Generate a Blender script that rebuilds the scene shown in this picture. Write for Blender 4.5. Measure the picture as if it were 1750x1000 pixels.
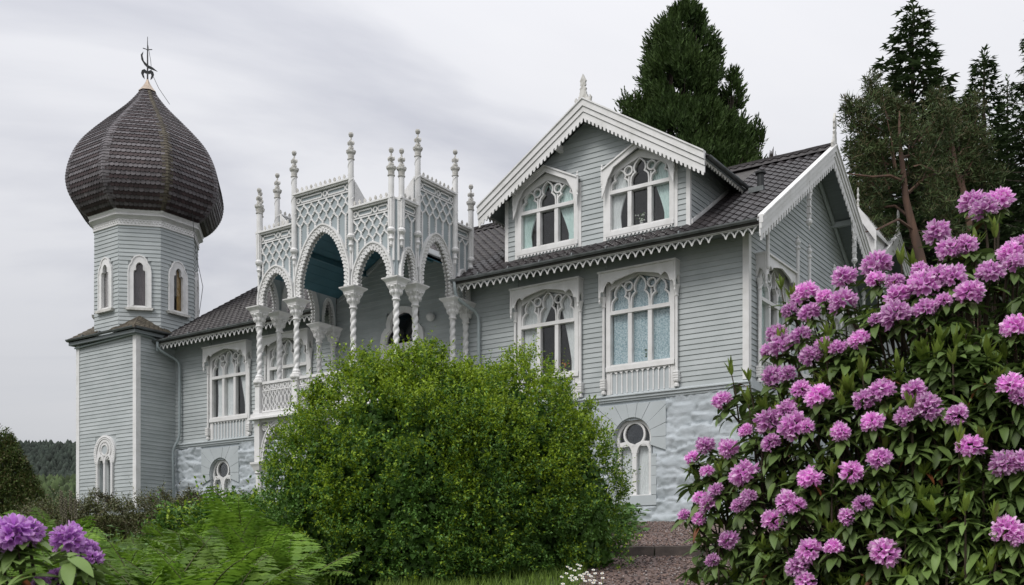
import bpy, math, random
import numpy as np
from mathutils import Vector, Matrix, noise

for o in list(bpy.data.objects):
    bpy.data.objects.remove(o)
SC = bpy.context.scene
COL = SC.collection
R = math.radians
random.seed(7)
EYE = 1.65                      # eye height above the ground at the camera

# ------------------------------------------------------------------ camera
cam_d = bpy.data.cameras.new('camera')
cam = bpy.data.objects.new('camera', cam_d)
COL.objects.link(cam)
cam.location = (0, 0, EYE)
cam.rotation_euler = (R(90), 0, 0)
cam_d.sensor_width = 36
cam_d.lens = 36.7
cam_d.shift_y = 0.2783
cam_d.clip_start = 0.1
cam_d.clip_end = 9000
cam_d.dof.use_dof = True
cam_d.dof.focus_distance = 24
cam_d.dof.aperture_fstop = 9.0
SC.camera = cam
FPX, CPX, HPX = 1784.0, 875.0, 987.0     # focal length, centre column and horizon row of the photograph


def at(px, py, d):
    """world point seen at photo pixel px,py and depth d"""
    return Vector(((px - CPX) / FPX * d, d, EYE + (HPX - py) / FPX * d))


# ------------------------------------------------------------------ sky and sun
SUN_EL, SUN_AZ = R(50), R(222)           # azimuth measured clockwise from +Y
w = bpy.data.worlds.new('World')
SC.world = w
w.use_nodes = True
nt = w.node_tree
nt.nodes.clear()


def N(nt, t, **k):
    n = nt.nodes.new(t)
    for a, b in k.items():
        if hasattr(n, a):
            setattr(n, a, b)
        else:
            n.inputs[a.replace('_', ' ')].default_value = b
    return n


L = nt.links.new
out = N(nt, 'ShaderNodeOutputWorld')
sky = N(nt, 'ShaderNodeTexSky', sky_type='NISHITA', sun_disc=False, sun_elevation=SUN_EL, sun_rotation=SUN_AZ)
tc = N(nt, 'ShaderNodeTexCoord')
sep = N(nt, 'ShaderNodeSeparateXYZ')
L(tc.outputs['Generated'], sep.inputs[0])
# project the view direction on a flat cloud deck
zz = N(nt, 'ShaderNodeMath', operation='MAXIMUM'); zz.inputs[1].default_value = 0.0
L(sep.outputs['Z'], zz.inputs[0])
za = N(nt, 'ShaderNodeMath', operation='ADD'); za.inputs[1].default_value = 0.16
L(zz.outputs[0], za.inputs[0])
dx = N(nt, 'ShaderNodeMath', operation='DIVIDE'); L(sep.outputs['X'], dx.inputs[0]); L(za.outputs[0], dx.inputs[1])
dy = N(nt, 'ShaderNodeMath', operation='DIVIDE'); L(sep.outputs['Y'], dy.inputs[0]); L(za.outputs[0], dy.inputs[1])
cb = N(nt, 'ShaderNodeCombineXYZ'); L(dx.outputs[0], cb.inputs[0]); L(dy.outputs[0], cb.inputs[1])
mp = N(nt, 'ShaderNodeMapping'); L(cb.outputs[0], mp.inputs[0])
mp.inputs['Rotation'].default_value = (0, 0, R(35))
mp.inputs['Scale'].default_value = (0.75, 1.1, 1)
mp.inputs['Location'].default_value = (0.35, 0.7, 0)
n1 = N(nt, 'ShaderNodeTexNoise', Scale=0.95, Detail=7.0, Roughness=0.52, Distortion=0.8)
L(mp.outputs[0], n1.inputs['Vector'])
n2 = N(nt, 'ShaderNodeTexNoise', Scale=0.3, Detail=2.0, Roughness=0.5)
L(mp.outputs[0], n2.inputs['Vector'])
ad = N(nt, 'ShaderNodeMath', operation='MULTIPLY_ADD'); L(n1.outputs[0], ad.inputs[0]); ad.inputs[1].default_value = 0.55
m2 = N(nt, 'ShaderNodeMath', operation='MULTIPLY'); L(n2.outputs[0], m2.inputs[0]); m2.inputs[1].default_value = 0.45
L(m2.outputs[0], ad.inputs[2])
rp = N(nt, 'ShaderNodeValToRGB')
e = rp.color_ramp.elements
e[0].position = 0.39; e[0].color = (0.415, 0.422, 0.462, 1)
e[1].position = 0.58; e[1].color = (0.605, 0.602, 0.618, 1)
x = rp.color_ramp.elements.new(0.47); x.color = (0.56, 0.562, 0.585, 1)
L(ad.outputs[0], rp.inputs[0])
# an overcast sky grows brighter towards the zenith
pw = N(nt, 'ShaderNodeMath', operation='POWER'); L(zz.outputs[0], pw.inputs[0]); pw.inputs[1].default_value = 2.6
el = N(nt, 'ShaderNodeMapRange'); L(pw.outputs[0], el.inputs[0])
lo = N(nt, 'ShaderNodeMapRange', interpolation_type='SMOOTHSTEP'); L(zz.outputs[0], lo.inputs[0]); lo.inputs['From Max'].default_value = 0.36; lo.inputs['To Min'].default_value = 0.70; lo.inputs['To Max'].default_value = 1.0
el.inputs['From Min'].default_value = 0.0; el.inputs['From Max'].default_value = 1.0
el.inputs['To Min'].default_value = 1.0; el.inputs['To Max'].default_value = 2.5
lm = N(nt, 'ShaderNodeMath', operation='MULTIPLY'); L(el.outputs[0], lm.inputs[0]); L(lo.outputs[0], lm.inputs[1])
vm = N(nt, 'ShaderNodeVectorMath', operation='SCALE'); L(rp.outputs[0], vm.inputs[0]); L(lm.outputs[0], vm.inputs['Scale'])
sm = N(nt, 'ShaderNodeVectorMath', operation='SCALE'); L(sky.outputs[0], sm.inputs[0]); sm.inputs['Scale'].default_value = 0.1
mx = N(nt, 'ShaderNodeMixRGB'); mx.inputs[0].default_value = 0.93
L(sm.outputs[0], mx.inputs[1]); L(vm.outputs[0], mx.inputs[2])
bg = N(nt, 'ShaderNodeBackground'); bg.inputs[1].default_value = 1.0
L(mx.outputs[0], bg.inputs[0]); L(bg.outputs[0], out.inputs[0])

sd = bpy.data.lights.new('sun', 'SUN')
sd.energy = 1.5
sd.angle = R(24)
sd.color = (1, 0.97, 0.93)
sun = bpy.data.objects.new('sun', sd)
COL.objects.link(sun)
sun.rotation_euler = (R(90) - SUN_EL, 0, -SUN_AZ + math.pi)
SC.view_settings.view_transform = 'Standard'
SC.view_settings.look = 'None'
SC.view_settings.exposure = 0.44
SC.view_settings.gamma = 1.0
SC.view_settings.use_curve_mapping = False


# ------------------------------------------------------------------ materials
MATS = {}


def mat(name, c1, c2=None, rough=0.6, scale=3.0, stretch=(1, 1, 1), rnd=0.0, isl=0.0, bump=0.0, bscale=None,
        spec=0.35, metal=0.0, transl=0.0, detail=5.0, contrast=(0.35, 0.65), c3=None):
    """procedural paint / tile / leaf material: two colours mixed by noise, a value shift per object or per piece"""
    m = bpy.data.materials.new(name); m.use_nodes = True
    t = m.node_tree; t.nodes.clear(); l = t.links.new
    o = N(t, 'ShaderNodeOutputMaterial')
    b = N(t, 'ShaderNodeBsdfPrincipled')
    b.inputs['Roughness'].default_value = rough
    b.inputs['Specular IOR Level'].default_value = spec
    b.inputs['Metallic'].default_value = metal
    tcn = N(t, 'ShaderNodeTexCoord'); mpn = N(t, 'ShaderNodeMapping')
    l(tcn.outputs['Object'], mpn.inputs[0]); mpn.inputs['Scale'].default_value = stretch
    oi = N(t, 'ShaderNodeObjectInfo')
    col = None
    if c2 is None:
        c2 = tuple(v * 0.85 for v in c1)
    nz = N(t, 'ShaderNodeTexNoise', Scale=scale, Detail=detail, Roughness=0.6)
    l(mpn.outputs[0], nz.inputs['Vector'])
    mr = N(t, 'ShaderNodeMapRange'); l(nz.outputs[0], mr.inputs[0])
    mr.inputs['From Min'].default_value = contrast[0]; mr.inputs['From Max'].default_value = contrast[1]
    mxn = N(t, 'ShaderNodeMixRGB'); l(mr.outputs[0], mxn.inputs[0])
    mxn.inputs[1].default_value = (*c1, 1); mxn.inputs[2].default_value = (*c2, 1)
    col = mxn.outputs[0]
    if rnd or isl:
        hs = N(t, 'ShaderNodeHueSaturation'); l(col, hs.inputs['Color'])
        val = None
        g = N(t, 'ShaderNodeNewGeometry')
        a1 = N(t, 'ShaderNodeMath', operation='MULTIPLY_ADD'); l(oi.outputs['Random'], a1.inputs[0])
        a1.inputs[1].default_value = rnd * 2; a1.inputs[2].default_value = 1 - rnd
        a2 = N(t, 'ShaderNodeMath', operation='MULTIPLY_ADD'); l(g.outputs['Random Per Island'], a2.inputs[0])
        a2.inputs[1].default_value = isl * 2; a2.inputs[2].default_value = -isl
        a3 = N(t, 'ShaderNodeMath', operation='ADD'); l(a1.outputs[0], a3.inputs[0]); l(a2.outputs[0], a3.inputs[1])
        l(a3.outputs[0], hs.inputs['Value'])
        col = hs.outputs[0]
        if c3 is not None:
            mm = N(t, 'ShaderNodeMixRGB'); gt = N(t, 'ShaderNodeMath', operation='GREATER_THAN')
            ml = N(t, 'ShaderNodeMath', operation='MULTIPLY'); ml.inputs[1].default_value = 7.31
            fr = N(t, 'ShaderNodeMath', operation='FRACT')
            l(g.outputs['Random Per Island'], ml.inputs[0]); l(ml.outputs[0], fr.inputs[0])
            l(fr.outputs[0], gt.inputs[0]); gt.inputs[1].default_value = 0.7
            l(gt.outputs[0], mm.inputs[0]); l(col, mm.inputs[1]); mm.inputs[2].default_value = (*c3, 1)
            col = mm.outputs[0]
    l(col, b.inputs['Base Color'])
    if bump:
        bn = N(t, 'ShaderNodeTexNoise', Scale=bscale or scale * 4, Detail=6.0, Roughness=0.65)
        l(mpn.outputs[0], bn.inputs['Vector'])
        bp = N(t, 'ShaderNodeBump', Strength=bump, Distance=0.02)
        l(bn.outputs[0], bp.inputs['Height']); l(bp.outputs[0], b.inputs['Normal'])
    sh = b.outputs[0]
    if transl:
        tr = N(t, 'ShaderNodeBsdfTranslucent'); l(col, tr.inputs[0])
        ms = N(t, 'ShaderNodeMixShader'); ms.inputs[0].default_value = transl
        l(sh, ms.inputs[1]); l(tr.outputs[0], ms.inputs[2]); sh = ms.outputs[0]
    l(sh, o.inputs[0])
    MATS[name] = m
    return m


def glass_mat(name, tint, gloss):
    m = bpy.data.materials.new(name); m.use_nodes = True
    t = m.node_tree; t.nodes.clear(); l = t.links.new
    o = N(t, 'ShaderNodeOutputMaterial')
    tr = N(t, 'ShaderNodeBsdfTransparent'); tr.inputs[0].default_value = (*tint, 1)
    gl = N(t, 'ShaderNodeBsdfGlossy'); gl.inputs['Roughness'].default_value = 0.03
    nz = N(t, 'ShaderNodeTexNoise', Scale=1.6, Detail=1.0)
    tcn = N(t, 'ShaderNodeTexCoord'); l(tcn.outputs['Object'], nz.inputs['Vector'])
    bp = N(t, 'ShaderNodeBump', Strength=0.12, Distance=0.05); l(nz.outputs[0], bp.inputs['Height']); l(bp.outputs[0], gl.inputs['Normal'])
    lw = N(t, 'ShaderNodeLayerWeight'); lw.inputs[0].default_value = 0.5
    p3 = N(t, 'ShaderNodeMath', operation='POWER'); l(lw.outputs['Facing'], p3.inputs[0]); p3.inputs[1].default_value = 3.0
    ma = N(t, 'ShaderNodeMath', operation='MULTIPLY_ADD'); l(p3.outputs[0], ma.inputs[0]); ma.inputs[1].default_value = 0.5; ma.inputs[2].default_value = gloss
    ms = N(t, 'ShaderNodeMixShader'); l(ma.outputs[0], ms.inputs[0]); l(tr.outputs[0], ms.inputs[1]); l(gl.outputs[0], ms.inputs[2])
    l(ms.outputs[0], o.inputs[0])
    MATS[name] = m
    return m


GREY = mat('grey_paint', (0.43, 0.460, 0.463), (0.355, 0.386, 0.388), rough=0.55, scale=1.6, stretch=(0.6, 1, 1.2), rnd=0.06, bump=0.08, bscale=30)
GREYL = mat('light_grey_paint', (0.45, 0.485, 0.50), (0.41, 0.445, 0.455), rough=0.6, scale=1.4, rnd=0.02, bump=0.15, bscale=18)
STONE = mat('painted_rubble', (0.47, 0.51, 0.54), (0.40, 0.44, 0.465), rough=0.75, scale=2.2, bump=0.5, bscale=14)
WHITE = mat('white_paint', (0.72, 0.715, 0.71), (0.61, 0.605, 0.59), rough=0.5, scale=2.6, rnd=0.04, bump=0.05, bscale=20, contrast=(0.42, 0.7))
WORN = mat('weathered_white_paint', (0.62, 0.61, 0.58), (0.34, 0.33, 0.30), rough=0.7, scale=5.0, bump=0.2, bscale=20, contrast=(0.42, 0.66))
BLUEP = mat('blue_grey_panel_paint', (0.34, 0.385, 0.40), (0.30, 0.345, 0.36), rough=0.6, scale=2.0)
TEAL = mat('teal_ceiling_paint', (0.06, 0.15, 0.19), (0.05, 0.125, 0.16), rough=0.5, scale=1.5, rnd=0.06)
TILE = mat('glazed_dark_tile', (0.024, 0.020, 0.021), (0.040, 0.035, 0.036), rough=0.45, scale=1.2, rnd=0.25, isl=0.3, bump=0.1, bscale=9, spec=0.32)
SLATE_R = mat('maroon_shingle', (0.048, 0.029, 0.029), (0.030, 0.020, 0.021), rough=0.55, scale=2.0, rnd=0.3, isl=0.28, bump=0.3, bscale=16)
SLATE_G = mat('grey_shingle', (0.145, 0.132, 0.138), (0.07, 0.062, 0.066), rough=0.5, scale=2.0, rnd=0.3, isl=0.28, bump=0.3, bscale=16)
MOSSY = mat('mossy_shingle', (0.12, 0.105, 0.075), (0.075, 0.063, 0.05), rough=0.8, scale=4.0, rnd=0.2, isl=0.2, bump=0.4, bscale=14)
METAL = mat('dull_zinc', (0.20, 0.215, 0.22), (0.12, 0.13, 0.13), rough=0.45, scale=3.0, metal=0.4)
COPPER = mat('copper_cap', (0.50, 0.40, 0.30), (0.38, 0.31, 0.25), rough=0.35, metal=0.7)
IRON = mat('black_iron', (0.025, 0.027, 0.028), rough=0.5)
PIPE = mat('grey_painted_pipe', (0.36, 0.41, 0.42), (0.31, 0.355, 0.365), rough=0.4)
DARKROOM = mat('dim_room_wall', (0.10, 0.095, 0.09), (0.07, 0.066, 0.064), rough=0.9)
PORCEL = mat('white_globe', (0.62, 0.63, 0.62), rough=0.25)
DRAPE = mat('white_voile', (0.86, 0.87, 0.87), (0.70, 0.72, 0.72), rough=0.9, scale=9, stretch=(4, 4, 1))
DRAPE_G = mat('pale_green_voile', (0.72, 0.85, 0.82), (0.55, 0.70, 0.67), rough=0.9, scale=9, stretch=(4, 4, 1))
LACE = mat('blue_lace', (0.60, 0.70, 0.735), (0.30, 0.42, 0.47), rough=0.9, scale=26, detail=3, contrast=(0.44, 0.56))
BLIND = mat('pinkish_blind', (0.42, 0.39, 0.39), (0.36, 0.33, 0.33), rough=0.9)
TANB = mat('tan_blind', (0.42, 0.27, 0.10), (0.33, 0.2, 0.07), rough=0.8)
GLASS = glass_mat('window_glass', (0.93, 0.94, 0.94), 0.035)
GLASSD = glass_mat('leaded_glass', (0.42, 0.43, 0.45), 0.10)


# ------------------------------------------------------------------ mesh helpers
class MB:
    def __init__(s):
        s.v = []; s.f = []

    def add(s, vs, fs):
        n = len(s.v)
        s.v += [tuple(p) for p in vs]
        s.f += [tuple(i + n for i in q) for q in fs]
        return s

    def box(s, x0, x1, y0, y1, z0, z1):
        return s.add([(x0, y0, z0), (x1, y0, z0), (x1, y1, z0), (x0, y1, z0), (x0, y0, z1), (x1, y0, z1), (x1, y1, z1), (x0, y1, z1)],
                     [(0, 3, 2, 1), (4, 5, 6, 7), (0, 1, 5, 4), (1, 2, 6, 5), (2, 3, 7, 6), (3, 0, 4, 7)])

    def prism(s, pts, d0, d1, axis='y'):
        """polygon in the (x,z) plane pushed from y=d0 to y=d1; axis='x' maps the polygon's first coordinate to y"""
        n = len(pts)
        if axis == 'y':
            v = [(a, d0, b) for a, b in pts] + [(a, d1, b) for a, b in pts]
        elif axis == 'x':
            v = [(d0, a, b) for a, b in pts] + [(d1, a, b) for a, b in pts]
        else:
            v = [(a, b, d0) for a, b in pts] + [(a, b, d1) for a, b in pts]
        f = [tuple(range(n)), tuple(range(2 * n - 1, n - 1, -1))]
        f += [(i, i + n, (i + 1) % n + n, (i + 1) % n) for i in range(n)]
        return s.add(v, f)

    def strip(s, A, B, d0, d1, closed=False):
        """band between two polylines of the (x,z) plane, pushed from y=d0 to y=d1"""
        n = len(A)
        v = [(a, d0, b) for a, b in A] + [(a, d0, b) for a, b in B] + [(a, d1, b) for a, b in A] + [(a, d1, b) for a, b in B]
        f = []
        for i in range(n if closed else n - 1):
            j = (i + 1) % n
            f += [(i, j, n + j, n + i), (2 * n + i, 3 * n + i, 3 * n + j, 2 * n + j), (i, 2 * n + i, 2 * n + j, j), (n + i, n + j, 3 * n + j, 3 * n + i)]
        if not closed:
            f += [(0, n, 3 * n, 2 * n), (n - 1, 3 * n - 1, 4 * n - 1, 2 * n - 1)]
            f[-1] = (n - 1, 3 * n - 1, 4 * n - 1, 2 * n - 1)
        return s.add(v, f)

    def bar(s, pts, w, d0, d1, closed=False):
        n = len(pts); A = []; B = []
        for i, (a, b) in enumerate(pts):
            p = pts[i - 1] if (i > 0 or closed) else pts[i]
            q = pts[(i + 1) % n] if (i < n - 1 or closed) else pts[i]
            dx_, dz_ = q[0] - p[0], q[1] - p[1]
            l = math.hypot(dx_, dz_) or 1
            nx, nz_ = -dz_ / l * w / 2, dx_ / l * w / 2
            A.append((a + nx, b + nz_)); B.append((a - nx, b - nz_))
        return s.strip(A, B, d0, d1, closed)

    def ring(s, cx, cz, r, w, d0, d1, n=16):
        return s.bar([(cx + r * math.cos(2 * math.pi * i / n), cz + r * math.sin(2 * math.pi * i / n)) for i in range(n)], w, d0, d1, True)

    def lathe(s, prof, cx=0, cy=0, n=10, rot=0.0, cap=True):
        v = []; f = []
        for r, z in prof:
            for k in range(n):
                a = 2 * math.pi * k / n + rot
                v.append((cx + r * math.cos(a), cy + r * math.sin(a), z))
        for i in range(len(prof) - 1):
            for k in range(n):
                f.append((i * n + k, i * n + (k + 1) % n, (i + 1) * n + (k + 1) % n, (i + 1) * n + k))
        if cap:
            f.append(tuple(range(n - 1, -1, -1))); m_ = (len(prof) - 1) * n
            f.append(tuple(range(m_, m_ + n)))
        return s.add(v, f)

    def tube(s, pts, r, n=6):
        pts = [Vector(p) for p in pts]
        rs = r if isinstance(r, (list, tuple)) else [r] * len(pts)
        v = []; f = []
        up = Vector((0.13, 0.29, 0.95))
        for i, p in enumerate(pts):
            t = (pts[min(i + 1, len(pts) - 1)] - pts[max(i - 1, 0)]).normalized()
            a = t.cross(up)
            if a.length < 0.05: a = t.cross(Vector((1, 0, 0)))
            a.normalize(); b = t.cross(a)
            for k in range(n):
                c = 2 * math.pi * k / n
                v.append(p + rs[i] * (math.cos(c) * a + math.sin(c) * b))
        for i in range(len(pts) - 1):
            for k in range(n):
                f.append((i * n + k, i * n + (k + 1) % n, (i + 1) * n + (k + 1) % n, (i + 1) * n + k))
        f.append(tuple(range(n - 1, -1, -1))); m_ = (len(pts) - 1) * n
        f.append(tuple(range(m_, m_ + n)))
        return s.add(v, f)

    def mesh(s, name, m=None, smooth=False):
        me = bpy.data.meshes.new(name)
        me.from_pydata(s.v, [], s.f)
        if m is not None: me.materials.append(m)
        if smooth:
            me.polygons.foreach_set('use_smooth', [True] * len(me.polygons))
        me.update()
        return me

    def build(s, name, m, parent=None, loc=(0, 0, 0), rz=0.0, smooth=False, kind=None):
        o = bpy.data.objects.new(name, s.mesh(name, m, smooth))
        return place(o, parent, loc, rz, kind)


def place(o, parent=None, loc=(0, 0, 0), rz=0.0, kind=None):
    COL.objects.link(o)
    o.parent = parent
    o.location = loc
    o.rotation_euler = (0, 0, rz)
    if kind: o['kind'] = kind
    return o


def thing(name, label, cat, loc=(0, 0, 0), rz=0.0, group=None):
    o = bpy.data.objects.new(name, None)
    o.empty_display_size = 0.3
    place(o, None, loc, rz)
    return tag(o, label, cat, group)


def tag(o, label, cat, group=None):
    o['label'] = label; o['category'] = cat
    if group: o['group'] = group
    return o


def inst(name, me, parent, M, kind=None):
    o = bpy.data.objects.new(name, me)
    COL.objects.link(o)
    o.parent = parent
    o.matrix_local = M
    if kind: o['kind'] = kind
    return o


def np_mesh(name, V, F, mats, midx=None, smooth=False):
    """mesh from numpy arrays; F is (n,3) or (n,4)"""
    V = np.asarray(V, dtype=np.float32); F = np.asarray(F, dtype=np.int32)
    k = F.shape[1]
    me = bpy.data.meshes.new(name)
    me.vertices.add(len(V)); me.vertices.foreach_set('co', V.ravel())
    me.loops.add(F.size); me.loops.foreach_set('vertex_index', F.ravel())
    me.polygons.add(len(F)); me.polygons.foreach_set('loop_start', np.arange(0, F.size, k, dtype=np.int32))
    for m in (mats if isinstance(mats, (list, tuple)) else [mats]):
        me.materials.append(m)
    if midx is not None: me.polygons.foreach_set('material_index', np.asarray(midx, dtype=np.int32))
    if smooth: me.polygons.foreach_set('use_smooth', np.ones(len(F), dtype=bool))
    me.update(calc_edges=True)
    return me


# ------------------------------------------------------------------ ground
def sstep(a, b, t):
    t = min(1, max(0, (t - a) / (b - a)))
    return t * t * (3 - 2 * t)


def gz(x, y):
    """height of the ground: a slope up to the terrace on which the villa stands"""
    if y < 16.8: z = 0.05 + 0.115 * max(y, -40)
    elif y < 28:
        k = 0.15 * (1 - sstep(2.2, 4.5, abs(x - 0.135 * y)))      # the bank is stepped only at the path
        z = 0.05 + 0.115 * 16.8 + k + (y - 16.8) * (1.176 - k) / 11.2
    else: z = 0.05 + 1.932 + 1.176 + min(y - 28, 60) * 0.004
    # the left side falls away behind the tower into the valley
    z -= 30 * sstep(60, 260, y) * sstep(5, -60, x)
    z += 0.05 * noise.noise(Vector((x * 0.35, y * 0.35, 0))) * sstep(3, 8, y)
    return z


ys = sorted(set([round(v, 2) for v in list(np.arange(-40, 0, 5)) + list(np.arange(0, 16.7, 0.8)) + [16.72, 16.88] + list(np.arange(17.4, 30, 0.9)) + list(np.arange(32, 80, 6)) + list(np.arange(90, 300, 25)) + [400, 700, 1200, 2500, 4500]]))
xs = sorted(set([round(v, 2) for v in [-4500, -2000, -900, -400, -250, -160, -100, -70, -50, -40] + list(np.arange(-32, 20.1, 0.9)) + [24, 30, 40, 60, 90, 140, 250, 500, 1200, 2500, 4500]]))
GV = np.array([(x_, y_, gz(x_, y_)) for y_ in ys for x_ in xs])
nx = len(xs)
GF = np.array([(j * nx + i, j * nx + i + 1, (j + 1) * nx + i + 1, (j + 1) * nx + i) for j in range(len(ys) - 1) for i in range(nx - 1)])
SOIL = mat('grass_and_soil', (0.045, 0.065, 0.02), (0.03, 0.035, 0.015), rough=0.95, scale=1.5, bump=0.6, bscale=9)
g = bpy.data.objects.new('ground', np_mesh('ground', GV, GF, SOIL, smooth=True)); place(g, kind='structure')


def strip_sheet(name, rows, m, lift, kind='structure'):
    """rows: (y, x0, x1); a sheet laid on the ground"""
    V = []; k = 10
    for y_, a, b in rows:
        for i in range(k + 1):
            x_ = a + (b - a) * i / k
            V.append((x_, y_, gz(x_, y_) + lift))
    F = [(j * (k + 1) + i, j * (k + 1) + i + 1, (j + 1) * (k + 1) + i + 1, (j + 1) * (k + 1) + i) for j in range(len(rows) - 1) for i in range(k)]
    o = bpy.data.objects.new(name, np_mesh(name, V, F, m, smooth=True))
    return place(o, kind=kind)


GRAVEL = mat('reddish_gravel', (0.20, 0.140, 0.122), (0.085, 0.062, 0.055), rough=0.95, scale=22, detail=8, bump=1.0, bscale=40, contrast=(0.38, 0.62))
HX, HY_ = Vector((0.82446, -0.56592, 0)), Vector((0.56592, 0.82446, 0))
VROOT = Vector((6.2573, 27.7, EYE + 1.522))
VRZ = math.atan2(-0.56592, 0.82446)


def hw(x, y, z=0):
    """villa coordinates to world"""
    return VROOT + HX * x + HY_ * y + Vector((0, 0, z))


def path_edges(y):
    c = 0.135 * y + 0.02 * math.sin(y)
    wl = 0.75 + 0.02 * y; wr = 0.95 + 0.02 * y
    if y > 17: wl += 0.10 * (y - 17); wr += 0.35 * (y - 17)
    return c - wl, c + wr


rows_lo = [(y_, *path_edges(y_)) for y_ in np.arange(3, 16.7, 0.6)] + [(16.72, *path_edges(16.72))]
rows_hi = [(16.95, *path_edges(16.95))] + [(y_, *path_edges(y_)) for y_ in np.arange(17.4, 27.9, 0.6)]
strip_sheet('gravel_path', rows_lo, GRAVEL, 0.012)
strip_sheet('gravel_path', rows_hi, GRAVEL, 0.012)

# ================================================================== building helpers
def clad(parent, x0, x1, z0, z1, holes, loc=(0, 0, 0), rz=0.0, pitch=0.145, clip=None, m=None, seg=5.2):
    """lapped boards on a wall facing local -y; every board is a part of its own"""
    rnd = random.Random(int((x0 * 31 + z0 * 17 + loc[0] * 7) * 10))
    n = int(round((z1 - z0) / pitch)); p = (z1 - z0) / n
    for j in range(n):
        a, b = z0 + j * p, z0 + (j + 1) * p
        lo0, hi0 = clip(a) if clip else (x0, x1)
        lo1, hi1 = clip(b) if clip else (x0, x1)
        if hi0 - lo0 < 0.05: continue
        if hi1 < lo1: lo1 = hi1 = (lo1 + hi1) / 2
        spans = [(lo0, hi0)]
        for (h0, h1, hz0, hz1) in holes:
            if b <= hz0 + 0.02 or a >= hz1 - 0.02: continue
            ns = []
            for s0, s1 in spans:
                if h1 <= s0 or h0 >= s1: ns.append((s0, s1)); continue
                if h0 > s0 + 0.02: ns.append((s0, h0))
                if h1 < s1 - 0.02: ns.append((h1, s1))
            spans = ns
        fin = []
        for s0, s1 in spans:
            if s1 - s0 > seg:
                c = s0 + (s1 - s0) * rnd.uniform(0.3, 0.7)
                fin += [(s0, c - 0.002), (c + 0.002, s1)]
            else: fin.append((s0, s1))
        for s0, s1 in fin:
            t0 = lo1 if abs(s0 - lo0) < 1e-6 else s0
            t1 = hi1 if abs(s1 - hi0) < 1e-6 else s1
            dz = rnd.uniform(-0.002, 0.002); q = rnd.uniform(0, 0.003)
            zb = a - 0.006 + dz
            v = [(s0, -0.030 - q, zb), (s1, -0.030 - q, zb), (s1, -0.001, zb), (s0, -0.001, zb),
                 (t0, -0.008, b), (t1, -0.008, b), (t1, -0.001, b), (t0, -0.001, b)]
            MB().add(v, [(0, 3, 2, 1), (4, 5, 6, 7), (0, 1, 5, 4), (1, 2, 6, 5), (2, 3, 7, 6), (3, 0, 4, 7)]).build('plank', m or GREY, parent, loc, rz)


def holed(x0, x1, z0, z1, holes, y0=0.0, y1=0.14, mb=None):
    """wall slab with rectangular openings"""
    mb = mb or MB()
    xs_ = sorted({x0, x1, *[max(x0, min(x1, h[i])) for h in holes for i in (0, 1)]})
    zs_ = sorted({z0, z1, *[max(z0, min(z1, h[i])) for h in holes for i in (2, 3)]})
    for i in range(len(xs_) - 1):
        cx = (xs_[i] + xs_[i + 1]) / 2
        run = None
        for j in range(len(zs_) - 1):
            cz = (zs_[j] + zs_[j + 1]) / 2
            solid = not any(h[0] < cx < h[1] and h[2] < cz < h[3] for h in holes)
            if solid and run is None: run = zs_[j]
            if (not solid) and run is not None: mb.box(xs_[i], xs_[i + 1], y0, y1, run, zs_[j]); run = None
        if run is not None: mb.box(xs_[i], xs_[i + 1], y0, y1, run, z1)
    return mb


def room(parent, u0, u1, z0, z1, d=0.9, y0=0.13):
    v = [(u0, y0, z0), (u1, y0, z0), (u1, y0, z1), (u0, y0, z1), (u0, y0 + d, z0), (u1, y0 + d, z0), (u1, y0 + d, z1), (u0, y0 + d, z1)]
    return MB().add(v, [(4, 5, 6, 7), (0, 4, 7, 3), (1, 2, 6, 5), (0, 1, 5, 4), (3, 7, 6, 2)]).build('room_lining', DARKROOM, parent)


def curtain(parent, u0, u1, z0, z1, m, y=0.085, mode='full', folds=9, amp=0.02):
    V = []; F = []; nu, nz = folds * 4, 14
    for j in range(nz + 1):
        t = j / nz
        for i in range(nu + 1):
            s = i / nu
            if mode == 'full': a, b = u0, u1
            elif mode == 'left':      # gathered towards u0 low down
                k = 0.30 + 0.70 * max(0, (t - 0.22) / 0.78) ** 1.4 if t > 0.22 else 0.30 + 0.25 * (0.22 - t)
                a, b = u0, u0 + (u1 - u0) * k
            else:
                k = 0.28 + 0.72 * max(0, (t - 0.12) / 0.88) ** 1.2
                a, b = u1 - (u1 - u0) * k, u1
            V.append((a + (b - a) * s, y + amp * math.sin(s * folds * 6.283 + 1.3 * math.sin(3 * t)) + 0.4 * amp * math.sin(s * 31 + 5 * t), z0 + (z1 - z0) * t))
    for j in range(nz):
        for i in range(nu):
            q = j * (nu + 1) + i
            F.append((q, q + 1, q + nu + 2, q + nu + 1))
    return MB().add(V, F).build('curtain', m, parent, smooth=True)


def trefoil(c, hw_, zb, zt):
    """outline of a cusped light head, from the left foot over the top to the right foot"""
    h = zt - zb
    half = [(hw_, 0), (hw_, 0.20), (hw_ * 0.93, 0.36), (hw_ * 0.66, 0.47), (hw_ * 0.50, 0.50), (hw_ * 0.62, 0.58), (hw_ * 0.64, 0.70), (hw_ * 0.50, 0.83), (hw_ * 0.24, 0.93), (0, 1.0)]
    return [(c - a, zb + b * h) for a, b in half] + [(c + a, zb + b * h) for a, b in half[-2::-1]]


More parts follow.
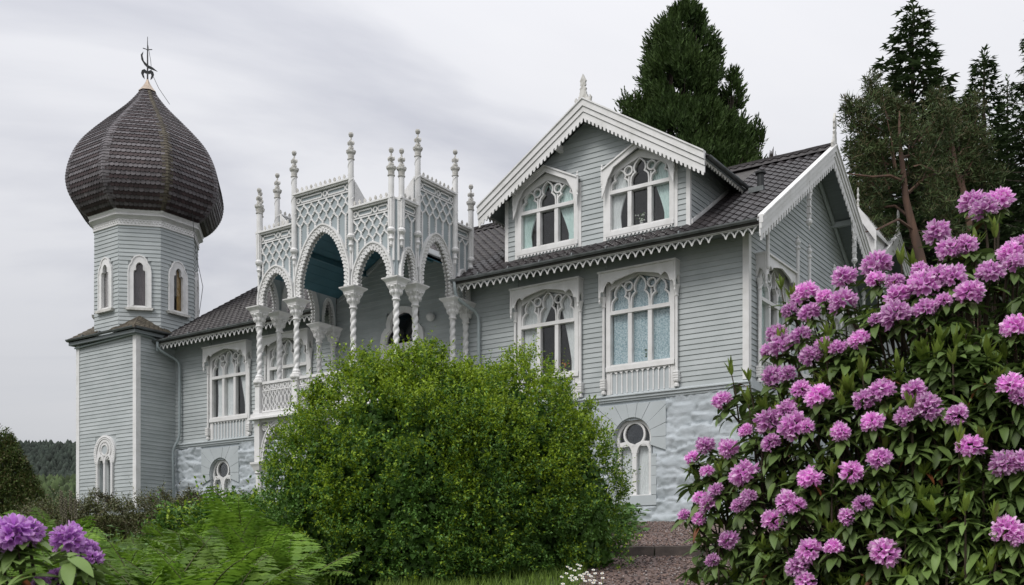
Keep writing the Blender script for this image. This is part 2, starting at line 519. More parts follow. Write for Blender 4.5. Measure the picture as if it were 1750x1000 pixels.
def tri_window(parent, cx, z0, zt, zs, za, hood, loc, rz=0.0, label=None, drapes=(), panel=None, W=0.94, sillz=None):
    """three-light window with cusped tracery; hood: 'flat' or 'gable'"""
    arch = lambda u: zs + (za - zs) * (1 - min(1, abs(u) / W)) ** 0.8
    f = MB()
    f.box(-W - 0.14, -W, -0.085, 0.10, z0 - 0.02, zs + 0.3)
    f.box(W, W + 0.14, -0.085, 0.10, z0 - 0.02, zs + 0.3)
    f.box(-W - 0.14, W + 0.14, -0.11, 0.10, z0 - 0.15, z0 - 0.02)
    f.box(-W, W, -0.07, 0.08, z0 - 0.02, z0 + 0.035)
    us = [-W + 2 * W * i / 20 for i in range(21)]
    top = max(za + 0.12, zs + 0.42) if hood == 'flat' else None
    if hood == 'flat':
        f.strip([(u, arch(u)) for u in us], [(u, top) for u in us], -0.075, 0.09)
    else:
        f.strip([(u, arch(u)) for u in us], [(u, arch(u) + 0.22) for u in us], -0.075, 0.09)
    fr = f.build('window', WHITE, parent, loc, rz)
    if label: fr['label'] = label
    for k in (-0.315, 0.315):
        MB().box(k - 0.062, k + 0.062, -0.075, 0.08, z0 + 0.035, zt - 0.05).build('mullion', WHITE, fr)
    MB().box(-W, W, -0.095, 0.085, zt - 0.05, zt + 0.015).box(-W, W, -0.08, 0.085, zt + 0.022, zt + 0.06).build('transom', WHITE, fr)
    t = MB()
    zb = zt + 0.06
    for c in (-0.63, 0, 0.63):
        t.bar(trefoil(c, 0.285, zb, arch(abs(c) if c == 0 else 0.60) - (0.02 if c == 0 else 0.0)), 0.045, -0.06, 0.06)
    for c in (-0.345, 0.345):
        t.bar([(c, zb), (c, arch(0.36) - 0.34)], 0.04, -0.055, 0.055)
        t.ring(c * 1.06, arch(0.36) - 0.17, 0.125, 0.045, -0.065, 0.06, 16)
    t.build('tracery', WHITE, fr)
    q = [(-W, z0), (W, z0)] + [(u, arch(u)) for u in us[::-1]]
    MB().prism(q, 0.030, 0.036).build('pane', GLASS, fr)
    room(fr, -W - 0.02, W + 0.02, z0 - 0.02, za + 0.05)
    for mode, m, a, b, lo, hi in drapes:
        curtain(fr, a, b, z0 + lo, za - hi, m, mode=mode, folds=max(4, int((b - a) * 10)))
    h = MB()
    if hood == 'flat':
        tz = top + 0.02
        hb = MB()
        # projecting fascia with a cusped lower edge, its two side boards and the drops below them
        Wh = 1.18
        lo_ = []
        for i in range(41):
            u = -Wh + 2 * Wh * i / 40; a = abs(u) / Wh
            if a > 0.86: zz_ = tz - 0.62 + 0.10 * abs(math.sin((a - 0.86) / 0.14 * math.pi))
            elif a > 0.62: zz_ = tz - 0.40 + 0.13 * math.sin((0.86 - a) / 0.24 * math.pi)
            else: zz_ = tz - 0.30 + 0.17 * (1 - a / 0.62) ** 0.7
            lo_.append((u, zz_))
        hb.strip(lo_, [(u, tz) for u, _ in lo_], -0.30, -0.265)
        hb.bar([(u, z_ + 0.02) for u, z_ in lo_], 0.035, -0.315, -0.30)
        hb.box(-Wh - 0.05, Wh + 0.05, -0.35, -0.0, tz, tz + 0.05)
        for s_ in (-1, 1):
            sx = s_ * Wh
            hb.prism([(-0.262, tz - 0.55), (-0.20, tz - 0.42), (-0.12, tz - 0.36), (-0.06, tz - 0.5), (-0.004, tz - 0.62), (-0.004, tz), (-0.262, tz)], sx - 0.03, sx + 0.03, 'x')
            hb.lathe([(0.012, tz - 0.86), (0.035, tz - 0.80), (0.02, tz - 0.74), (0.04, tz - 0.68), (0.04, tz + 0.0)], sx, -0.285, 8)
        hb.build('hood', WHITE, fr)
        for s_ in (-1, 1):
            zb_ = (panel if panel is not None else z0 - 0.15)
            cb_ = MB().lathe([(0.075, zb_ + 0.02), (0.075, zb_ + 0.08), (0.05, zb_ + 0.12), (0.05, zb_ + 0.16)], s_ * 1.15, -0.10, 8)
            cb_.box(s_ * 1.15 - 0.075, s_ * 1.15 + 0.075, -0.175, -0.03, zb_ + 0.16, zb_ + 0.46)
            for k in range(4):
                cb_.box(s_ * 1.15 - 0.085, s_ * 1.15 + 0.085, -0.187, -0.03, zb_ + 0.19 + k * 0.07, zb_ + 0.22 + k * 0.07)
            cb_.lathe([(0.045, zb_ + 0.46), (0.042, tz - 0.95), (0.06, tz - 0.92), (0.05, tz - 0.86), (0.07, tz - 0.74), (0.10, tz - 0.63)], s_ * 1.15, -0.10, 10)
            cb_.build('side_column', WHITE, fr)
    else:
        hb = MB()
        Wg = 1.13
        gz_ = lambda u: za + 0.36 - 0.57 * abs(u) / Wg
        uu = [-Wg + 2 * Wg * i / 24 for i in range(25)]
        low = [gz_(u) - (0.15 if abs(u) < 0.8 else 0.15 + 0.62 * (abs(u) - 0.8) / 0.33 + 0.05 * math.sin(abs(u) * 45)) for u in uu]
        hb.strip([(u, z_) for u, z_ in zip(uu, low)], [(u, gz_(u)) for u in uu], -0.24, -0.20)
        hb.strip([(u, gz_(u)) for u in uu], [(u, gz_(u) + 0.05) for u in uu], -0.28, -0.03)
        for s_ in (-1, 1):
            hb.lathe([(0.01, zs - 0.36), (0.035, zs - 0.3), (0.018, zs - 0.24), (0.035, zs - 0.18), (0.035, zs + 0.22), (0.05, zs + 0.25), (0.02, zs + 0.3), (0.03, zs + 0.34), (0.005, zs + 0.4)], s_ * Wg, -0.22, 8)
            hb.prism([(-0.198, zs - 0.05), (-0.12, zs - 0.02), (-0.088, zs - 0.2), (-0.088, zs + 0.1), (-0.198, zs + 0.13)], s_ * (Wg - 0.06) - 0.02, s_ * (Wg - 0.06) + 0.02, 'x')
        hb.build('hood', WHITE, fr)
        # scalloped sill board
        n_ = 17; zz0 = z0 - 0.15
        pts = [(-W - 0.1, zz0), ]
        for i in range(n_):
            a = -W - 0.1 + (2 * W + 0.2) * i / n_; b = -W - 0.1 + (2 * W + 0.2) * (i + 1) / n_
            pts += [(a + (b - a) * 0.12, zz0 - 0.085), (a + (b - a) * 0.3, zz0 - 0.045), (a + (b - a) * 0.5, zz0 - 0.02), (a + (b - a) * 0.7, zz0 - 0.045), (a + (b - a) * 0.88, zz0 - 0.085)]
        pts += [(W + 0.1, zz0)]
        MB().prism(pts, -0.10, -0.075).build('sill_board', WHITE, fr)
        MB().box(-W - 0.14, W + 0.14, -0.07, -0.012, zz0 - 0.09, zz0 - 0.002).build('apron', GREY, fr)
        for s_ in (-1, 1):
            MB().box(s_ * (W + 0.19) - 0.05, s_ * (W + 0.19) + 0.05, -0.065, -0.031, z0 - 0.24, zs + 0.1).build('casing', WHITE, fr)
    if panel is not None:
        MB().box(-W, W, -0.033, 0.01, panel, z0 - 0.15).build('apron', GREYL, fr)
        b = MB(); k_ = 11
        for i in range(k_ + 1):
            u = -W + 0.03 + (2 * W - 0.06) * i / k_
            b.box(u - 0.017, u + 0.017, -0.062, -0.033, panel + 0.012, z0 - 0.23)
            b.lathe([(0.022, z0 - 0.235), (0.03, z0 - 0.225), (0.022, z0 - 0.205)], u, -0.05, 6)
        pts = [(-W, z0 - 0.151)]
        for i in range(k_):
            a = -W + 2 * W * i / k_; st = 2 * W / k_
            pts += [(a + 0.01, z0 - 0.235), (a + st * 0.3, z0 - 0.185), (a + st * 0.5, z0 - 0.175), (a + st * 0.7, z0 - 0.185), (a + st - 0.01, z0 - 0.235)]
        pts += [(W, z0 - 0.151)]
        b.prism(pts, -0.075, -0.063)
        b.build('baluster_panel', WHITE, fr)
        for s_ in (-1, 1):
            MB().box(s_ * (W + 0.07) - 0.068, s_ * (W + 0.07) + 0.068, -0.06, 0.02, panel, z0 - 0.151).build('casing', WHITE, fr)
    return fr


def rake(parent, name, ax, az, run, slope, y0, depth, m, teeth=True, axis='y', side=1, d_teeth=0.11, pitch=0.145):
    """one barge board from the apex down, layered fascias and a scalloped edge; built in the (u,z) plane"""
    L_ = run * math.hypot(1, slope)
    P = lambda s, off: (ax + side * run * s, az - run * slope * s - off)
    lay = [(0.0, 0.19, 0.0), (0.203, 0.35, 0.035), (0.363, 0.50, 0.065)]
    mb = MB()
    k = depth / 0.50
    for a, b, back in lay:
        pts = [P(0, a * k), P(1, a * k), P(1, b * k), P(0, b * k)]
        mb.prism(pts, y0 + (back if axis == 'y' else -back), y0 + (0.10 if axis == 'y' else -0.10), axis)
    # cap board
    mb.prism([P(0, -0.045), P(1, -0.045), P(1, 0.0), P(0, 0.0)], y0 + (-0.035 if axis == 'y' else 0.035), y0 + (0.14 if axis == 'y' else -0.14), axis)
    o = mb.build(name, m, parent)
    if teeth:
        n = int(L_ / pitch); t = MB()
        for i in range(n):
            s0, s1 = i / n, (i + 1) / n
            f = lambda s: s0 + (s1 - s0) * s
            a = depth - 0.002
            pts = [P(f(0), a), P(f(1), a), P(f(1), a + d_teeth * 0.35), P(f(0.82), a + d_teeth * 0.4), P(f(0.74), a + d_teeth), P(f(0.5), a + d_teeth * 1.1), P(f(0.26), a + d_teeth), P(f(0.18), a + d_teeth * 0.4), P(f(0), a + d_teeth * 0.35)]
            t.prism(pts, y0 + (0.062 if axis == 'y' else -0.062), y0 + (0.09 if axis == 'y' else -0.09), axis)
        t.build('scalloped_edge', m, o)
    return o


def finial_flat(parent, x, y, z, h, axis='y'):
    """sawn leaf finial on a gable apex"""
    half = [(0.30, -0.14), (0.33, 0.02), (0.27, 0.12), (0.25, 0.02), (0.17, 0.04), (0.18, 0.14), (0.13, 0.12), (0.13, 0.26), (0.10, 0.34), (0.13, 0.42), (0.06, 0.50), (0.11, 0.55), (0.09, 0.66), (0.12, 0.72), (0.06, 0.86), (0, 1.0)]
    half = [(a * 0.85, b) for a, b in half]
    pts = [((x if axis == 'y' else y) - a, z + b * h) for a, b in half] + [((x if axis == 'y' else y) + a, z + b * h) for a, b in half[-2::-1]]
    c = y if axis == 'y' else x
    return MB().prism(pts, c - 0.03, c + 0.03, axis).build('finial', WORN, parent)


# ---- roof tiles
TW, TL = 0.285, 0.345


def tile_verts():
    prof = [0.0, 0.028, 0.045, 0.030, 0.004, -0.010, -0.004, 0.008]
    V = []; F = []; n = len(prof)
    for i, h in enumerate(prof):
        u = TW * i / (n - 1) - TW / 2
        V += [(u, -0.03, h + 0.030), (u, TL + 0.02, h + 0.006), (u, -0.03, h + 0.004)]
    for i in range(n - 1):
        a = i * 3
        F += [(a, a + 3, a + 4, a + 1), (a + 2, a + 5, a + 3, a)]
    return V, F


TV, TF = tile_verts()
TILE_ME = MB().add(TV, TF).mesh('tile', TILE)
TVn = np.array(TV); TFn = np.array(TF)


def tile_field(parent, O, ux, up, nx_, ny_, keep=None, part=None, score=None):
    """tiles on a slope: O eave corner, ux along the eave, up the slope; keep(x,y,z) drops covered ones"""
    O, ux, up = Vector(O), Vector(ux), Vector(up)
    nn = ux.cross(up)
    sp = []
    for j in range(ny_):
        for i in range(nx_):
            p = O + ux * ((i + 0.5) * TW) + up * (j * TL)
            if keep is None or keep(p): sp.append(p)
    rot = Matrix((ux, up, nn)).transposed()
    own = []
    rest = sp
    if part:
        sp.sort(key=score)
        own, rest = sp[:part], sp[part:]
    rr = random.Random(3)
    for p in own:
        M = Matrix.Translation(p + nn * rr.uniform(0, 0.006)) @ rot.to_4x4() @ Matrix.Rotation(rr.uniform(-0.012, 0.012), 4, 'Z')
        inst('tile', TILE_ME, parent, M)
    if rest:
        rm = np.array(rot)
        base = TVn @ rm.T
        V = np.concatenate([base + np.array(p + nn * rr.uniform(0, 0.008)) for p in rest])
        F = np.concatenate([TFn + i * len(TVn) for i in range(len(rest))])
        o = bpy.data.objects.new('tile_field', np_mesh('tile_field', V, F, TILE))
        place(o, parent, kind='stuff')


def arch_curve(hw_, z0, z1, n, pointed=True, horse=0.0):
    """left foot to right foot; pointed horseshoe arch"""
    pts = []
    for i in range(n + 1):
        a = math.pi * (1 - i / n)
        c, s_ = math.cos(a), math.sin(a)
        if pointed:
            u = (1 if c > 0 else -1) * abs(c) ** 0.92
            z_ = s_ ** 0.86
            z_ = z_ * (1 - 0.10 * (1 - s_)) if False else z_
            z_ = 0.84 * z_ + 0.16 * (1 - abs(c)) ** 0.9
        else:
            u, z_ = c, 0.9 * s_ ** 0.9 + 0.1 * (1 - abs(c)) ** 0.9
        bul = 1 + horse * math.sin(min(1, z_ * 1.6) * math.pi)
        pts.append((u * hw_ * bul, z0 + (z1 - z0) * z_))
    return pts


def offset_curve(pts, d):
    r_ = []
    n = len(pts)
    for i in range(n):
        p = pts[max(0, i - 1)]; q = pts[min(n - 1, i + 1)]
        dx_, dz_ = q[0] - p[0], q[1] - p[1]
        l = math.hypot(dx_, dz_) or 1
        r_.append((pts[i][0] - dz_ / l * d, pts[i][1] + dx_ / l * d))
    return r_

# ================================================================== the villa
villa = thing('villa', 'pale grey clapboard villa with white carved trim and dark tiled roof', 'house', VROOT, VRZ)
ZT = 3.5                    # underside of the string course above the basement
XL, XR, YB = -23.65, 0.0, 10.0
RS = 0.635                  # roof slope
rz_of = lambda y: 7.62 + RS * (y + 1.0)        # top of roof (front slope)
cs, sn = 1 / math.hypot(1, RS), RS / math.hypot(1, RS)

WINS = [(-20.44, 'window with pale voile curtains nearest the tower'), (-17.28, 'window half hidden behind the veranda columns'),
        (-6.25, 'window with tied white voile curtains above the round bush'), (-3.17, 'window filled with blue lace curtain')]
HOLES = [(c - 0.96, c + 0.96, 4.42, 7.06) for c, _ in WINS]
DOORX = -11.95
HOLES_F = HOLES + [(DOORX - 0.72, DOORX + 0.72, 3.6, 7.28)]
wall = holed(XL, XR - 0.02, ZT + 0.1, 7.9, HOLES_F).build('wall', GREY, villa)
PH = [(c - 1.10, c + 1.10, 3.6, 7.5) for c, _ in WINS] + [(DOORX - 0.95, DOORX + 0.95, 3.6, 6.5), (DOORX - 0.7, DOORX + 0.7, 6.4, 7.30)]
clad(wall, XL, -0.13, 3.72, 7.62, PH)
DR = {0: (('full', DRAPE, -0.80, 0.25, 0.02, 0.0), ('right', DRAPE, 0.20, 0.93, 0.05, 0.0)),
      1: (('full', DRAPE, -0.93, 0.93, 0.0, 0.0),),
      2: (('full', DRAPE, -0.93, -0.45, 0.0, 0.3), ('left', DRAPE, -0.93, 0.28, 0.0, 0.0), ('right', DRAPE, 0.25, 0.93, 0.0, 0.0)),
      3: (('full', LACE, -0.93, 0.93, 0.0, 0.0),)}
for i, (c, lab) in enumerate(WINS):
    tri_window(villa, c, 4.53, 6.05, 6.70, 7.03, 'flat', (c, 0, 0), 0, lab, DR[i], panel=3.72)
# string course
MB().box(XL, XR + 0.10, -0.10, 0.02, ZT + 0.06, ZT + 0.17).prism([(-0.14, ZT + 0.17), (0.0, ZT + 0.24), (0.0, ZT + 0.165), (-0.14, ZT + 0.14)], XL, XR + 0.10, 'x').box(XL, XR + 0.06, -0.06, 0.02, ZT, ZT + 0.058).build('string_course', GREYL, villa)
MB().box(-0.125, 0.05, -0.055, -0.004, ZT + 0.24, 7.6).build('corner_board', WHITE, villa)
MB().box(0.004, 0.05, -0.003, 0.13, ZT + 0.24, 7.6).build('corner_board', WHITE, villa)

# ---- basement of painted rubble with two arched windows
BW = [(-3.43, 0.82), (-20.98, 1.35)]


def rubble(x, z):
    # roughly coursed rock-faced stones: every stone has its own height and tilt, thin joints sunk between them
    q = Vector((x * 1.25 + 0.35 * noise.noise(Vector((x * 1.1, z * 2, 1))), z * 3.1 + 0.30 * noise.noise(Vector((x * 1.6, z * 2.2, 7))), 0.5))
    dist, pts_ = noise.voronoi(q)
    c_ = pts_[0]
    hh = noise.cell(c_ * 7.31)
    tilt = (q.y - c_.y) * (0.03 + 0.03 * noise.cell(c_ * 3.7)) + (q.x - c_.x) * 0.03 * noise.cell(c_ * 5.1)
    joint = max(0.0, 1 - (dist[1] - dist[0]) / 0.10)
    d = 0.030 * hh + 1.9 * tilt + 0.026 * noise.noise(Vector((x * 5, z * 11, 2))) + 0.022 * noise.noise(Vector((x * 11, z * 22, 5)))
    return -0.055 - d + 0.045 * joint


def in_surround(x, z):
    for c, zb in BW:
        if abs(x - c) < 1.07 and 1.95 < z < 3.6: return True
        if abs(x - c) < 0.77 and zb - 0.32 < z <= 1.95: return True
    return False


st = 0.05
nxr, nzr = int((XR - XL) / st), int(3.62 / st)
RV = []
for j in range(nzr + 1):
    for i in range(nxr + 1):
        x_, z_ = XL + (XR - XL) * i / nxr, -0.15 + (ZT + 0.15) * j / nzr
        RV.append((x_, 0.0 if in_surround(x_, z_) else rubble(x_, z_), z_))
RF = []
for j in range(nzr):
    for i in range(nxr):
        a = j * (nxr + 1) + i
        xc, zc = XL + (XR - XL) * (i + 0.5) / nxr, -0.15 + (ZT + 0.15) * (j + 0.5) / nzr
        if any(abs(xc - c) < 0.60 and zb - 0.08 < zc < 2.95 for c, zb in BW): continue
        RF.append((a, a + 1, a + nxr + 2, a + nxr + 1))
bas = bpy.data.objects.new('basement_wall', np_mesh('basement_wall', RV, RF, STONE, smooth=False)); place(bas, villa)
# right-hand return of the basement, below the gable
RV = [(-rubble(y_ + 40, z_) + 0.0, y_, z_) for z_ in np.linspace(-0.15, ZT, 40) for y_ in np.linspace(0, YB, 110)]
RF = [(j * 110 + i, j * 110 + i + 1, (j + 1) * 110 + i + 1, (j + 1) * 110 + i) for j in range(39) for i in range(109)]
bs2 = bpy.data.objects.new('basement_wall', np_mesh('basement_wall', RV, RF, STONE)); place(bs2, villa)
MB().box(-23.65, 0, 0.5, 10, -0.15, 3.4).build('basement_core', STONE, villa)
for k in range(8):                           # quoins
    MB().box(-0.22 - 0.1 * (k % 2), 0.075, -0.075, 0.22 + 0.1 * ((k + 1) % 2), -0.15 + 0.456 * k, -0.15 + 0.456 * (k + 1) - 0.01).build('stone', STONE, bas)


def wedge(c, zc, r0, a0, a1, x0, x1, z1):
    """voussoir between two rays, cut off by the block's straight outer edge"""
    def edge(a):
        dx_, dz_ = math.cos(a), math.sin(a)
        t = 99
        if dx_ > 1e-6: t = min(t, (x1 - c) / dx_)
        if dx_ < -1e-6: t = min(t, (x0 - c) / dx_)
        if dz_ > 1e-6: t = min(t, (z1 - zc) / dz_)
        return (c + dx_ * t, zc + dz_ * t)
    k = 3
    inner = [(c + r0 * math.cos(a0 + (a1 - a0) * i / k), zc + r0 * math.sin(a0 + (a1 - a0) * i / k)) for i in range(k + 1)]
    e0, e1 = edge(a0), edge(a1)
    outer = [e0]
    for cx_, cz_ in ((x1, z1), (x0, z1)):
        ang = math.atan2(cz_ - zc, cx_ - c)
        if a0 + 1e-4 < ang < a1 - 1e-4: outer.append((cx_, cz_))
    outer.append(e1)
    return inner[::-1] + outer


for wi, (c, zb) in enumerate(BW):
    zc, r0 = 2.42, 0.58
    f = MB()
    top = arch_curve(0.575, 2.18, zc + 0.575, 24, False)
    # frame ring, circle, two lights
    f.bar([(0.53 * math.cos(a), zc + 0.53 * math.sin(a)) for a in np.linspace(-0.45, math.pi + 0.45, 26)], 0.085, 0.10, 0.20)
    f.ring(0, zc + 0.14, 0.325, 0.06, 0.095, 0.20, 22)
    f.box(-0.065, 0.065, 0.095, 0.20, zb, zc - 0.20)
    for s_ in (-1, 1):
        f.bar([(s_ * 0.50, zb), (s_ * 0.50, zc - 0.35)], 0.10, 0.10, 0.20)
        f.bar([(s_ * 0.275 + 0.225 * math.cos(a), zc - 0.40 + 0.28 * math.sin(a)) for a in np.linspace(0, math.pi, 14)], 0.075, 0.09, 0.20)
        f.prism([(s_ * 0.04, zc - 0.18), (s_ * 0.52, zc - 0.23), (s_ * 0.52, zc - 0.09), (s_ * 0.25, zc - 0.06), (s_ * 0.04, zc - 0.14)], 0.10, 0.19)
    f.box(-0.56, 0.56, 0.02, 0.20, zb - 0.07, zb)
    fr = f.build('basement_window', WHITE, villa, (c, 0, 0))
    MB().prism([(-0.52, zb), (0.52, zb)] + [(0.55 * math.cos(a), zc + 0.55 * math.sin(a)) for a in np.linspace(-0.2, math.pi + 0.2, 20)], 0.150, 0.156).build('pane', GLASS, fr)
    MB().prism([(0.30 * math.cos(a), zc + 0.14 + 0.30 * math.sin(a)) for a in np.linspace(0, 2 * math.pi, 20)[:-1]], 0.168, 0.174).build('grey_pane', GLASSD, fr)
    curtain(fr, -0.50, 0.50, zb, zc - 0.15, DRAPE, y=0.26, folds=9)
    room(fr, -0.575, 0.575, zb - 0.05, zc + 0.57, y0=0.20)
    # reveal
    rv = [(-0.59, zb - 0.07)] + [(0.59 * math.cos(a), zc + 0.59 * math.sin(a)) for a in np.linspace(math.pi + 0.1, -0.1, 24)] + [(0.59, zb - 0.07)]
    MB().bar(rv, 0.02, -0.01, 0.22).build('reveal', GREYL, fr)
    # dressed voussoirs and jamb stones
    K = 11
    for i in range(K):
        a0, a1 = -0.36 + (math.pi + 0.72) * i / K + 0.006, -0.36 + (math.pi + 0.72) * (i + 1) / K - 0.006
        q = wedge(0, zc, 0.60, a0, a1, -1.06, 1.06, 3.40)
        if min(z_ for _, z_ in q) < 1.9: q = [(x_, max(z_, 1.97)) for x_, z_ in q]
        MB().prism(q, -0.052 - 0.004 * (i % 3), 0.01).build('stone', GREYL, bas, (c, 0, 0))
    z_ = zb - 0.30
    for s_ in (-1, 1):
        z_ = zb - 0.02
        while z_ < 1.9:
            h_ = min(0.27, 1.955 - z_)
            if h_ > 0.06: MB().box(s_ * 0.60 if s_ > 0 else -0.76, 0.76 if s_ > 0 else -0.60, -0.045, 0.01, z_ + 0.004, z_ + h_ - 0.004).build('stone', GREYL, bas, (c, 0, 0))
            z_ += 0.27
    MB().box(-0.76, 0.76, -0.055, 0.01, zb - 0.31, zb - 0.03).build('stone', GREYL, bas, (c, 0, 0))

# ---- right-hand gable wall (faces +x)
gclip = lambda z: (0.0 if z < 8.1 else (z - 8.1) / RS, YB if z < 8.1 else YB - (z - 8.1) / RS)
GW = [1.74, 5.1, 8.3]
GHOLES = [(c - 0.96, c + 0.96, 4.42, 7.06) for c in GW]
gw = holed(0.0, YB, ZT + 0.1, 8.1, GHOLES)
gw.prism([(0, 8.1), (YB, 8.1), (5.0, 8.1 + 5 * RS)], 0.0, 0.14)
gwall = gw.build('wall', GREY, villa, (0, 0, 0), R(90))
GWP = [(c - 1.10, c + 1.10, 3.6, 7.42) for c in GW]
clad(gwall, 0.13, YB, 3.72, 11.2, GWP, clip=lambda z: (max(0.13, gclip(z)[0]), gclip(z)[1]))
MB().box(0.0, YB, -0.12, 0.02, ZT + 0.0, ZT + 0.23).build('string_course', GREYL, villa, (0, 0, 0), R(90))
for i, c in enumerate(GW):
    lab = ['tall gable window nearest the corner, carved hood on posts', 'gable window mostly hidden by the rhododendron', 'gable window farthest back behind the rhododendron'][i]
    wn = tri_window(villa, c, 4.53, 6.05, 6.70, 7.03, 'flat', (0, c, 0), R(90), lab, (('full', DRAPE_G, -0.93, -0.2, 0, 0), ('full', DRAPE_G, 0.35, 0.93, 0, 0)), panel=3.72)
    for s_ in (-1, 1):
        MB().lathe([(0.03, 6.75), (0.05, 6.8), (0.05, 7.85), (0.085, 7.9), (0.07, 7.95), (0.04, 7.98), (0.085, 8.06), (0.08, 8.12), (0.03, 8.18), (0.045, 8.23), (0.01, 8.29)], s_ * 1.18, -0.34, 10).build('post', WHITE, wn, smooth=False)

# ---- roof; it is cut back where the veranda's own gable roof comes in
VG0, VG1 = -15.0, -9.18
GO = 0.80                                   # gable overhang
roof = MB()
for s_ in (1, -1):
    y0 = -0.98 if s_ == 1 else YB + 0.98
    z0 = rz_of(-0.98) - 0.10
    zr = rz_of(5.0) - 0.10
    for a_, b_, yy0 in (((XL - 0.1, VG0, y0), (VG0, VG1, 0.12), (VG1, GO - 0.09, y0)) if s_ == 1 else ((XL - 0.1, GO - 0.09, y0),)):
        zz0 = z0 + abs(yy0 - y0) * RS
        roof.add([(a_, yy0, zz0), (b_, yy0, zz0), (b_, 5, zr), (a_, 5, zr), (a_, yy0, zz0 - 0.08), (b_, yy0, zz0 - 0.08), (b_, 5, zr - 0.08), (a_, 5, zr - 0.08)],
                 [(0, 1, 2, 3), (7, 6, 5, 4), (0, 4, 5, 1), (1, 5, 6, 2), (2, 6, 7, 3), (3, 7, 4, 0)])
roof_o = roof.build('roof', MATS['dim_room_wall'], villa)
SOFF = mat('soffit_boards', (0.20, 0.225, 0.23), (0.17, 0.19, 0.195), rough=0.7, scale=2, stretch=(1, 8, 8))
DX0, DX1, DY = -7.77, -1.66, 2.5            # dormer


def keep_front(p):
    if DX0 - 0.02 < p.x < DX1 + 0.02 and p.y > -0.30: return False
    if p.y > 2.35 and abs(p.x + 4.715) < 3.74 and p.z < 12.17 - 0.12 - abs(p.x + 4.715) * 0.635: return False
    if VG0 < p.x < VG1 and p.z < 9.78 - abs(p.x + 12.09) * 0.56: return False
    return p.y < 4.95


camv = Vector((-(VROOT.x * HX.x + VROOT.y * HX.y), -(VROOT.x * HY_.x + VROOT.y * HY_.y), -1.522))
nyt = int(5.98 / cs / TL) + 1
tile_field(roof_o, (XL - 0.1, -0.99, rz_of(-0.99) - 0.09), (1, 0, 0), (0, cs, sn), int((GO - 0.1 - XL + 0.1) / TW), nyt, keep_front, 300,
           lambda p: (p - camv).length + (0 if p.x > -9 else 20))
tile_field(roof_o, (GO - 0.1, YB + 0.99, rz_of(-0.99) - 0.09), (-1, 0, 0), (0, -cs, sn), int((GO - 0.1 - XL) / TW), nyt, lambda p: p.y > 5.05)
zr = rz_of(5.0)
RIDGE_ME = MB().prism([(-0.15, -0.09), (-0.10, 0.03), (-0.03, 0.07), (-0.03, 0.14), (0.03, 0.14), (0.03, 0.07), (0.10, 0.03), (0.15, -0.09)], 0, 0.415, 'x').mesh('ridge_tile', TILE)
for k in range(int((GO - XL) / 0.42)):
    x_ = XL + 0.42 * k
    if DX0 + 1.0 < x_ < DX1 - 1.0: continue
    o = bpy.data.objects.new('ridge_tile', RIDGE_ME); place(o, roof_o, (x_, 5, zr)); o.rotation_euler = (0, random.uniform(-0.012, 0.012), random.uniform(-0.012, 0.012))
# soffit and rafters under the front eave
for a_, b_ in ((XL, VG0), (VG1, GO - 0.1)):
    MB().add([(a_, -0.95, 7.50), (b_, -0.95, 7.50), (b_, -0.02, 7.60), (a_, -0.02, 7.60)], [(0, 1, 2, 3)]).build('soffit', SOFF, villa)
# gutter, fascia and sawn valance along the eave
def gutter(parent, p0, p1, r=0.075, m=METAL):
    p0, p1 = Vector(p0), Vector(p1)
    d = (p1 - p0).normalized(); nrm = Vector((d.y, -d.x, 0))
    V = []; n = 7
    for p in (p0, p1):
        for k in range(n):
            a = math.pi + math.pi * k / (n - 1)
            V.append(p + nrm * (r * math.cos(a)) + Vector((0, 0, r * math.sin(a))))
        for k in range(n):
            a = 2 * math.pi - math.pi * k / (n - 1)
            V.append(p + nrm * (r * 0.9 * math.cos(a)) + Vector((0, 0, r * 0.9 * math.sin(a) + 0.002)))
    F = [(k, (k + 1) % (2 * n), 2 * n + (k + 1) % (2 * n), 2 * n + k) for k in range(2 * n)]
    mb = MB().add(V, F)
    L_ = (p1 - p0).length
    for k in range(1, int(L_ / 1.1)):
        q = p0 + d * (k * 1.1)
        mb.tube([q - d * 0.02, q + d * 0.02], r * 1.08, 10)
    return mb.build('gutter', m, parent)


for a_, b_ in ((XL - 0.05, VG0), (VG1, GO - 0.12)):
    gutter(villa, (a_, -1.06, 7.585), (b_, -1.06, 7.585))
    MB().box(a_, b_, -0.965, -0.935, 7.44, 7.60).build('fascia', WHITE, villa)


def valance(parent, x0, x1, y, z, m=WHITE, loc=(0, 0, 0), rz=0.0, p=0.235, dep=0.19, skip=()):
    n = int((x1 - x0) / p); p = (x1 - x0) / n
    mb = MB()
    mb.box(x0, x1, y, y + 0.022, z - 0.025, z)
    for i in range(n):
        if i in skip: continue
        a = x0 + i * p; c = a + p / 2
        mb.bar([(a + 0.012, z - 0.02), (a + p * 0.20, z - dep * 0.38), (a + p * 0.30, z - dep * 0.45), (c, z - dep)], 0.036, y - 0.004, y + 0.018)
        mb.bar([(c, z - dep), (a + p * 0.70, z - dep * 0.45), (a + p * 0.80, z - dep * 0.38), (a + p - 0.012, z - 0.02)], 0.036, y - 0.006, y + 0.016)
        mb.box(c - 0.02, c + 0.02, y - 0.008, y + 0.02, z - dep - 0.012, z - dep + 0.03)
    return mb.build('valance', m, parent, loc, rz)


valance(villa, XL + 0.1, VG0, -0.915, 7.445)
valance(villa, VG1, GO - 0.2, -0.915, 7.445, skip=(36,))

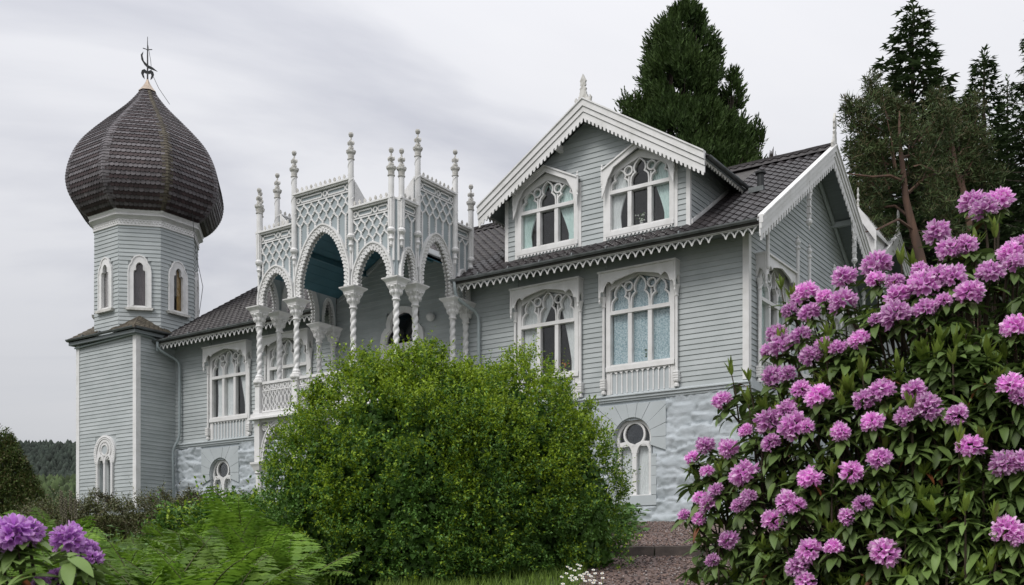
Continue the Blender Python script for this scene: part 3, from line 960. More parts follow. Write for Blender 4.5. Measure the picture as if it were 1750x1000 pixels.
# ---- gable end: barge boards, finial, drops, purlins, soffit
AZ = rz_of(5.0) + 0.02
rake(villa, 'barge_board', 5.0, AZ, 6.0, RS, GO, 0.43, WHITE, True, 'x', -1, 0.20, 0.22)
rake(villa, 'barge_board', 5.0, AZ, 6.0, RS, GO, 0.43, WHITE, True, 'x', 1, 0.20, 0.22)
finial_flat(villa, GO - 0.05, 5.0, AZ, 1.0, 'x')
gs = MB()
for s_ in (-1, 1):
    q = lambda t, o: (5 + s_ * 5.9 * t, rz_of(5.0) - 0.20 - 5.9 * t * RS - o)
    gs.prism([q(0, 0), q(1, 0), q(1, 0.02), q(0, 0.02)], 0.03, GO - 0.10, 'x')
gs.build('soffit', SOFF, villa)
for yy in (1.1, 2.9, 5.0, 7.1, 8.9):
    zc = rz_of(5.0) - 0.23 - abs(yy - 5) * RS
    MB().box(0.0, GO - 0.11, yy - 0.07, yy + 0.07, zc - 0.17, zc - 0.01).build('purlin', GREY, villa)
MB().prism([(5.05, rz_of(5) - 0.42), (5.05, rz_of(5) - 0.30), (10.6, rz_of(5) - 0.30 - 5.55 * RS), (10.6, rz_of(5) - 0.42 - 5.55 * RS)], 0.05, 0.13, 'x').build('rafter', GREY, villa)
for yy in (2.82, 7.18):
    d = MB()
    zt_ = AZ - 0.42 - abs(yy - 5) * RS
    d.box(GO - 0.15, GO - 0.05, yy - 0.05, yy + 0.05, zt_ - 0.95, zt_ + 0.12)
    d.lathe([(0.01, zt_ - 1.32), (0.03, zt_ - 1.26), (0.02, zt_ - 1.2), (0.09, zt_ - 1.12), (0.10, zt_ - 1.06), (0.06, zt_ - 1.0), (0.075, zt_ - 0.95)], GO - 0.10, yy, 10)
    for k in range(4):
        d.box(GO - 0.165, GO - 0.035, yy - 0.07, yy + 0.07, zt_ - 0.85 + k * 0.2, zt_ - 0.82 + k * 0.2)
    d.build('pendant', WHITE, villa)
    s_ = 1 if yy < 5 else -1
    MB().prism([(yy + s_ * 0.05, zt_ - 0.55), (yy + s_ * 0.16, zt_ - 0.42), (yy + s_ * 0.14, zt_ - 0.30), (yy + s_ * 0.24, zt_ - 0.2), (yy + s_ * 0.25, zt_ + 0.2), (yy + s_ * 0.05, zt_ + 0.1)], GO - 0.12, GO - 0.08, 'x').build('sawn_bracket', WHITE, villa)

# ---- the front dormer
DC = (DX0 + DX1) / 2
DH = [(-6.25 - 0.94, -6.25 + 0.94, 8.34, 10.30), (-3.17 - 0.94, -3.17 + 0.94, 8.34, 10.30)]
DS = 0.635
DAP = 12.17                                 # top of the dormer ridge at the barge
DTOP = DAP - 0.25
dz_wall = lambda x: DTOP - abs(x - DC) * DS
dw = holed(DX0, DX1, 8.05, dz_wall(DX0), DH)
zsh = dz_wall(DX0)
dcl = lambda z: (DX0, DX1) if z < zsh else (DC - (DTOP - z) / DS, DC + (DTOP - z) / DS)
# gable triangle above the eaves, notched round the window heads
tri = []
for i in range(60):
    xa, xb = DX0 + (DX1 - DX0) * i / 60, DX0 + (DX1 - DX0) * (i + 1) / 60
    lo = max([zsh] + [h[3] for h in DH if h[0] < (xa + xb) / 2 < h[1]])
    dw.prism([(xa, lo), (xb, lo), (xb, max(lo + 0.01, dz_wall(xb))), (xa, max(lo + 0.01, dz_wall(xa)))], 0.0, 0.12)
dwall = dw.build('dormer_wall', GREY, villa, (0, -0.02, 0))
DP = [(c - 1.08, c + 1.08, 8.1, 10.12) for c in (-6.25, -3.17)] + [(c - 0.62, c + 0.62, 10.1, 10.42) for c in (-6.25, -3.17)]
clad(dwall, DX0, DX1, 8.16, 12.0, DP, (0, -0.02, 0), 0, clip=lambda z: (max(DX0 + 0.06, dcl(z)[0]), min(DX1 - 0.06, dcl(z)[1])))
tri_window(villa, -6.25, 8.40, 9.50, 9.93, 10.33, 'gable', (-6.25, -0.02, 0), 0, 'left dormer window with pale green drapes tied aside',
           (('left', DRAPE_G, -0.93, -0.05, 0.02, 0.1), ('right', DRAPE_G, -0.05, 0.93, 0.02, 0.1)), W=0.93)
tri_window(villa, -3.17, 8.40, 9.50, 9.93, 10.33, 'gable', (-3.17, -0.02, 0), 0, 'right dormer window with white drapes and a pot of flowers',
           (('left', DRAPE, -0.93, -0.1, 0.02, 0.1), ('right', DRAPE_G, 0.1, 0.93, 0.02, 0.1)), W=0.93)
for x0, x1 in ((DX0 - 0.03, DX0 + 0.09), (DX1 - 0.09, DX1 + 0.03)):
    MB().box(x0, x1, -0.075, 0.02, 8.02, dz_wall(DX0) + 0.03).build('corner_board', WHITE, villa)
MB().box(DX0 - 0.05, DX1 + 0.05, -0.085, 0.0, 8.02, 8.12).build('dormer_sill', WHITE, villa)
# cheeks
for s_, xx, rz in ((1, DX1, R(90)), (-1, DX0, R(-90))):
    rr0 = lambda y: rz_of(y) - 0.06
    pts = [(0.0, rr0(0.0)), (2.4, rr0(2.4)), (2.9, zsh + 0.1), (0.0, zsh + 0.1)]
    ck = MB().prism(pts, xx - 0.06, xx - 0.001, 'x').build('dormer_cheek', GREY, villa) if s_ > 0 else MB().prism(pts, xx + 0.001, xx + 0.06, 'x').build('dormer_cheek', GREY, villa)
    if s_ > 0:
        clad(ck, 0.05, 2.6, 8.28, zsh + 0.08, [], (xx, 0, 0), rz, clip=lambda z: (0.05, max(0.05, (z - rr0(0)) / RS)), seg=9)
    else:
        clad(ck, -2.6, -0.05, 8.28, zsh + 0.08, [], (xx, 0, 0), rz, clip=lambda z: (min(-0.05, -(z - rr0(0)) / RS), -0.05), seg=9)
    MB().prism([(0.0, rr0(0) - 0.02), (2.5, rr0(2.5) - 0.02), (2.5, rr0(2.5) + 0.10), (0.0, rr0(0) + 0.10)], xx + s_ * 0.036, xx + s_ * 0.07, 'x').build('flashing_board', WHITE, villa)
# dormer roof
DRUN = 3.74
dr = MB()
DYB = 6.5
for s_ in (-1, 1):
    q = lambda t, o: (DC + s_ * (DRUN - 0.02) * t, DAP - 0.10 - (DRUN - 0.02) * t * DS - o)
    dr.prism([q(0, 0), q(1, 0), q(1, 0.07), q(0, 0.07)], -0.50, DYB)
dro = dr.build('dormer_roof', SOFF, villa)
dl = int(DRUN * math.hypot(1, DS) / TL)
cl_, sl_ = 1 / math.hypot(1, DS), DS / math.hypot(1, DS)
kd = lambda p: p.z > rz_of(p.y if p.y < 5 else 10 - p.y) - 0.1
tile_field(dro, (DC + DRUN, -0.52, DAP - 0.08 - DRUN * DS), (0, 1, 0), (-cl_, 0, sl_), int((DYB + 0.5) / TW), dl + 1, lambda p: kd(p) and p.x > DC + 0.1)
tile_field(dro, (DC - DRUN, DYB - 0.02, DAP - 0.08 - DRUN * DS), (0, -1, 0), (cl_, 0, sl_), int((DYB + 0.5) / TW), dl + 1, lambda p: kd(p) and p.x < DC - 0.1)
rake(villa, 'barge_board', DC, DAP, DRUN, DS, -0.64, 0.50, WHITE, True, 'y', -1, 0.12)
rake(villa, 'barge_board', DC, DAP, DRUN, DS, -0.64, 0.50, WHITE, True, 'y', 1, 0.12)
finial_flat(villa, DC, -0.58, DAP, 0.72)
for xx in (DC - 2.62, DC - 1.05, DC + 1.05, DC + 2.62):
    zc = DAP - 0.25 - abs(xx - DC) * DS
    MB().prism([(-0.56, zc - 0.02), (-0.56, zc - 0.12), (-0.50, zc - 0.20), (0.0, zc - 0.22), (0.0, zc - 0.02)], xx - 0.06, xx + 0.06, 'x').build('purlin', WHITE, villa)
# dormer side eaves: gutter and a small valance
ze = DAP - DRUN * DS
gutter(villa, (DC + DRUN + 0.05, 2.6, ze - 0.05), (DC + DRUN + 0.05, -0.50, ze - 0.05), 0.07)
gutter(villa, (DC - DRUN - 0.05, -0.50, ze - 0.05), (DC - DRUN - 0.05, 2.6, ze - 0.05), 0.07)
valance(villa, -0.45, 2.2, -0.02, ze - 0.13, WORN, (DC + DRUN - 0.06, 0, 0), R(90), p=0.17, dep=0.13)
valance(villa, -2.2, 0.45, -0.02, ze - 0.13, WORN, (DC - DRUN + 0.06, 0, 0), R(-90), p=0.17, dep=0.13)
# vent pipe on the roof
MB().lathe([(0.10, rz_of(2.0) - 0.2), (0.095, 9.90), (0.15, 9.92), (0.15, 9.97), (0.09, 9.99)], -0.42, 2.0, 12).build('vent_pipe', IRON, villa)
MB().box(-0.68, -0.25, 1.75, 1.9, rz_of(1.85) - 0.08, rz_of(1.85) + 0.06).build('flashing', METAL, villa)

# ---- balcony door
d = MB()
za_ = 6.6
half = [(0.74, 3.6), (0.74, 6.30), (0.70, 6.5), (0.60, 6.64), (0.50, 6.68), (0.52, 6.85), (0.46, 7.05), (0.30, 7.20), (0, 7.28)]
pts = [(-a, b) for a, b in half] + [(a, b) for a, b in half[-2::-1]]
d.bar([(a * 1.12, b + (0.05 if b > 6 else 0)) for a, b in pts], 0.20, -0.09, 0.06)
d.bar(pts, 0.09, -0.05, 0.08)
dfr = d.build('balcony_door', WHITE, villa, (DOORX, 0, 0))
for s_ in (-1, 1):
    lf = MB()
    for a, b, c_, e_ in ((0.0, 0.10, 3.62, 6.1), (0.56, 0.70, 3.62, 6.1), (0.1, 0.56, 3.62, 3.8), (0.1, 0.56, 4.5, 4.65), (0.1, 0.56, 5.98, 6.1), (0.31, 0.35, 4.65, 5.98)):
        lf.box(min(s_ * a, s_ * b) + 0.002 * s_, max(s_ * a, s_ * b) - 0.001, -0.02, 0.05, c_, e_)
    lf.box(min(s_ * 0.1, s_ * 0.56), max(s_ * 0.1, s_ * 0.56), 0.0, 0.03, 3.8, 4.5)
    l_ = lf.build('door_leaf', WHITE, dfr)
    MB().box(min(s_ * 0.1, s_ * 0.56), max(s_ * 0.1, s_ * 0.56), 0.03, 0.036, 4.65, 5.98).build('pane', GLASS, dfr)
MB().box(-0.72, 0.72, -0.04, 0.07, 6.1, 6.22).build('transom', WHITE, dfr)
MB().prism([(a * 0.97, b) for a, b in pts if b > 6.2], 0.03, 0.036).build('fanlight', GLASSD, dfr)
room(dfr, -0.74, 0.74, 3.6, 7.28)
curtain(dfr, -0.7, 0.7, 3.7, 6.2, DRAPE, y=0.09, folds=10)
# globe lamp beside the door
MB().lathe([(0.02, 6.72), (0.10, 6.75), (0.15, 6.85), (0.15, 6.90), (0.10, 6.99), (0.02, 7.02)], -10.66, -0.17, 14).build('globe_lamp', PORCEL, villa, smooth=True)

# ---- downpipes
def downpipe(parent, pts, r=0.05):
    P_ = [Vector(p) for p in pts]
    sm = [P_[0]]
    for i in range(1, len(P_) - 1):
        a, b, c = P_[i - 1], P_[i], P_[i + 1]
        k1 = min(0.25, (b - a).length * 0.45); k2 = min(0.25, (c - b).length * 0.45)
        s0, s1 = b + (a - b).normalized() * k1, b + (c - b).normalized() * k2
        for t in (0, 0.25, 0.5, 0.75, 1): sm.append(s0.lerp(b, t).lerp(b.lerp(s1, t), t))
    sm.append(P_[-1])
    return MB().tube(sm, r, 10).build('downpipe', PIPE, parent, smooth=True)


downpipe(villa, [(-23.35, -1.06, 7.52), (-23.35, -1.06, 7.25), (-23.2, -0.16, 6.9), (-23.2, -0.16, 3.9), (-23.45, -0.28, 3.5), (-23.45, -0.24, 0.2)])
downpipe(villa, [(-9.0, -1.06, 7.52), (-9.0, -1.0, 7.05), (-8.75, -0.14, 6.7), (-8.75, -0.14, 3.9), (-8.75, -0.28, 3.5), (-8.75, -0.24, 0.2)])

# ---- rear wing: two more white gables beyond the right-hand gable
rw = MB()
wx, wy, wz, ws = 0.35, 14.1, 11.35, 0.60
for s_ in (-1, 1):
    q = lambda t, o: (wy + s_ * 4.2 * t, wz - 0.08 - 4.2 * t * ws - o)
    rw.prism([q(0, 0), q(1, 0), q(1, 0.1), q(0, 0.1)], -14, wx - 0.1, 'x')
rwo = rw.build('wing_roof', SOFF, villa)
cw, sw = 1 / math.hypot(1, ws), ws / math.hypot(1, ws)
tile_field(rwo, (-6, wy - 4.2, wz - 0.07 - 4.2 * ws), (1, 0, 0), (0, cw, sw), int(6.2 / TW), 14)
rake(villa, 'barge_board', wy, wz, 4.2, ws, wx, 0.5, WHITE, True, 'x', -1)
rake(villa, 'barge_board', wy, wz, 4.2, ws, wx, 0.5, WHITE, True, 'x', 1)
finial_flat(villa, wx - 0.05, wy, wz, 0.95, 'x')
MB().prism([(wy - 4, -0.2), (wy + 4, -0.2), (wy + 4, wz - 2.6), (wy, wz - 0.2), (wy - 4, wz - 2.6)], -14, wx - 0.6, 'x').build('wing_wall', GREY, villa)
# small cross gable on the wing
gx, gy, gzt, gs_ = -0.30, 11.0, 11.60, 1.55
g2 = MB()
for s_ in (-1, 1):
    q = lambda t, o: (gx + s_ * 0.62 * t, gzt - 0.62 * t * gs_ - o)
    g2.prism([q(0, 0), q(1, 0), q(1, 0.1), q(0, 0.1)], gy + 0.05, gy + 2.6)
g2.prism([(gx - 0.5, gzt - 2.4), (gx + 0.5, gzt - 2.4), (gx + 0.5, gzt - 0.8), (gx, gzt - 0.1), (gx - 0.5, gzt - 0.8)], gy + 0.25, gy + 2.0)
g2.build('gablet', WHITE, villa)
for s_ in (-1, 1):
    MB().prism([(gx, gzt + 0.04), (gx + s_ * 0.64, gzt + 0.04 - 0.64 * gs_), (gx + s_ * 0.64, gzt - 0.36 - 0.64 * gs_), (gx, gzt - 0.36)], gy, gy + 0.05).build('barge_board', WHITE, villa)
    MB().lathe([(0.01, gzt - 1.75), (0.04, gzt - 1.6), (0.03, gzt - 1.3)], gx + s_ * 0.6, gy + 0.03, 6).build('pendant', WHITE, villa)
MB().lathe([(0.05, gzt), (0.03, gzt + 0.15), (0.06, gzt + 0.22), (0.02, gzt + 0.3), (0.05, gzt + 0.4), (0.02, gzt + 0.5), (0.04, gzt + 0.58), (0.005, gzt + 0.7)], gx, gy + 0.03, 8).build('finial', WORN, villa)

# ================================================================== the carved veranda
ver = thing('veranda', 'white carved two-storey veranda with twisted columns, pointed arches and pinnacles', 'veranda', VROOT, VRZ)
VX = [-14.95, -13.28, -10.90, -9.23]        # column lines along the front
VY = [-3.50, -2.65, -0.85, -0.06]           # column lines along the sides
ZF = 3.50                                   # underside of the floor edge
ZC = 7.07                                   # top of the capitals


def twisted(n=20, r=0.080, z0=4.92, z1=6.46, pitch=0.50, steps=60):
    V = []; F = []
    for j in range(steps + 1):
        t = j / steps; z = z0 + (z1 - z0) * t
        for k in range(n):
            a = 2 * math.pi * k / n
            rr = r * (1.16 - 0.36 * abs(math.cos(a - 2 * math.pi * (z - z0) / pitch)) ** 3)
            V.append((rr * math.cos(a), rr * math.sin(a), z))
    for j in range(steps):
        for k in range(n):
            F.append((j * n + k, j * n + (k + 1) % n, (j + 1) * n + (k + 1) % n, (j + 1) * n + k))
    return MB().add(V, F).mesh('shaft', WHITE, True)


SHAFT = twisted()
# pedestal and base
b = MB().box(-0.14, 0.14, -0.14, 0.14, 3.66, 3.80).box(-0.10, 0.10, -0.10, 0.10, 3.80, 4.56).box(-0.125, 0.125, -0.125, 0.125, 4.56, 4.64)
b.lathe([(0.20, 4.64), (0.215, 4.68), (0.20, 4.74)], 0, 0, 8, math.pi / 8).lathe([(0.165, 4.74), (0.165, 4.78), (0.125, 4.83), (0.135, 4.86), (0.095, 4.93)], 0, 0, 14)
PED = b.mesh('pedestal', WHITE)
c = MB().lathe([(0.09, 6.44), (0.125, 6.46), (0.125, 6.49), (0.10, 6.51), (0.115, 6.60), (0.16, 6.70), (0.17, 6.72)], 0, 0, 14)
for k in range(8):                           # carved leaves round the bell
    a = k * math.pi / 4
    c.lathe([(0.01, 6.60), (0.045, 6.66), (0.05, 6.71), (0.01, 6.75)], 0.15 * math.cos(a), 0.15 * math.sin(a), 6)
q4 = math.pi / 4
c.lathe([(0.17, 6.70), (0.275, 6.86), (0.285, 6.90)], 0, 0, 4, q4)
for k in range(4):                           # pointed leaf on every face
    a = k * math.pi / 2
    ca, sa = math.cos(a), math.sin(a)
    for u, z_, s_ in ((-0.14, 6.85, 0.05), (0.0, 6.81, 0.06), (0.14, 6.85, 0.05)):
        px_, py_ = 0.19 * ca - u * 0.85 * sa, 0.19 * sa + u * 0.85 * ca
        c.lathe([(0.005, z_ - s_), (s_ * 0.8, z_), (0.005, z_ + s_)], px_, py_, 5)
c.lathe([(0.29, 6.90), (0.30, 6.94), (0.33, 6.97), (0.425, 7.035), (0.435, 7.07)], 0, 0, 4, q4)
CAPM = c.mesh('capital', WHITE)
for nm, X_, Y_ in [('A', VX[0], VY[0]), ('C', VX[1], VY[0]), ('F', VX[2], VY[0]), ('G', VX[3], VY[0]),
                   ('H', VX[3], VY[1]), ('I', VX[3], VY[2]), ('J', VX[3], VY[3]), ('B', VX[0], VY[1]), ('D', VX[0], VY[2]), ('E', VX[0], VY[3])]:
    co = bpy.data.objects.new('column', SHAFT); place(co, ver, (X_, Y_ + (-0.12 if nm in 'JE' else 0), 0))
    for nme, me in (('pedestal', PED), ('capital', CAPM)):
        o = bpy.data.objects.new(nme, me); place(o, co)


def pinn_mesh(z0, zt, spiral):
    """slender post on a turned bulb, capped by a moulded collar, a leaf knop and a ball"""
    zc = zt - 0.55
    m = MB()
    m.lathe([(0.02, z0 - 0.46), (0.05, z0 - 0.40), (0.045, z0 - 0.30), (0.085, z0 - 0.24), (0.06, z0 - 0.18), (0.055, z0 - 0.10), (0.12, z0 - 0.03), (0.13, z0 + 0.03), (0.10, z0 + 0.07), (0.085, z0 + 0.10), (0.085, zc - 0.28)], 0, 0, 12)
    if spiral:
        zz_ = z0 + 1.1; k = 0
        P_ = []
        for i in range(60):
            t = i / 59; z_ = zz_ + (zc - 0.3 - zz_) * t; a = z_ * 11
            P_.append((0.084 * math.cos(a), 0.084 * math.sin(a), z_))
        m.tube(P_, 0.014, 4)
    else:
        for k in range(8):
            a = k * math.pi / 4
            m.box(0.083 * math.cos(a) - 0.012, 0.083 * math.cos(a) + 0.012, 0.083 * math.sin(a) - 0.012, 0.083 * math.sin(a) + 0.012, z0 + 0.12, z0 + 1.0)
    shaft = m.mesh('pinnacle', WHITE)
    n = MB()
    n.lathe([(0.085, zc - 0.28), (0.11, zc - 0.27), (0.11, zc - 0.245), (0.088, zc - 0.235), (0.095, zc - 0.12), (0.14, zc - 0.07), (0.15, zc - 0.01), (0.09, zc + 0.01), (0.05, zc + 0.03), (0.035, zc + 0.12), (0.07, zc + 0.20), (0.075, zc + 0.25), (0.03, zc + 0.30), (0.025, zc + 0.36), (0.02, zc + 0.40)], 0, 0, 10)
    for k in range(4):
        a = k * math.pi / 2 + 0.4
        n.lathe([(0.005, zc + 0.03), (0.035, zc + 0.06), (0.012, zc + 0.13)], 0.06 * math.cos(a), 0.06 * math.sin(a), 5)
        n.lathe([(0.005, zc + 0.15), (0.035, zc + 0.21), (0.03, zc + 0.26), (0.005, zc + 0.29)], 0.08 * math.cos(a), 0.08 * math.sin(a), 5)
    n.lathe([(0.02, zc + 0.39), (0.06, zc + 0.42), (0.078, zc + 0.475), (0.06, zc + 0.53), (0.01, zc + 0.55)], 0, 0, 9)
    return shaft, n.mesh('knop', WORN)


PBIG = pinn_mesh(8.55, 11.66, True)
PSML = pinn_mesh(8.45, 10.84, False)
pins = [(PBIG, VX[1], VY[0] - 0.10), (PBIG, VX[2], VY[0] - 0.10), (PSML, VX[3] - 0.10, VY[0] - 0.10), (PSML, VX[3] + 0.10, VY[0] + 0.12), (PSML, VX[0] + 0.10, VY[0] - 0.10), (PSML, VX[0] - 0.10, VY[0] + 0.12),
        (PBIG, VX[3] + 0.10, VY[1]), (PBIG, VX[3] + 0.10, VY[2]), (PSML, VX[3] + 0.10, VY[3] + 0.02), (PBIG, VX[0] - 0.10, VY[1]), (PBIG, VX[0] - 0.10, VY[2]), (PSML, VX[0] - 0.10, VY[3] + 0.02)]
for (sm_, km_), X_, Y_ in pins:
    o = bpy.data.objects.new('pinnacle', sm_); place(o, ver, (X_, Y_, 0))
    k_ = bpy.data.objects.new('knop', km_); place(k_, o)


def bay(wd, ztop, hw_, za, loc, rz, detail=True):
    """one arcade bay: panel over a toothed arch, lattice, band of rings, cornice and cresting; faces local -y"""
    big = wd > 1.9 or ztop > 10
    inner = arch_curve(hw_, ZC + 0.0, za, 44, True, 0.05)
    bw_ = 0.20 if wd > 1.2 else 0.11
    outer = offset_curve(inner, bw_)
    hf = wd / 2
    outer = [(max(-hf + 0.01, min(hf - 0.01, a)), max(ZC + 0.0, b_)) for a, b_ in outer]
    top = ztop - 0.05
    # backing above the arch
    bk = MB()
    A = [(-hf, ZC)] + outer + [(hf, ZC)]
    B = [(-hf, top)] + [(a, top) for a, _ in outer] + [(hf, top)]
    bk.strip(A, B, -0.02, 0.05)
    po = bk.build('bay_panel', BLUEP, ver, loc, rz)
    # toothed arch band with two rows of studs
    ab = MB()
    n = len(inner)
    dense = []
    for i in range(n - 1):
        for k in range(4):
            t = k / 4
            dense.append((inner[i][0] * (1 - t) + inner[i + 1][0] * t, inner[i][1] * (1 - t) + inner[i + 1][1] * t))
    # equal arc steps
    L_ = [0]
    for p, q in zip(dense, dense[1:]): L_.append(L_[-1] + math.hypot(q[0] - p[0], q[1] - p[1]))
    pit = 0.115 if wd > 1.2 else 0.10
    nt_ = int(L_[-1] / pit)
    if nt_ % 2 == 0: nt_ += 1
    S = []
    for i in range(nt_ * 4 + 1):
        s_ = L_[-1] * i / (nt_ * 4)
        k = max(0, min(len(L_) - 2, int(np.searchsorted(L_, s_)) - 1))
        t = (s_ - L_[k]) / max(1e-6, L_[k + 1] - L_[k])
        S.append((dense[k][0] * (1 - t) + dense[k + 1][0] * t, dense[k][1] * (1 - t) + dense[k + 1][1] * t))
    offs = [(0.030, -0.02, -0.035, -0.02)[i % 4] for i in range(len(S))]
    normals = offset_curve(S, 1.0)
    inn = [(p[0] + (q[0] - p[0]) * o_, p[1] + (q[1] - p[1]) * o_) for p, q, o_ in zip(S, normals, offs)]
    ou = [(p[0] + (q[0] - p[0]) * bw_, max(ZC, p[1] + (q[1] - p[1]) * bw_)) for p, q in zip(S, normals)]
    ou = [(max(-hf + 0.015, min(hf - 0.015, a)), b_) for a, b_ in ou]
    ab.strip(inn, ou, -0.09, -0.022)
    ab.strip(inn, ou, 0.052, 0.09)
    ab.bar(ou, 0.05, -0.125, -0.022)
    for r_, row in enumerate((0.34, 0.66)):
        for i in range(nt_):
            k = min(len(S) - 1, i * 4 + (2 if r_ else 0))
            cx = S[k][0] + (normals[k][0] - S[k][0]) * bw_ * row; cz = S[k][1] + (normals[k][1] - S[k][1]) * bw_ * row
            if abs(cx) > hf - 0.05: continue
            h_ = 0.032
            ab.add([(cx - h_, -0.091, cz), (cx, -0.091, cz - h_), (cx + h_, -0.091, cz), (cx, -0.091, cz + h_), (cx, -0.135, cz)], [(0, 1, 4), (1, 2, 4), (2, 3, 4), (3, 0, 4)])
    ab.build('arch', WHITE, po)
    # cornice and cresting
    cn = MB().box(-hf, hf, -0.17, 0.10, ztop - 0.05, ztop).box(-hf, hf, -0.12, 0.07, ztop - 0.10, ztop - 0.052)
    cn.build('cornice', WHITE, po)
    cr = MB(); nc = max(2, int(wd / 0.195))
    for i in range(nc):
        u = -hf + wd * (i + 0.5) / nc
        cr.box(u - 0.07, u + 0.07, -0.06, -0.03, ztop, ztop + 0.035)
        cr.prism([(u - 0.03, ztop + 0.03), (u + 0.03, ztop + 0.03), (u + 0.018, ztop + 0.07), (u + 0.05, ztop + 0.10), (u + 0.035, ztop + 0.15), (u, ztop + 0.19), (u - 0.035, ztop + 0.15), (u - 0.05, ztop + 0.10), (u - 0.018, ztop + 0.07)], -0.06, -0.03)
    cr.build('cresting', WORN, po)
    # ring band
    rb = MB()
    zb0, zb1 = ztop - 0.34, ztop - 0.11
    zm = (zb0 + zb1) / 2
    rb.box(-hf, hf, -0.06, -0.021, zb0 - 0.035, zb0)
    rb.box(-hf, -hf + 0.05, -0.06, -0.021, zb0, zb1); rb.box(hf - 0.05, hf, -0.06, -0.021, zb0, zb1)
    k = 2 if wd > 1.2 else 1
    cell = (wd - 0.1) / k
    for i in range(k):
        u0 = -hf + 0.05 + cell * i
        if k == 2 or wd > 1.2:
            rb.ring(u0 + 0.10, zm, 0.075, 0.04, -0.06, -0.021, 12)
        a0, a1 = u0 + (0.24 if wd > 1.2 else 0.08), u0 + cell - (0.06 if i < k - 1 else 0.24 if wd > 1.2 else 0.08)
        rb.bar([(a0, zm - 0.07), (a1, zm - 0.07), (a1 + 0.04, zm), (a1, zm + 0.07), (a0, zm + 0.07), (a0 - 0.04, zm)], 0.04, -0.06, -0.021, True)
    if k == 2: rb.ring(hf - 0.15, zm, 0.075, 0.04, -0.06, -0.021, 12)
    # lattice
    zl1 = zb0 - 0.035
    s_ = (wd - 0.14) / max(2, round((wd - 0.14) / 0.30))
    nu_ = int(round((wd - 0.14) / s_))
    rh = 0.235
    rows = 3 if wd > 1.2 else 1
    zl0 = zl1 - rh * rows

    def arch_z(u):
        best = ZC
        for p, q in zip(ou, ou[1:]):
            if (p[0] - u) * (q[0] - u) <= 0 and abs(q[0] - p[0]) > 1e-6:
                t = (u - p[0]) / (q[0] - p[0]); best = max(best, p[1] + (q[1] - p[1]) * t)
        return best
    lb = MB()
    u0 = -hf + 0.07
    for i in range(nu_ * 2 + 1):
        for j in range(rows + 1):
            u, z_ = u0 + s_ / 2 * i, zl1 - rh * j
            if (i + j) % 2: continue
            for du in (-1, 1):
                i2 = i + du
                if j == rows or not (0 <= i2 <= nu_ * 2): continue
                u2, z2 = u0 + s_ / 2 * i2, z_ - rh
                if max(arch_z(u), arch_z(u2)) > z2 + 0.02: continue
                mu, mz = (u + u2) / 2, (z_ + z2) / 2
                bow = 0.028 * du
                lb.bar([(u, z_), (u + (u2 - u) * 0.22 - 0.3 * bow, z_ + (z2 - z_) * 0.30), (mu - bow * 0.2, mz), (u2 - (u2 - u) * 0.22 + 0.3 * bow, z2 - (z2 - z_) * 0.30), (u2, z2)], 0.038, -0.058 - 0.004 * (du + 1), -0.021)
                for tt in (0.32, 0.68):
                    cx, cz = u + (u2 - u) * tt, z_ + (z2 - z_) * tt
                    lb.add([(cx - 0.045, -0.06, cz), (cx, -0.06, cz - 0.022), (cx + 0.045, -0.06, cz), (cx, -0.06, cz + 0.022), (cx, -0.075, cz)], [(0, 1, 4), (1, 2, 4), (2, 3, 4), (3, 0, 4)])
    # posts below the lattice
    for i in range(nu_ * 2 + 1):
        if (i + rows) % 2: continue
        u = u0 + s_ / 2 * i
        za_ = arch_z(u)
        if za_ < zl0 - 0.05:
            if abs(u) > hf - 0.12: za_ = max(za_, 7.9)
            lb.box(u - 0.03, u + 0.03, -0.06, -0.021, za_, zl0 + 0.02)
            nb = int((zl0 - za_) / 0.075)
            for k in range(nb):
                z_ = za_ + (k + 0.5) * 0.075
                lb.box(u - 0.043, u + 0.043, -0.05, -0.0215, z_ - 0.018, z_ + 0.018)
    lb.v += []
    lo = lb.build('lattice', WHITE, po)
    rb.build('ring_band', WHITE, po)
    # edge strips
    MB().box(-hf, -hf + 0.055, -0.07, -0.0215, 7.6, zb0 - 0.036).box(hf - 0.055, hf, -0.07, -0.0215, 7.6, zb0 - 0.036).build('edge_strip', WHITE, po)
    # white inside board of tall bays, returning inwards at both ends
    if ztop > 10:
        for s2 in (-1, 1):
            xx = s2 * (hf + 0.0)
            MB().prism([(0.06, 8.6), (0.52, 8.6), (0.52, 9.86), (0.10, 10.24), (0.06, 10.24)], xx - 0.03, xx + 0.03, 'x').build('return_board', WHITE, po)
    else:
        MB().box(-hf, hf, 0.051, 0.06, za + 0.25, ztop - 0.1).build('inside_board', WHITE, po)
    return po


yf = VY[0] - 0.02
for i in range(3):
    a, b_ = VX[i], VX[i + 1]
    bigb = i == 1
    bay(b_ - a - 0.02, 10.30 if bigb else 9.42, (b_ - a) / 2 - 0.27, 8.96 if bigb else 8.05, ((a + b_) / 2, yf, 0), 0)
for xx, rz in ((VX[3] + 0.02, R(90)), (VX[0] - 0.02, R(-90))):
    for i in range(3):
        a, b_ = VY[i], VY[i + 1]
        bigb = i == 1
        bay(b_ - a - 0.02, 10.30 if bigb else 9.42, (b_ - a) / 2 - (0.27 if bigb else 0.19), 8.62 if bigb else 7.95, (xx, (a + b_) / 2, 0), rz)

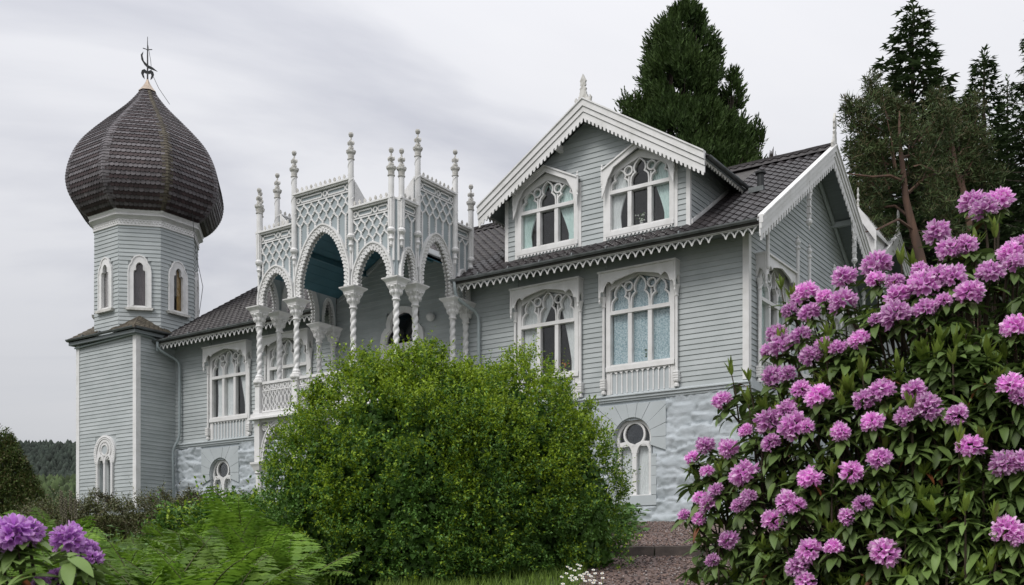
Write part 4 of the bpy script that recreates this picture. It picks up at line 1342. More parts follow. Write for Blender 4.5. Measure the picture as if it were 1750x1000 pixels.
# floor, ceiling, roof
MB().box(VX[0] - 0.2, VX[3] + 0.2, VY[0] - 0.2, -0.105, ZF + 0.04, ZF + 0.16).build('floor', WHITE, ver)
MB().box(VX[0] - 0.27, VX[3] + 0.27, VY[0] - 0.27, -0.15, ZF - 0.02, ZF + 0.038).build('floor_edge', WHITE, ver)
VCX = (VX[0] + VX[3]) / 2
CA, CSL = 9.62, 0.56
npl = 9
for s_ in (-1, 1):
    for k in range(npl):                     # boards of the teal ceiling
        t0, t1 = k / npl, (k + 1) / npl - 0.004
        q = lambda t, o: (VCX + s_ * 2.74 * t, CA - 2.74 * t * CSL + o)
        MB().prism([q(t0, 0), q(t1, 0), q(t1, 0.03), q(t0, 0.03)], VY[0] + 0.08, -0.02).build('ceiling_board', TEAL, ver)
rfm = MB()
for s_ in (-1, 1):
    q = lambda t, o: (VCX + s_ * 2.74 * t, CA + 0.12 - 2.74 * t * CSL + o)
    rfm.prism([q(0, 0), q(1, 0), q(1, 0.05), q(0, 0.05)], VY[0] + 0.06, 3.0)
rfm.build('veranda_roof', METAL, ver)
MB().prism([(VCX, CA - 0.03), (VCX + 2.7, CA - 0.03 - 2.7 * CSL), (VCX + 2.7, CA - 0.16 - 2.7 * CSL), (VCX, CA - 0.16), (VCX - 2.7, CA - 0.16 - 2.7 * CSL), (VCX - 2.7, CA - 0.03 - 2.7 * CSL)], -0.10, -0.033).build('wall_plate', GREY, ver)
MB().box(VCX - 0.07, VCX + 0.07, VY[0] + 0.08, -0.03, CA - 0.2, CA - 0.03).build('ridge_beam', TEAL, ver)
for s_ in (-1, 1):
    MB().box(VCX + s_ * 1.45 - 0.05, VCX + s_ * 1.45 + 0.05, VY[0] + 0.08, -0.03, CA - 0.16 - 1.45 * CSL, CA - 0.01 - 1.45 * CSL).build('beam', TEAL, ver)
# gable wall boards of the house under the veranda ceiling
zz0 = 7.62
vclip = lambda z: (max(VX[0], VCX - (CA - 0.02 - z) / CSL), min(VX[3], VCX + (CA - 0.02 - z) / CSL))
gwv = MB().prism([(VX[0], 7.62), (VX[3], 7.62), (VX[3], CA - 2.8 * CSL + 0.05), (VCX, CA), (VX[0], CA - 2.8 * CSL + 0.05)], 0.0, 0.1).build('gable_wall', GREY, ver)
clad(gwv, VX[0], VX[3], 7.62, 9.6, [], clip=vclip)


# railings
def railing(w_, loc, rz):
    m = MB()
    z0, z1 = 3.74, 4.62
    m.box(-w_ / 2, w_ / 2, -0.06, 0.06, z1 - 0.02, z1 + 0.06).box(-w_ / 2, w_ / 2, -0.045, 0.045, z0 - 0.03, z0 + 0.02).box(-w_ / 2, w_ / 2, -0.03, 0.03, z1 - 0.24, z1 - 0.205)
    ro = m.build('railing', WHITE, ver, loc, rz)
    t = MB()
    n = max(2, int(w_ / 0.21)); p = w_ / n
    for i in range(n):
        u = -w_ / 2 + p * (i + 0.5)
        t.ring(u, z1 - 0.11, 0.072, 0.035, -0.025, 0.025, 10)
        if i: t.box(u - p / 2 - 0.012, u - p / 2 + 0.012, -0.02, 0.02, z1 - 0.205, z1 - 0.02)
    n = max(3, int(w_ / 0.155)); p = w_ / n
    for i in range(n):
        u = -w_ / 2 + p * (i + 0.5)
        for s_ in (-1, 1):
            t.bar([(u + s_ * p * 0.48, z0 + 0.02), (u + s_ * p * 0.12, z0 + 0.17), (u + s_ * p * 0.40, z0 + 0.26), (u + s_ * p * 0.40, z1 - 0.48), (u + s_ * p * 0.12, z1 - 0.38), (u + s_ * p * 0.42, z1 - 0.24)], 0.026, -0.022 - 0.003 * s_, 0.022 + 0.003 * s_)
    t.build('fretwork', WHITE, ro)
    return ro


for i in range(3):
    railing(VX[i + 1] - VX[i] - 0.30, ((VX[i] + VX[i + 1]) / 2, VY[0], 0), 0)
    railing(VY[i + 1] - VY[i] - 0.30, (VX[3], (VY[i] + VY[i + 1]) / 2, 0), R(90))
    railing(VY[i + 1] - VY[i] - 0.30, (VX[0], (VY[i] + VY[i + 1]) / 2, 0), R(-90))

# lower storey: posts, arches and sawn spandrels
for X_ in VX:
    for Y_ in (VY[0], VY[2]):
        p = MB().box(-0.16, 0.16, -0.16, 0.16, -0.1, 0.25).lathe([(0.13, 0.25), (0.12, 1.75), (0.16, 1.80), (0.13, 1.85)], 0, 0, 8, math.pi / 8).lathe([(0.17, 1.85), (0.24, 2.0), (0.30, 2.08), (0.30, 2.14)], 0, 0, 4, q4)
        p.box(-0.115, 0.115, -0.115, 0.115, 2.14, ZF - 0.02).build('lower_post', WHITE, ver, (X_, Y_, 0))


def lower_bay(w_, loc, rz):
    hw_ = w_ / 2 - 0.12
    inn = arch_curve(hw_ - 0.10, 2.14, 3.28, 40, False)
    S = offset_curve(inn, 1.0)
    tee = [(p[0] + (q[0] - p[0]) * (0.03 if i % 2 else -0.03), p[1] + (q[1] - p[1]) * (0.03 if i % 2 else -0.03)) for i, (p, q) in enumerate(zip(inn, S))]
    ou = [(max(-hw_, min(hw_, a)), min(ZF - 0.04, max(2.14, b_))) for a, b_ in offset_curve(inn, 0.10)]
    m = MB().strip(tee, ou, -0.05, 0.05)
    m.bar(ou, 0.04, -0.075, 0.075)
    for s_ in (-1, 1):
        m.ring(s_ * (hw_ - 0.13), 3.24, 0.09, 0.035, -0.03, 0.03, 10)
        m.ring(s_ * (hw_ - 0.13), 3.24, 0.035, 0.03, -0.03, 0.03, 8)
        m.ring(s_ * (hw_ - 0.36), 3.36, 0.05, 0.03, -0.03, 0.03, 8)
    m.box(-hw_, hw_, -0.045, 0.045, ZF - 0.10, ZF - 0.022)
    m.build('lower_arch', WHITE, ver, loc, rz)


for i in range(3):
    lower_bay(VX[i + 1] - VX[i], ((VX[i] + VX[i + 1]) / 2, VY[0], 0), 0)
for xx, rz in ((VX[3], R(90)), (VX[0], R(-90))):
    lower_bay(VY[2] - VY[0], (xx, (VY[0] + VY[2]) / 2, 0), rz)

# ================================================================== the onion-domed tower
TCX, TCY, TH = -25.53, 0.09, 1.88
tloc = hw(TCX, TCY)
tow = thing('tower', 'square and octagonal grey clapboard tower crowned by a dark shingled onion dome', 'tower', tloc, VRZ)
ZTB, ZTE = 1.16, 7.70
TWN = (-0.04 - 0.0, 0)                       # base window centre offset
wc = -25.55 - TCX
holesT = [(wc - 0.52, wc + 0.52, 1.25, 4.0)]
faces = [(0, (0, -TH, 0)), (90, (TH, 0, 0)), (180, (0, TH, 0)), (270, (-TH, 0, 0))]
for i, (a, lc) in enumerate(faces):
    hl = holesT if i == 0 else []
    tw_ = holed(-TH + 0.15, TH - 0.15, ZTB, ZTE + 0.05, [(wc - 0.40, wc + 0.40, 1.25, 3.2)] if i == 0 else [], 0.0, 0.12).build('wall', GREY, tow, lc, R(a))
    if i in (0, 1, 3):
        clad(tw_, -TH + 0.10, TH - 0.10, ZTB + 0.06, ZTE, [(wc - 0.50, wc + 0.50, 1.2, 3.3), (wc - 0.66, wc + 0.66, 3.0, 3.9)] if i == 0 else [], (0, 0, 0), 0, pitch=0.146)
    MB().box(-TH - 0.02, TH + 0.02, -0.06, 0.05, ZTB - 0.06, ZTB + 0.03).build('base_board', WHITE, tow, lc, R(a))
for sx in (-1, 1):
    for sy in (-1, 1):
        MB().box(sx * TH - 0.155 if sx > 0 else sx * TH - 0.05, sx * TH + 0.05 if sx > 0 else sx * TH + 0.155, sy * TH - 0.05 if sy < 0 else sy * TH - 0.155, sy * TH + 0.155 if sy < 0 else sy * TH + 0.05, ZTB, ZTE + 0.05).build('corner_board', WHITE, tow)
MB().box(-TH, TH, -TH, TH, -0.1, ZTB - 0.05).build('foundation', STONE, tow)
# base window with the beaded horseshoe head
f = MB()
cz = 3.28
f.bar([(0.60 * math.cos(a), cz + 0.66 * math.sin(a)) for a in np.linspace(-0.55, math.pi + 0.55, 40)], 0.15, -0.09, 0.02)
for a in np.linspace(-0.55, math.pi + 0.55, 40):
    f.lathe([(0.005, -0.035), (0.04, 0.0), (0.005, 0.035)], 0, 0, 4) if False else f.add([(0.60 * math.cos(a) - 0.035, -0.091, cz + 0.66 * math.sin(a)), (0.60 * math.cos(a), -0.091, cz + 0.66 * math.sin(a) - 0.035), (0.60 * math.cos(a) + 0.035, -0.091, cz + 0.66 * math.sin(a)), (0.60 * math.cos(a), -0.091, cz + 0.66 * math.sin(a) + 0.035), (0.60 * math.cos(a), -0.125, cz + 0.66 * math.sin(a))], [(0, 1, 4), (1, 2, 4), (2, 3, 4), (3, 0, 4)])
f.prism([(0.56 * math.cos(a), cz + 0.62 * math.sin(a)) for a in np.linspace(-0.4, math.pi + 0.4, 30)], -0.045, 0.02)
f.ring(0, cz + 0.16, 0.36, 0.09, -0.075, -0.04, 26)
for k in range(14):
    a = k * 2 * math.pi / 14
    f.ring(0.285 * math.cos(a), cz + 0.16 + 0.285 * math.sin(a), 0.035, 0.02, -0.065, -0.04, 7)
f.ring(0, cz + 0.16, 0.21, 0.045, -0.085, -0.04, 20)
for s_ in (-1, 1):
    f.bar([(s_ * 0.23 + 0.20 * math.cos(a), 2.92 + 0.30 * math.sin(a)) for a in np.linspace(0, math.pi, 14)], 0.075, -0.10, 0.02)
    f.box(min(s_ * 0.42, s_ * 0.53), max(s_ * 0.42, s_ * 0.53), -0.095, 0.02, 1.22, 3.0)
    for k in range(22):
        f.box(min(s_ * 0.50, s_ * 0.56), max(s_ * 0.50, s_ * 0.56), -0.11, -0.02, 1.28 + k * 0.078, 1.31 + k * 0.078)
f.box(-0.045, 0.045, -0.09, 0.02, 1.22, 3.0).box(-0.55, 0.55, -0.13, 0.02, 1.18, 1.25)
tf = f.build('tower_base_window', WHITE, tow, (wc, -TH, 0)); tf['label'] = 'tall twin-light window with beaded horseshoe head'
MB().prism([(0.175 * math.cos(a), cz + 0.16 + 0.175 * math.sin(a)) for a in np.linspace(0, 6.283, 19)[:-1]], -0.052, -0.046).build('grey_disc', GREYL, tf)
MB().box(-0.42, 0.42, 0.02, 0.026, 1.25, 3.2).build('pane', GLASS, tf)
curtain(tf, -0.42, -0.03, 1.25, 3.2, DRAPE, y=0.13, folds=4); curtain(tf, 0.03, 0.42, 1.25, 3.2, DRAPE, y=0.13, folds=4)
room(tf, -0.42, 0.42, 1.24, 3.2)

# skirt roofs at the four corners of the square, eave gutter
sk = MB()
RO = 2.02                                    # circumradius of the octagon
ri = RO * math.cos(math.pi / 8)
E0 = TH + 0.27
ze0, ze1 = ZTE + 0.26, ZTE + 0.74
SKM = []
for sx, sy in ((1, -1), (-1, -1), (-1, 1), (1, 1)):
    a_ = ri * math.tan(math.pi / 8)
    # corner ridge from the eave corner up to the middle of the chamfer face
    c0 = Vector((sx * E0, sy * E0, ze0)); top_ = Vector((sx * ri * 0.735, sy * ri * 0.735, ze1 + 0.14))
    pA = Vector((sx * a_ * 0.55, sy * E0, ze0)); pB = Vector((sx * E0, sy * a_ * 0.55, ze0))
    tA = Vector((sx * a_ * 0.55, sy * (ri - 0.02), ze0 + 0.20)); tB = Vector((sx * (ri - 0.02), sy * a_ * 0.55, ze0 + 0.20))
    V = [c0, pA, tA, top_, tB, pB] + [p - Vector((0, 0, 0.05)) for p in (c0, pA, tA, top_, tB, pB)]
    sk.add(V, [(0, 1, 2, 3), (0, 3, 4, 5), (6, 9, 8, 7), (6, 11, 10, 9), (0, 6, 7, 1), (0, 5, 11, 6)])
sko = sk.build('skirt_roof', MOSSY, tow)
# shingles on the skirt roof: small slabs along each slope
ss = MB()
rr = random.Random(5)
for sx, sy in ((1, -1), (-1, -1)):
    a_ = ri * math.tan(math.pi / 8)
    for face in (0, 1):
        c0 = Vector((sx * E0, sy * E0, ze0)); top_ = Vector((sx * ri * 0.735, sy * ri * 0.735, ze1 + 0.14))
        if face == 0: p_ = Vector((sx * a_ * 0.55, sy * E0, ze0)); t_ = Vector((sx * a_ * 0.55, sy * (ri - 0.02), ze0 + 0.20))
        else: p_ = Vector((sx * E0, sy * a_ * 0.55, ze0)); t_ = Vector((sx * (ri - 0.02), sy * a_ * 0.55, ze0 + 0.20))
        for j in range(6):
            lo_a, hi_a = c0.lerp(top_, j / 6), c0.lerp(top_, (j + 1.15) / 6)
            lo_b, hi_b = p_.lerp(t_, j / 6), p_.lerp(t_, (j + 1.15) / 6)
            nn_ = 8
            for i in range(nn_):
                u0, u1 = i / nn_ + 0.008, (i + 1) / nn_ - 0.008
                up_ = Vector((0, 0, 0.028 + rr.uniform(0, 0.012))); u_ = Vector((0, 0, 0.006))
                ss.add([lo_a.lerp(lo_b, u0) + up_, lo_a.lerp(lo_b, u1) + up_, hi_a.lerp(hi_b, u1) + u_, hi_a.lerp(hi_b, u0) + u_, lo_a.lerp(lo_b, u0) + u_ * 0.3, lo_a.lerp(lo_b, u1) + u_ * 0.3], [(0, 1, 2, 3), (0, 4, 5, 1), (1, 0, 3, 2)])
ss.build('skirt_shingles', MOSSY, tow, kind='stuff')
for p, q in (((-E0, -E0 - 0.05), (E0, -E0 - 0.05)), ((E0 + 0.05, -E0), (E0 + 0.05, -0.25)), ((-E0 - 0.05, E0), (-E0 - 0.05, -E0))):
    gutter(tow, (*p, ze0 - 0.02), (*q, ze0 - 0.02), 0.075)
MB().box(-E0 + 0.02, E0 - 0.02, -E0 + 0.02, E0 - 0.02, ZTE + 0.02, ZTE + 0.14).build('eave_boards', SOFF, tow)
downpipe(tow, [(-TH - 0.05, -TH - 0.10, ZTE - 0.08), (TH + 0.10, -TH - 0.10, ZTE + 0.02), (TH + 0.10, -1.05, ZTE - 0.02), (TH + 0.10, -1.05, ZTE - 0.45), (TH + 0.24, -1.1, ZTE - 0.5)], 0.035)
PLUM = mat('plum_blind', (0.13, 0.105, 0.11), (0.10, 0.08, 0.085), rough=0.9)
# octagon: boards on every face, arched windows, cornice
ZO0, ZO1 = ZTE + 0.1, 12.12
fw = 2 * ri * math.tan(math.pi / 8)
for k in range(8):
    a = R(45 * k)
    lc = (ri * math.sin(a), -ri * math.cos(a), 0)
    ow = holed(-fw / 2 + 0.01, fw / 2 - 0.01, ZO0, ZO1, [(-0.25, 0.25, 8.96, 10.67)], 0.02, 0.10).build('octagon_wall', GREY, tow, lc, a)
    clad(ow, -fw / 2 - 0.005, fw / 2 + 0.005, ZO0, ZO1, [(-0.43, 0.43, 8.86, 10.62), (-0.30, 0.30, 10.6, 10.86)], pitch=0.152)
    f = MB()
    half = [(0.42, 8.90), (0.42, 10.28), (0.385, 10.50), (0.29, 10.63), (0.265, 10.74), (0.16, 10.87), (0, 10.92)]
    hi_ = [(0.235, 8.98), (0.235, 10.20), (0.22, 10.33), (0.145, 10.36), (0.145, 10.53), (0.08, 10.63), (0, 10.66)]
    A = [(-u, z_) for u, z_ in half] + [(u, z_) for u, z_ in half[-2::-1]]
    B = [(-u, z_) for u, z_ in hi_] + [(u, z_) for u, z_ in hi_[-2::-1]]
    f.strip(B, A, -0.075, 0.04)
    f.bar(A, 0.05, -0.10, 0.0)
    f.bar(B, 0.03, -0.09, 0.05)
    f.box(-0.40, 0.40, -0.07, 0.03, 8.89, 8.98)
    fo = f.build('octagon_window', WHITE, tow, lc, a)
    MB().prism([(-0.54, 8.885), (-0.48, 8.79), (0.48, 8.79), (0.54, 8.885)], -0.17, 0.0).build('sill', WORN, fo)
    MB().prism(B, 0.035, 0.041).build('pane', GLASS, fo)
    curtain(fo, -0.24, 0.24, 8.97, 10.66, PLUM if k == 1 else BLIND, y=0.08, folds=3, amp=0.006) if k != 2 else curtain(fo, 0.04, 0.24, 8.97, 10.66, TANB, y=0.085, folds=3, amp=0.006)
    if k in (0, 1): pass
    room(fo, -0.25, 0.25, 8.96, 10.67, 0.5, 0.10)
oc = math.pi / 8
cn = MB().lathe([(RO + 0.02, 12.06), (RO + 0.07, 12.07), (RO + 0.07, 12.10)], 0, 0, 8, oc).lathe([(RO + 0.05, 12.10), (RO + 0.05, 12.33)], 0, 0, 8, oc).lathe([(RO + 0.08, 12.33), (RO + 0.12, 12.37), (RO + 0.22, 12.42), (RO + 0.22, 12.47), (RO + 0.17, 12.48), (RO + 0.25, 12.58), (RO + 0.27, 12.66), (RO - 0.1, 12.68)], 0, 0, 8, oc)
co_ = cn.build('cornice', WHITE, tow)
fz = MB()
for k in range(8):
    a = R(45 * k); ca, sa = math.cos(a), math.sin(a)
    rr_ = (RO + 0.05) * math.cos(oc); n = 12
    w2 = 2 * rr_ * math.tan(oc)
    for i in range(n):
        for dd, z_ in ((0.0, 12.255), (0.5, 12.175)):
            u = -w2 / 2 + w2 * (i + 0.25 + dd) / n
            h_ = 0.045
            def Pq(u_, d_, z2): return (u_ * ca + d_ * sa, u_ * sa - d_ * ca, z2)
            fz.add([Pq(u - h_, rr_, z_), Pq(u, rr_, z_ - h_), Pq(u + h_, rr_, z_), Pq(u, rr_, z_ + h_), Pq(u, rr_ + 0.04, z_)], [(0, 1, 4), (1, 2, 4), (2, 3, 4), (3, 0, 4)])
    for i in range(26):
        u = -w2 / 2 + w2 * (i + 0.5) / 26
        d0 = (RO + 0.22) * math.cos(oc)
        fz.add([Pq(u - 0.02, d0, 12.425), Pq(u + 0.02, d0, 12.425), Pq(u + 0.02, d0 + 0.02, 12.425), Pq(u - 0.02, d0 + 0.02, 12.425), Pq(u - 0.02, d0, 12.465), Pq(u + 0.02, d0, 12.465), Pq(u + 0.02, d0 + 0.02, 12.465), Pq(u - 0.02, d0 + 0.02, 12.465)], [(0, 1, 5, 4), (1, 2, 6, 5), (2, 3, 7, 6), (3, 0, 4, 7), (4, 5, 6, 7), (0, 3, 2, 1)])
fz.build('carved_frieze', WHITE, co_)

# ---- onion dome
prof0 = [(2.20, 12.62), (2.42, 12.72), (2.72, 13.02), (2.98, 13.45), (3.08, 13.85), (3.08, 14.15), (2.98, 14.65), (2.78, 15.18), (2.48, 15.68), (2.06, 16.17), (1.52, 16.72), (1.10, 17.13), (0.78, 17.46), (0.53, 17.76), (0.34, 18.02), (0.24, 18.16)]


def catmull(P, n):
    out_ = []
    for i in range(len(P) - 1):
        p0, p1, p2, p3 = P[max(0, i - 1)], P[i], P[i + 1], P[min(len(P) - 1, i + 2)]
        for k in range(n):
            t = k / n
            out_.append(tuple(0.5 * (2 * p1[d] + (p2[d] - p0[d]) * t + (2 * p0[d] - 5 * p1[d] + 4 * p2[d] - p3[d]) * t * t + (3 * p1[d] - p0[d] - 3 * p2[d] + p3[d]) * t ** 3) for d in (0, 1)))
    out_.append(P[-1])
    return out_


prof = catmull(prof0, 6)
Lp = [0]
for p, q in zip(prof, prof[1:]): Lp.append(Lp[-1] + math.hypot(q[0] - p[0], q[1] - p[1]))


def prof_at(s):
    s = max(0, min(Lp[-1] - 1e-6, s)); k = max(0, int(np.searchsorted(Lp, s, 'right')) - 1)
    t = (s - Lp[k]) / (Lp[k + 1] - Lp[k])
    return prof[k][0] * (1 - t) + prof[k + 1][0] * t, prof[k][1] * (1 - t) + prof[k + 1][1] * t


dome = MB().lathe([(r - 0.03, z_) for r, z_ in prof], 0, 0, 8, oc).build('dome', SLATE_R, tow)
EXP = 0.145
nrow = int(Lp[-1] / EXP)


def shingle_mesh(name, m):
    P = [(-0.49, 0.30), (-0.49, 0.0), (-0.22, -0.30), (0.22, -0.30), (0.49, 0.0), (0.49, 0.30), (0.45, 0.75), (-0.45, 0.75)]
    V = [(a, b_, 0.035 - 0.020 * (b_ + 0.3)) for a, b_ in P] + [(a, b_, 0.012 - 0.014 * (b_ + 0.3)) for a, b_ in P]
    n = len(P)
    return MB().add(V, [tuple(range(n))] + [(i, i + n, (i + 1) % n + n, (i + 1) % n) for i in range(1, 5)]).mesh(name, m)


SHR, SHG = shingle_mesh('shingle', SLATE_R), shingle_mesh('shingle', SLATE_G)
SHV = np.array([v.co[:] for v in SHR.vertices])
SHF = [tuple(p.vertices) for p in SHR.polygons]
spots = []
for j in range(nrow):
    s0 = j * EXP
    r0, z0 = prof_at(s0); r1, z1 = prof_at(s0 + EXP)
    for k in range(8):
        a = R(45 * k)
        w0 = 2 * (r0 * math.cos(oc)) * math.tan(oc) - 0.16
        n = max(1, int(round((w0) / 0.175)))
        if w0 < 0.12: continue
        wd = w0 / n
        outv = Vector((math.sin(a), -math.cos(a), 0)); tan = Vector((math.cos(a), math.sin(a), 0))
        p0 = outv * (r0 * math.cos(oc)) + Vector((0, 0, z0)); p1 = outv * (r1 * math.cos(oc)) + Vector((0, 0, z1))
        upv = (p1 - p0).normalized(); nv = tan.cross(upv)
        if nv.dot(outv) < 0 and z0 > 13.9: nv = -nv
        for i in range(n + (1 if j % 2 else 0)):
            u = -w0 / 2 + wd * (i + (0.5 if j % 2 == 0 else 0.0))
            ws_ = wd
            if j % 2 and (i == 0 or i == n):
                ws_ = wd * 0.5; u += wd * 0.25 * (1 if i == 0 else -1)
            c0 = p0 + tan * u
            M = Matrix((tan * ws_, upv * (EXP * 1.0), tan.cross(upv))).transposed().to_4x4()
            M.translation = c0
            spots.append((j, k, M))
camt = Vector((camv.x - TCX, camv.y - TCY, camv.z))
def vis(sp):
    j, k, M = sp
    nv = Vector(M.col[2][:3]); d = (camt - M.translation).normalized()
    return -nv.normalized().dot(d) * (M.col[0].length)
spots.sort(key=vis)
RV = []; RF_ = []; RM = []
me_rest = MB(); midx = []
for i, (j, k, M) in enumerate(spots):
    grey = (j % 2 == 0)
    if i < 300: inst('shingle', SHG if grey else SHR, dome, M)
    else:
        me_rest.add([M @ Vector(v) for v in SHV], SHF); midx += [1 if grey else 0] * len(SHF)
mr_ = me_rest.mesh('shingle_field', SLATE_R); mr_.materials.append(SLATE_G)
mr_.polygons.foreach_set('material_index', midx)
o = bpy.data.objects.new('shingle_field', mr_); place(o, dome, kind='stuff')
# slate ribs over the eight hips
for k in range(8):
    a = R(45 * k) - oc
    er = Vector((math.sin(a), -math.cos(a), 0)); et = Vector((math.cos(a), math.sin(a), 0))
    rib = MB(); nr = int(Lp[-1] / 0.12)
    for j in range(nr):
        r0, z0 = prof_at(j * 0.12); r1, z1 = prof_at(j * 0.12 + 0.14)
        wd = min(0.21, 0.05 + r0 * 0.075)
        for s_ in (-1, 1):
            def PP(r_, z_, e_, w_): return er * (r_ + e_ - abs(w_) * 0.40) + et * w_ + Vector((0, 0, z_))
            A = [PP(r0, z0, 0.035, 0), PP(r0, z0, 0.035, s_ * wd), PP(r1, z1, 0.012, s_ * wd), PP(r1, z1, 0.012, 0), PP(r0, z0, 0.0, 0), PP(r0, z0, 0.0, s_ * wd)]
            rib.add(A, [(0, 1, 2, 3), (0, 4, 5, 1)])
    rib.build('rib', SLATE_G if k != 2 else MOSSY, dome)
# copper cap and the weather vane
MB().lathe([(0.36, 18.10), (0.20, 18.30), (0.10, 18.46), (0.03, 18.62)], 0, 0, 8, oc).build('cap', COPPER, tow)
vn = MB().tube([(0, 0, 18.5), (0, 0, 19.6), (0, 0, 20.35)], [0.035, 0.028, 0.010], 6).build('weather_vane', IRON, tow)
cd = Vector((camt.x, camt.y, 0)).normalized(); cr_ = Vector((-cd.y, cd.x, 0))
vrz = math.atan2(cr_.y, cr_.x)
cres = [(-0.16, 0.62), (-0.19, 0.45), (-0.14, 0.24), (0.02, 0.10), (0.20, 0.03), (0.38, -0.10), (0.22, -0.06), (0.02, -0.02), (-0.12, 0.10), (-0.24, 0.30), (-0.26, 0.48)]
MB().prism([(a, 19.1 + b_) for a, b_ in cres], -0.02, 0.02).build('crescent', IRON, vn, rz=vrz)
for s_ in (-1, 1):
    pts = [(s_ * 0.02, 18.95), (s_ * 0.12, 19.02), (s_ * 0.22, 18.96), (s_ * 0.25, 18.84), (s_ * 0.19, 18.70), (s_ * 0.11, 18.62), (s_ * 0.12, 18.70), (s_ * 0.15, 18.80), (s_ * 0.12, 18.88), (s_ * 0.04, 18.84)]
    MB().prism(pts if s_ > 0 else pts, -0.018, 0.018).build('scroll', IRON, vn, rz=vrz)
MB().tube([(-0.18, 0, 19.86), (-0.06, 0, 19.84), (0, 0, 19.80), (0.06, 0, 19.84), (0.18, 0, 19.86)], 0.018, 5).build('cross_bar', IRON, vn, rz=vrz)
MB().tube([Vector((0.02, -0.02, 20.0)) + cr_ * 0.02, Vector((0, 0, 19.4)) + cr_ * 0.12, Vector((0, 0, 18.9)) + cr_ * 0.16, Vector((0, 0, 18.3)) + cr_ * 0.42 + cd * 0.1, Vector((0, 0, 17.7)) + cr_ * 0.85 + cd * 0.1], 0.010, 4).build('wire', IRON, tow)
rx = hw(-23.5, 1.2, 0) - tloc
rl = lambda x, y, z: (x - TCX, y - TCY, z)
MB().tube([rl(-22.9, 0.2, 12.75), rl(-23.15, 0.6, 11.2), rl(-23.0, 0.8, 10.0), rl(-23.1, 0.7, 8.9)], 0.012, 4).build('wire', IRON, tow)

# ================================================================== step, gravel, plants
STEPM = mat('dark_step_stone', (0.105, 0.085, 0.075), (0.06, 0.05, 0.045), rough=0.9, scale=5, bump=0.5, bscale=20)
x0_, x1_ = path_edges(16.8)
rr = random.Random(12)
cuts = [x0_ - 0.1, 2.28, x1_ + 0.1]
for i in range(len(cuts) - 1):
    a, b_ = cuts[i] + 0.012, cuts[i + 1] - 0.012
    zt_ = gz((a + b_) / 2, 16.9) + 0.012
    V = []
    nn = 12
    for k in range(nn + 1):
        u = a + (b_ - a) * k / nn
        w1 = 0.012 * noise.noise(Vector((u * 4, 1, i))); w2 = 0.015 * noise.noise(Vector((u * 3, 7, i)))
        V += [(u, 16.70 + w1, zt_ - 0.30), (u, 16.70 + w1 * 1.5, zt_ - 0.012 + w2), (u, 16.72 + w1, zt_ + w2), (u, 16.98, zt_ + 0.004)]
    F = [(k * 4 + q, (k + 1) * 4 + q, (k + 1) * 4 + q + 1, k * 4 + q + 1) for k in range(nn) for q in range(3)] + [(0, 1, 2, 3), (nn * 4, nn * 4 + 3, nn * 4 + 2, nn * 4 + 1)]
    so = MB().add(V, F).build('step_stone', STEPM)
    tag(so, ['short dark stone of the garden step, at its left end', 'long dark stone forming most of the garden step'][i], 'step', 'stones of the garden step')

rng = np.random.default_rng(4)
OCT = np.array([(1, 0, 0), (-1, 0, 0), (0, 1, 0), (0, -1, 0), (0, 0, 1), (0, 0, -0.6)], float)
OCF = np.array([(0, 2, 4), (2, 1, 4), (1, 3, 4), (3, 0, 4), (2, 0, 5), (1, 2, 5), (3, 1, 5), (0, 3, 5)])


def scatter_octa(name, P, S, mats, midx=None):
    n = len(P)
    a = rng.uniform(0, 6.283, n); c, s_ = np.cos(a), np.sin(a)
    V = OCT[None] * (S[:, None, None] * rng.uniform(0.6, 1.25, (n, 1, 3)))
    X = V[..., 0] * c[:, None] - V[..., 1] * s_[:, None]; Y = V[..., 0] * s_[:, None] + V[..., 1] * c[:, None]
    V = np.stack([X, Y, V[..., 2] * 0.7], -1) + P[:, None]
    F = (OCF[None] + (np.arange(n) * 6)[:, None, None]).reshape(-1, 3)
    return np_mesh(name, V.reshape(-1, 3), F, mats, None if midx is None else np.repeat(midx, 8))


pp = []
while len(pp) < 9000:
    y_ = rng.uniform(11.5, 27.5)
    if 16.68 < y_ < 17.0: continue
    a, b_ = path_edges(y_); x_ = rng.uniform(a, min(b_, a + 3.2))
    pp.append((x_, y_, gz(x_, y_) + 0.018))
pp = np.array(pp)
PEB = [mat('pebble_red', (0.21, 0.145, 0.118), (0.14, 0.096, 0.08), rough=0.9, isl=0.4), mat('pebble_grey', (0.30, 0.26, 0.25), (0.2, 0.18, 0.17), rough=0.9, isl=0.3), mat('pebble_dark', (0.07, 0.05, 0.05), (0.05, 0.04, 0.04), rough=0.9, isl=0.3)]
o = bpy.data.objects.new('gravel', scatter_octa('gravel', pp, rng.uniform(0.010, 0.028, len(pp)), PEB, rng.choice([0, 0, 0, 1, 2, 2], len(pp))))
tag(place(o, kind='stuff'), 'loose reddish gravel on the garden path', 'gravel')


# ---- leaf machinery
def unit(v):
    return v / np.maximum(1e-9, np.linalg.norm(v, axis=-1, keepdims=True))


def leaves(P, D, Nn, Ln, Wd, fold=0.25):
    """kite-shaped leaves: foot P, direction D, face normal Nn, length Ln, width Wd -> verts, tris"""
    S = unit(np.cross(D, Nn)); Nn = unit(np.cross(S, D))
    Ln = Ln[:, None]; Wd = Wd[:, None]
    m_ = P + D * Ln * 0.45
    V = np.stack([P, m_ + S * Wd * 0.5 + Nn * Wd * fold, P + D * Ln, m_ - S * Wd * 0.5 + Nn * Wd * fold], 1)
    n = len(P)
    F = (np.array([(0, 1, 2), (0, 2, 3)])[None] + (np.arange(n) * 4)[:, None, None]).reshape(-1, 3)
    return V.reshape(-1, 3), F


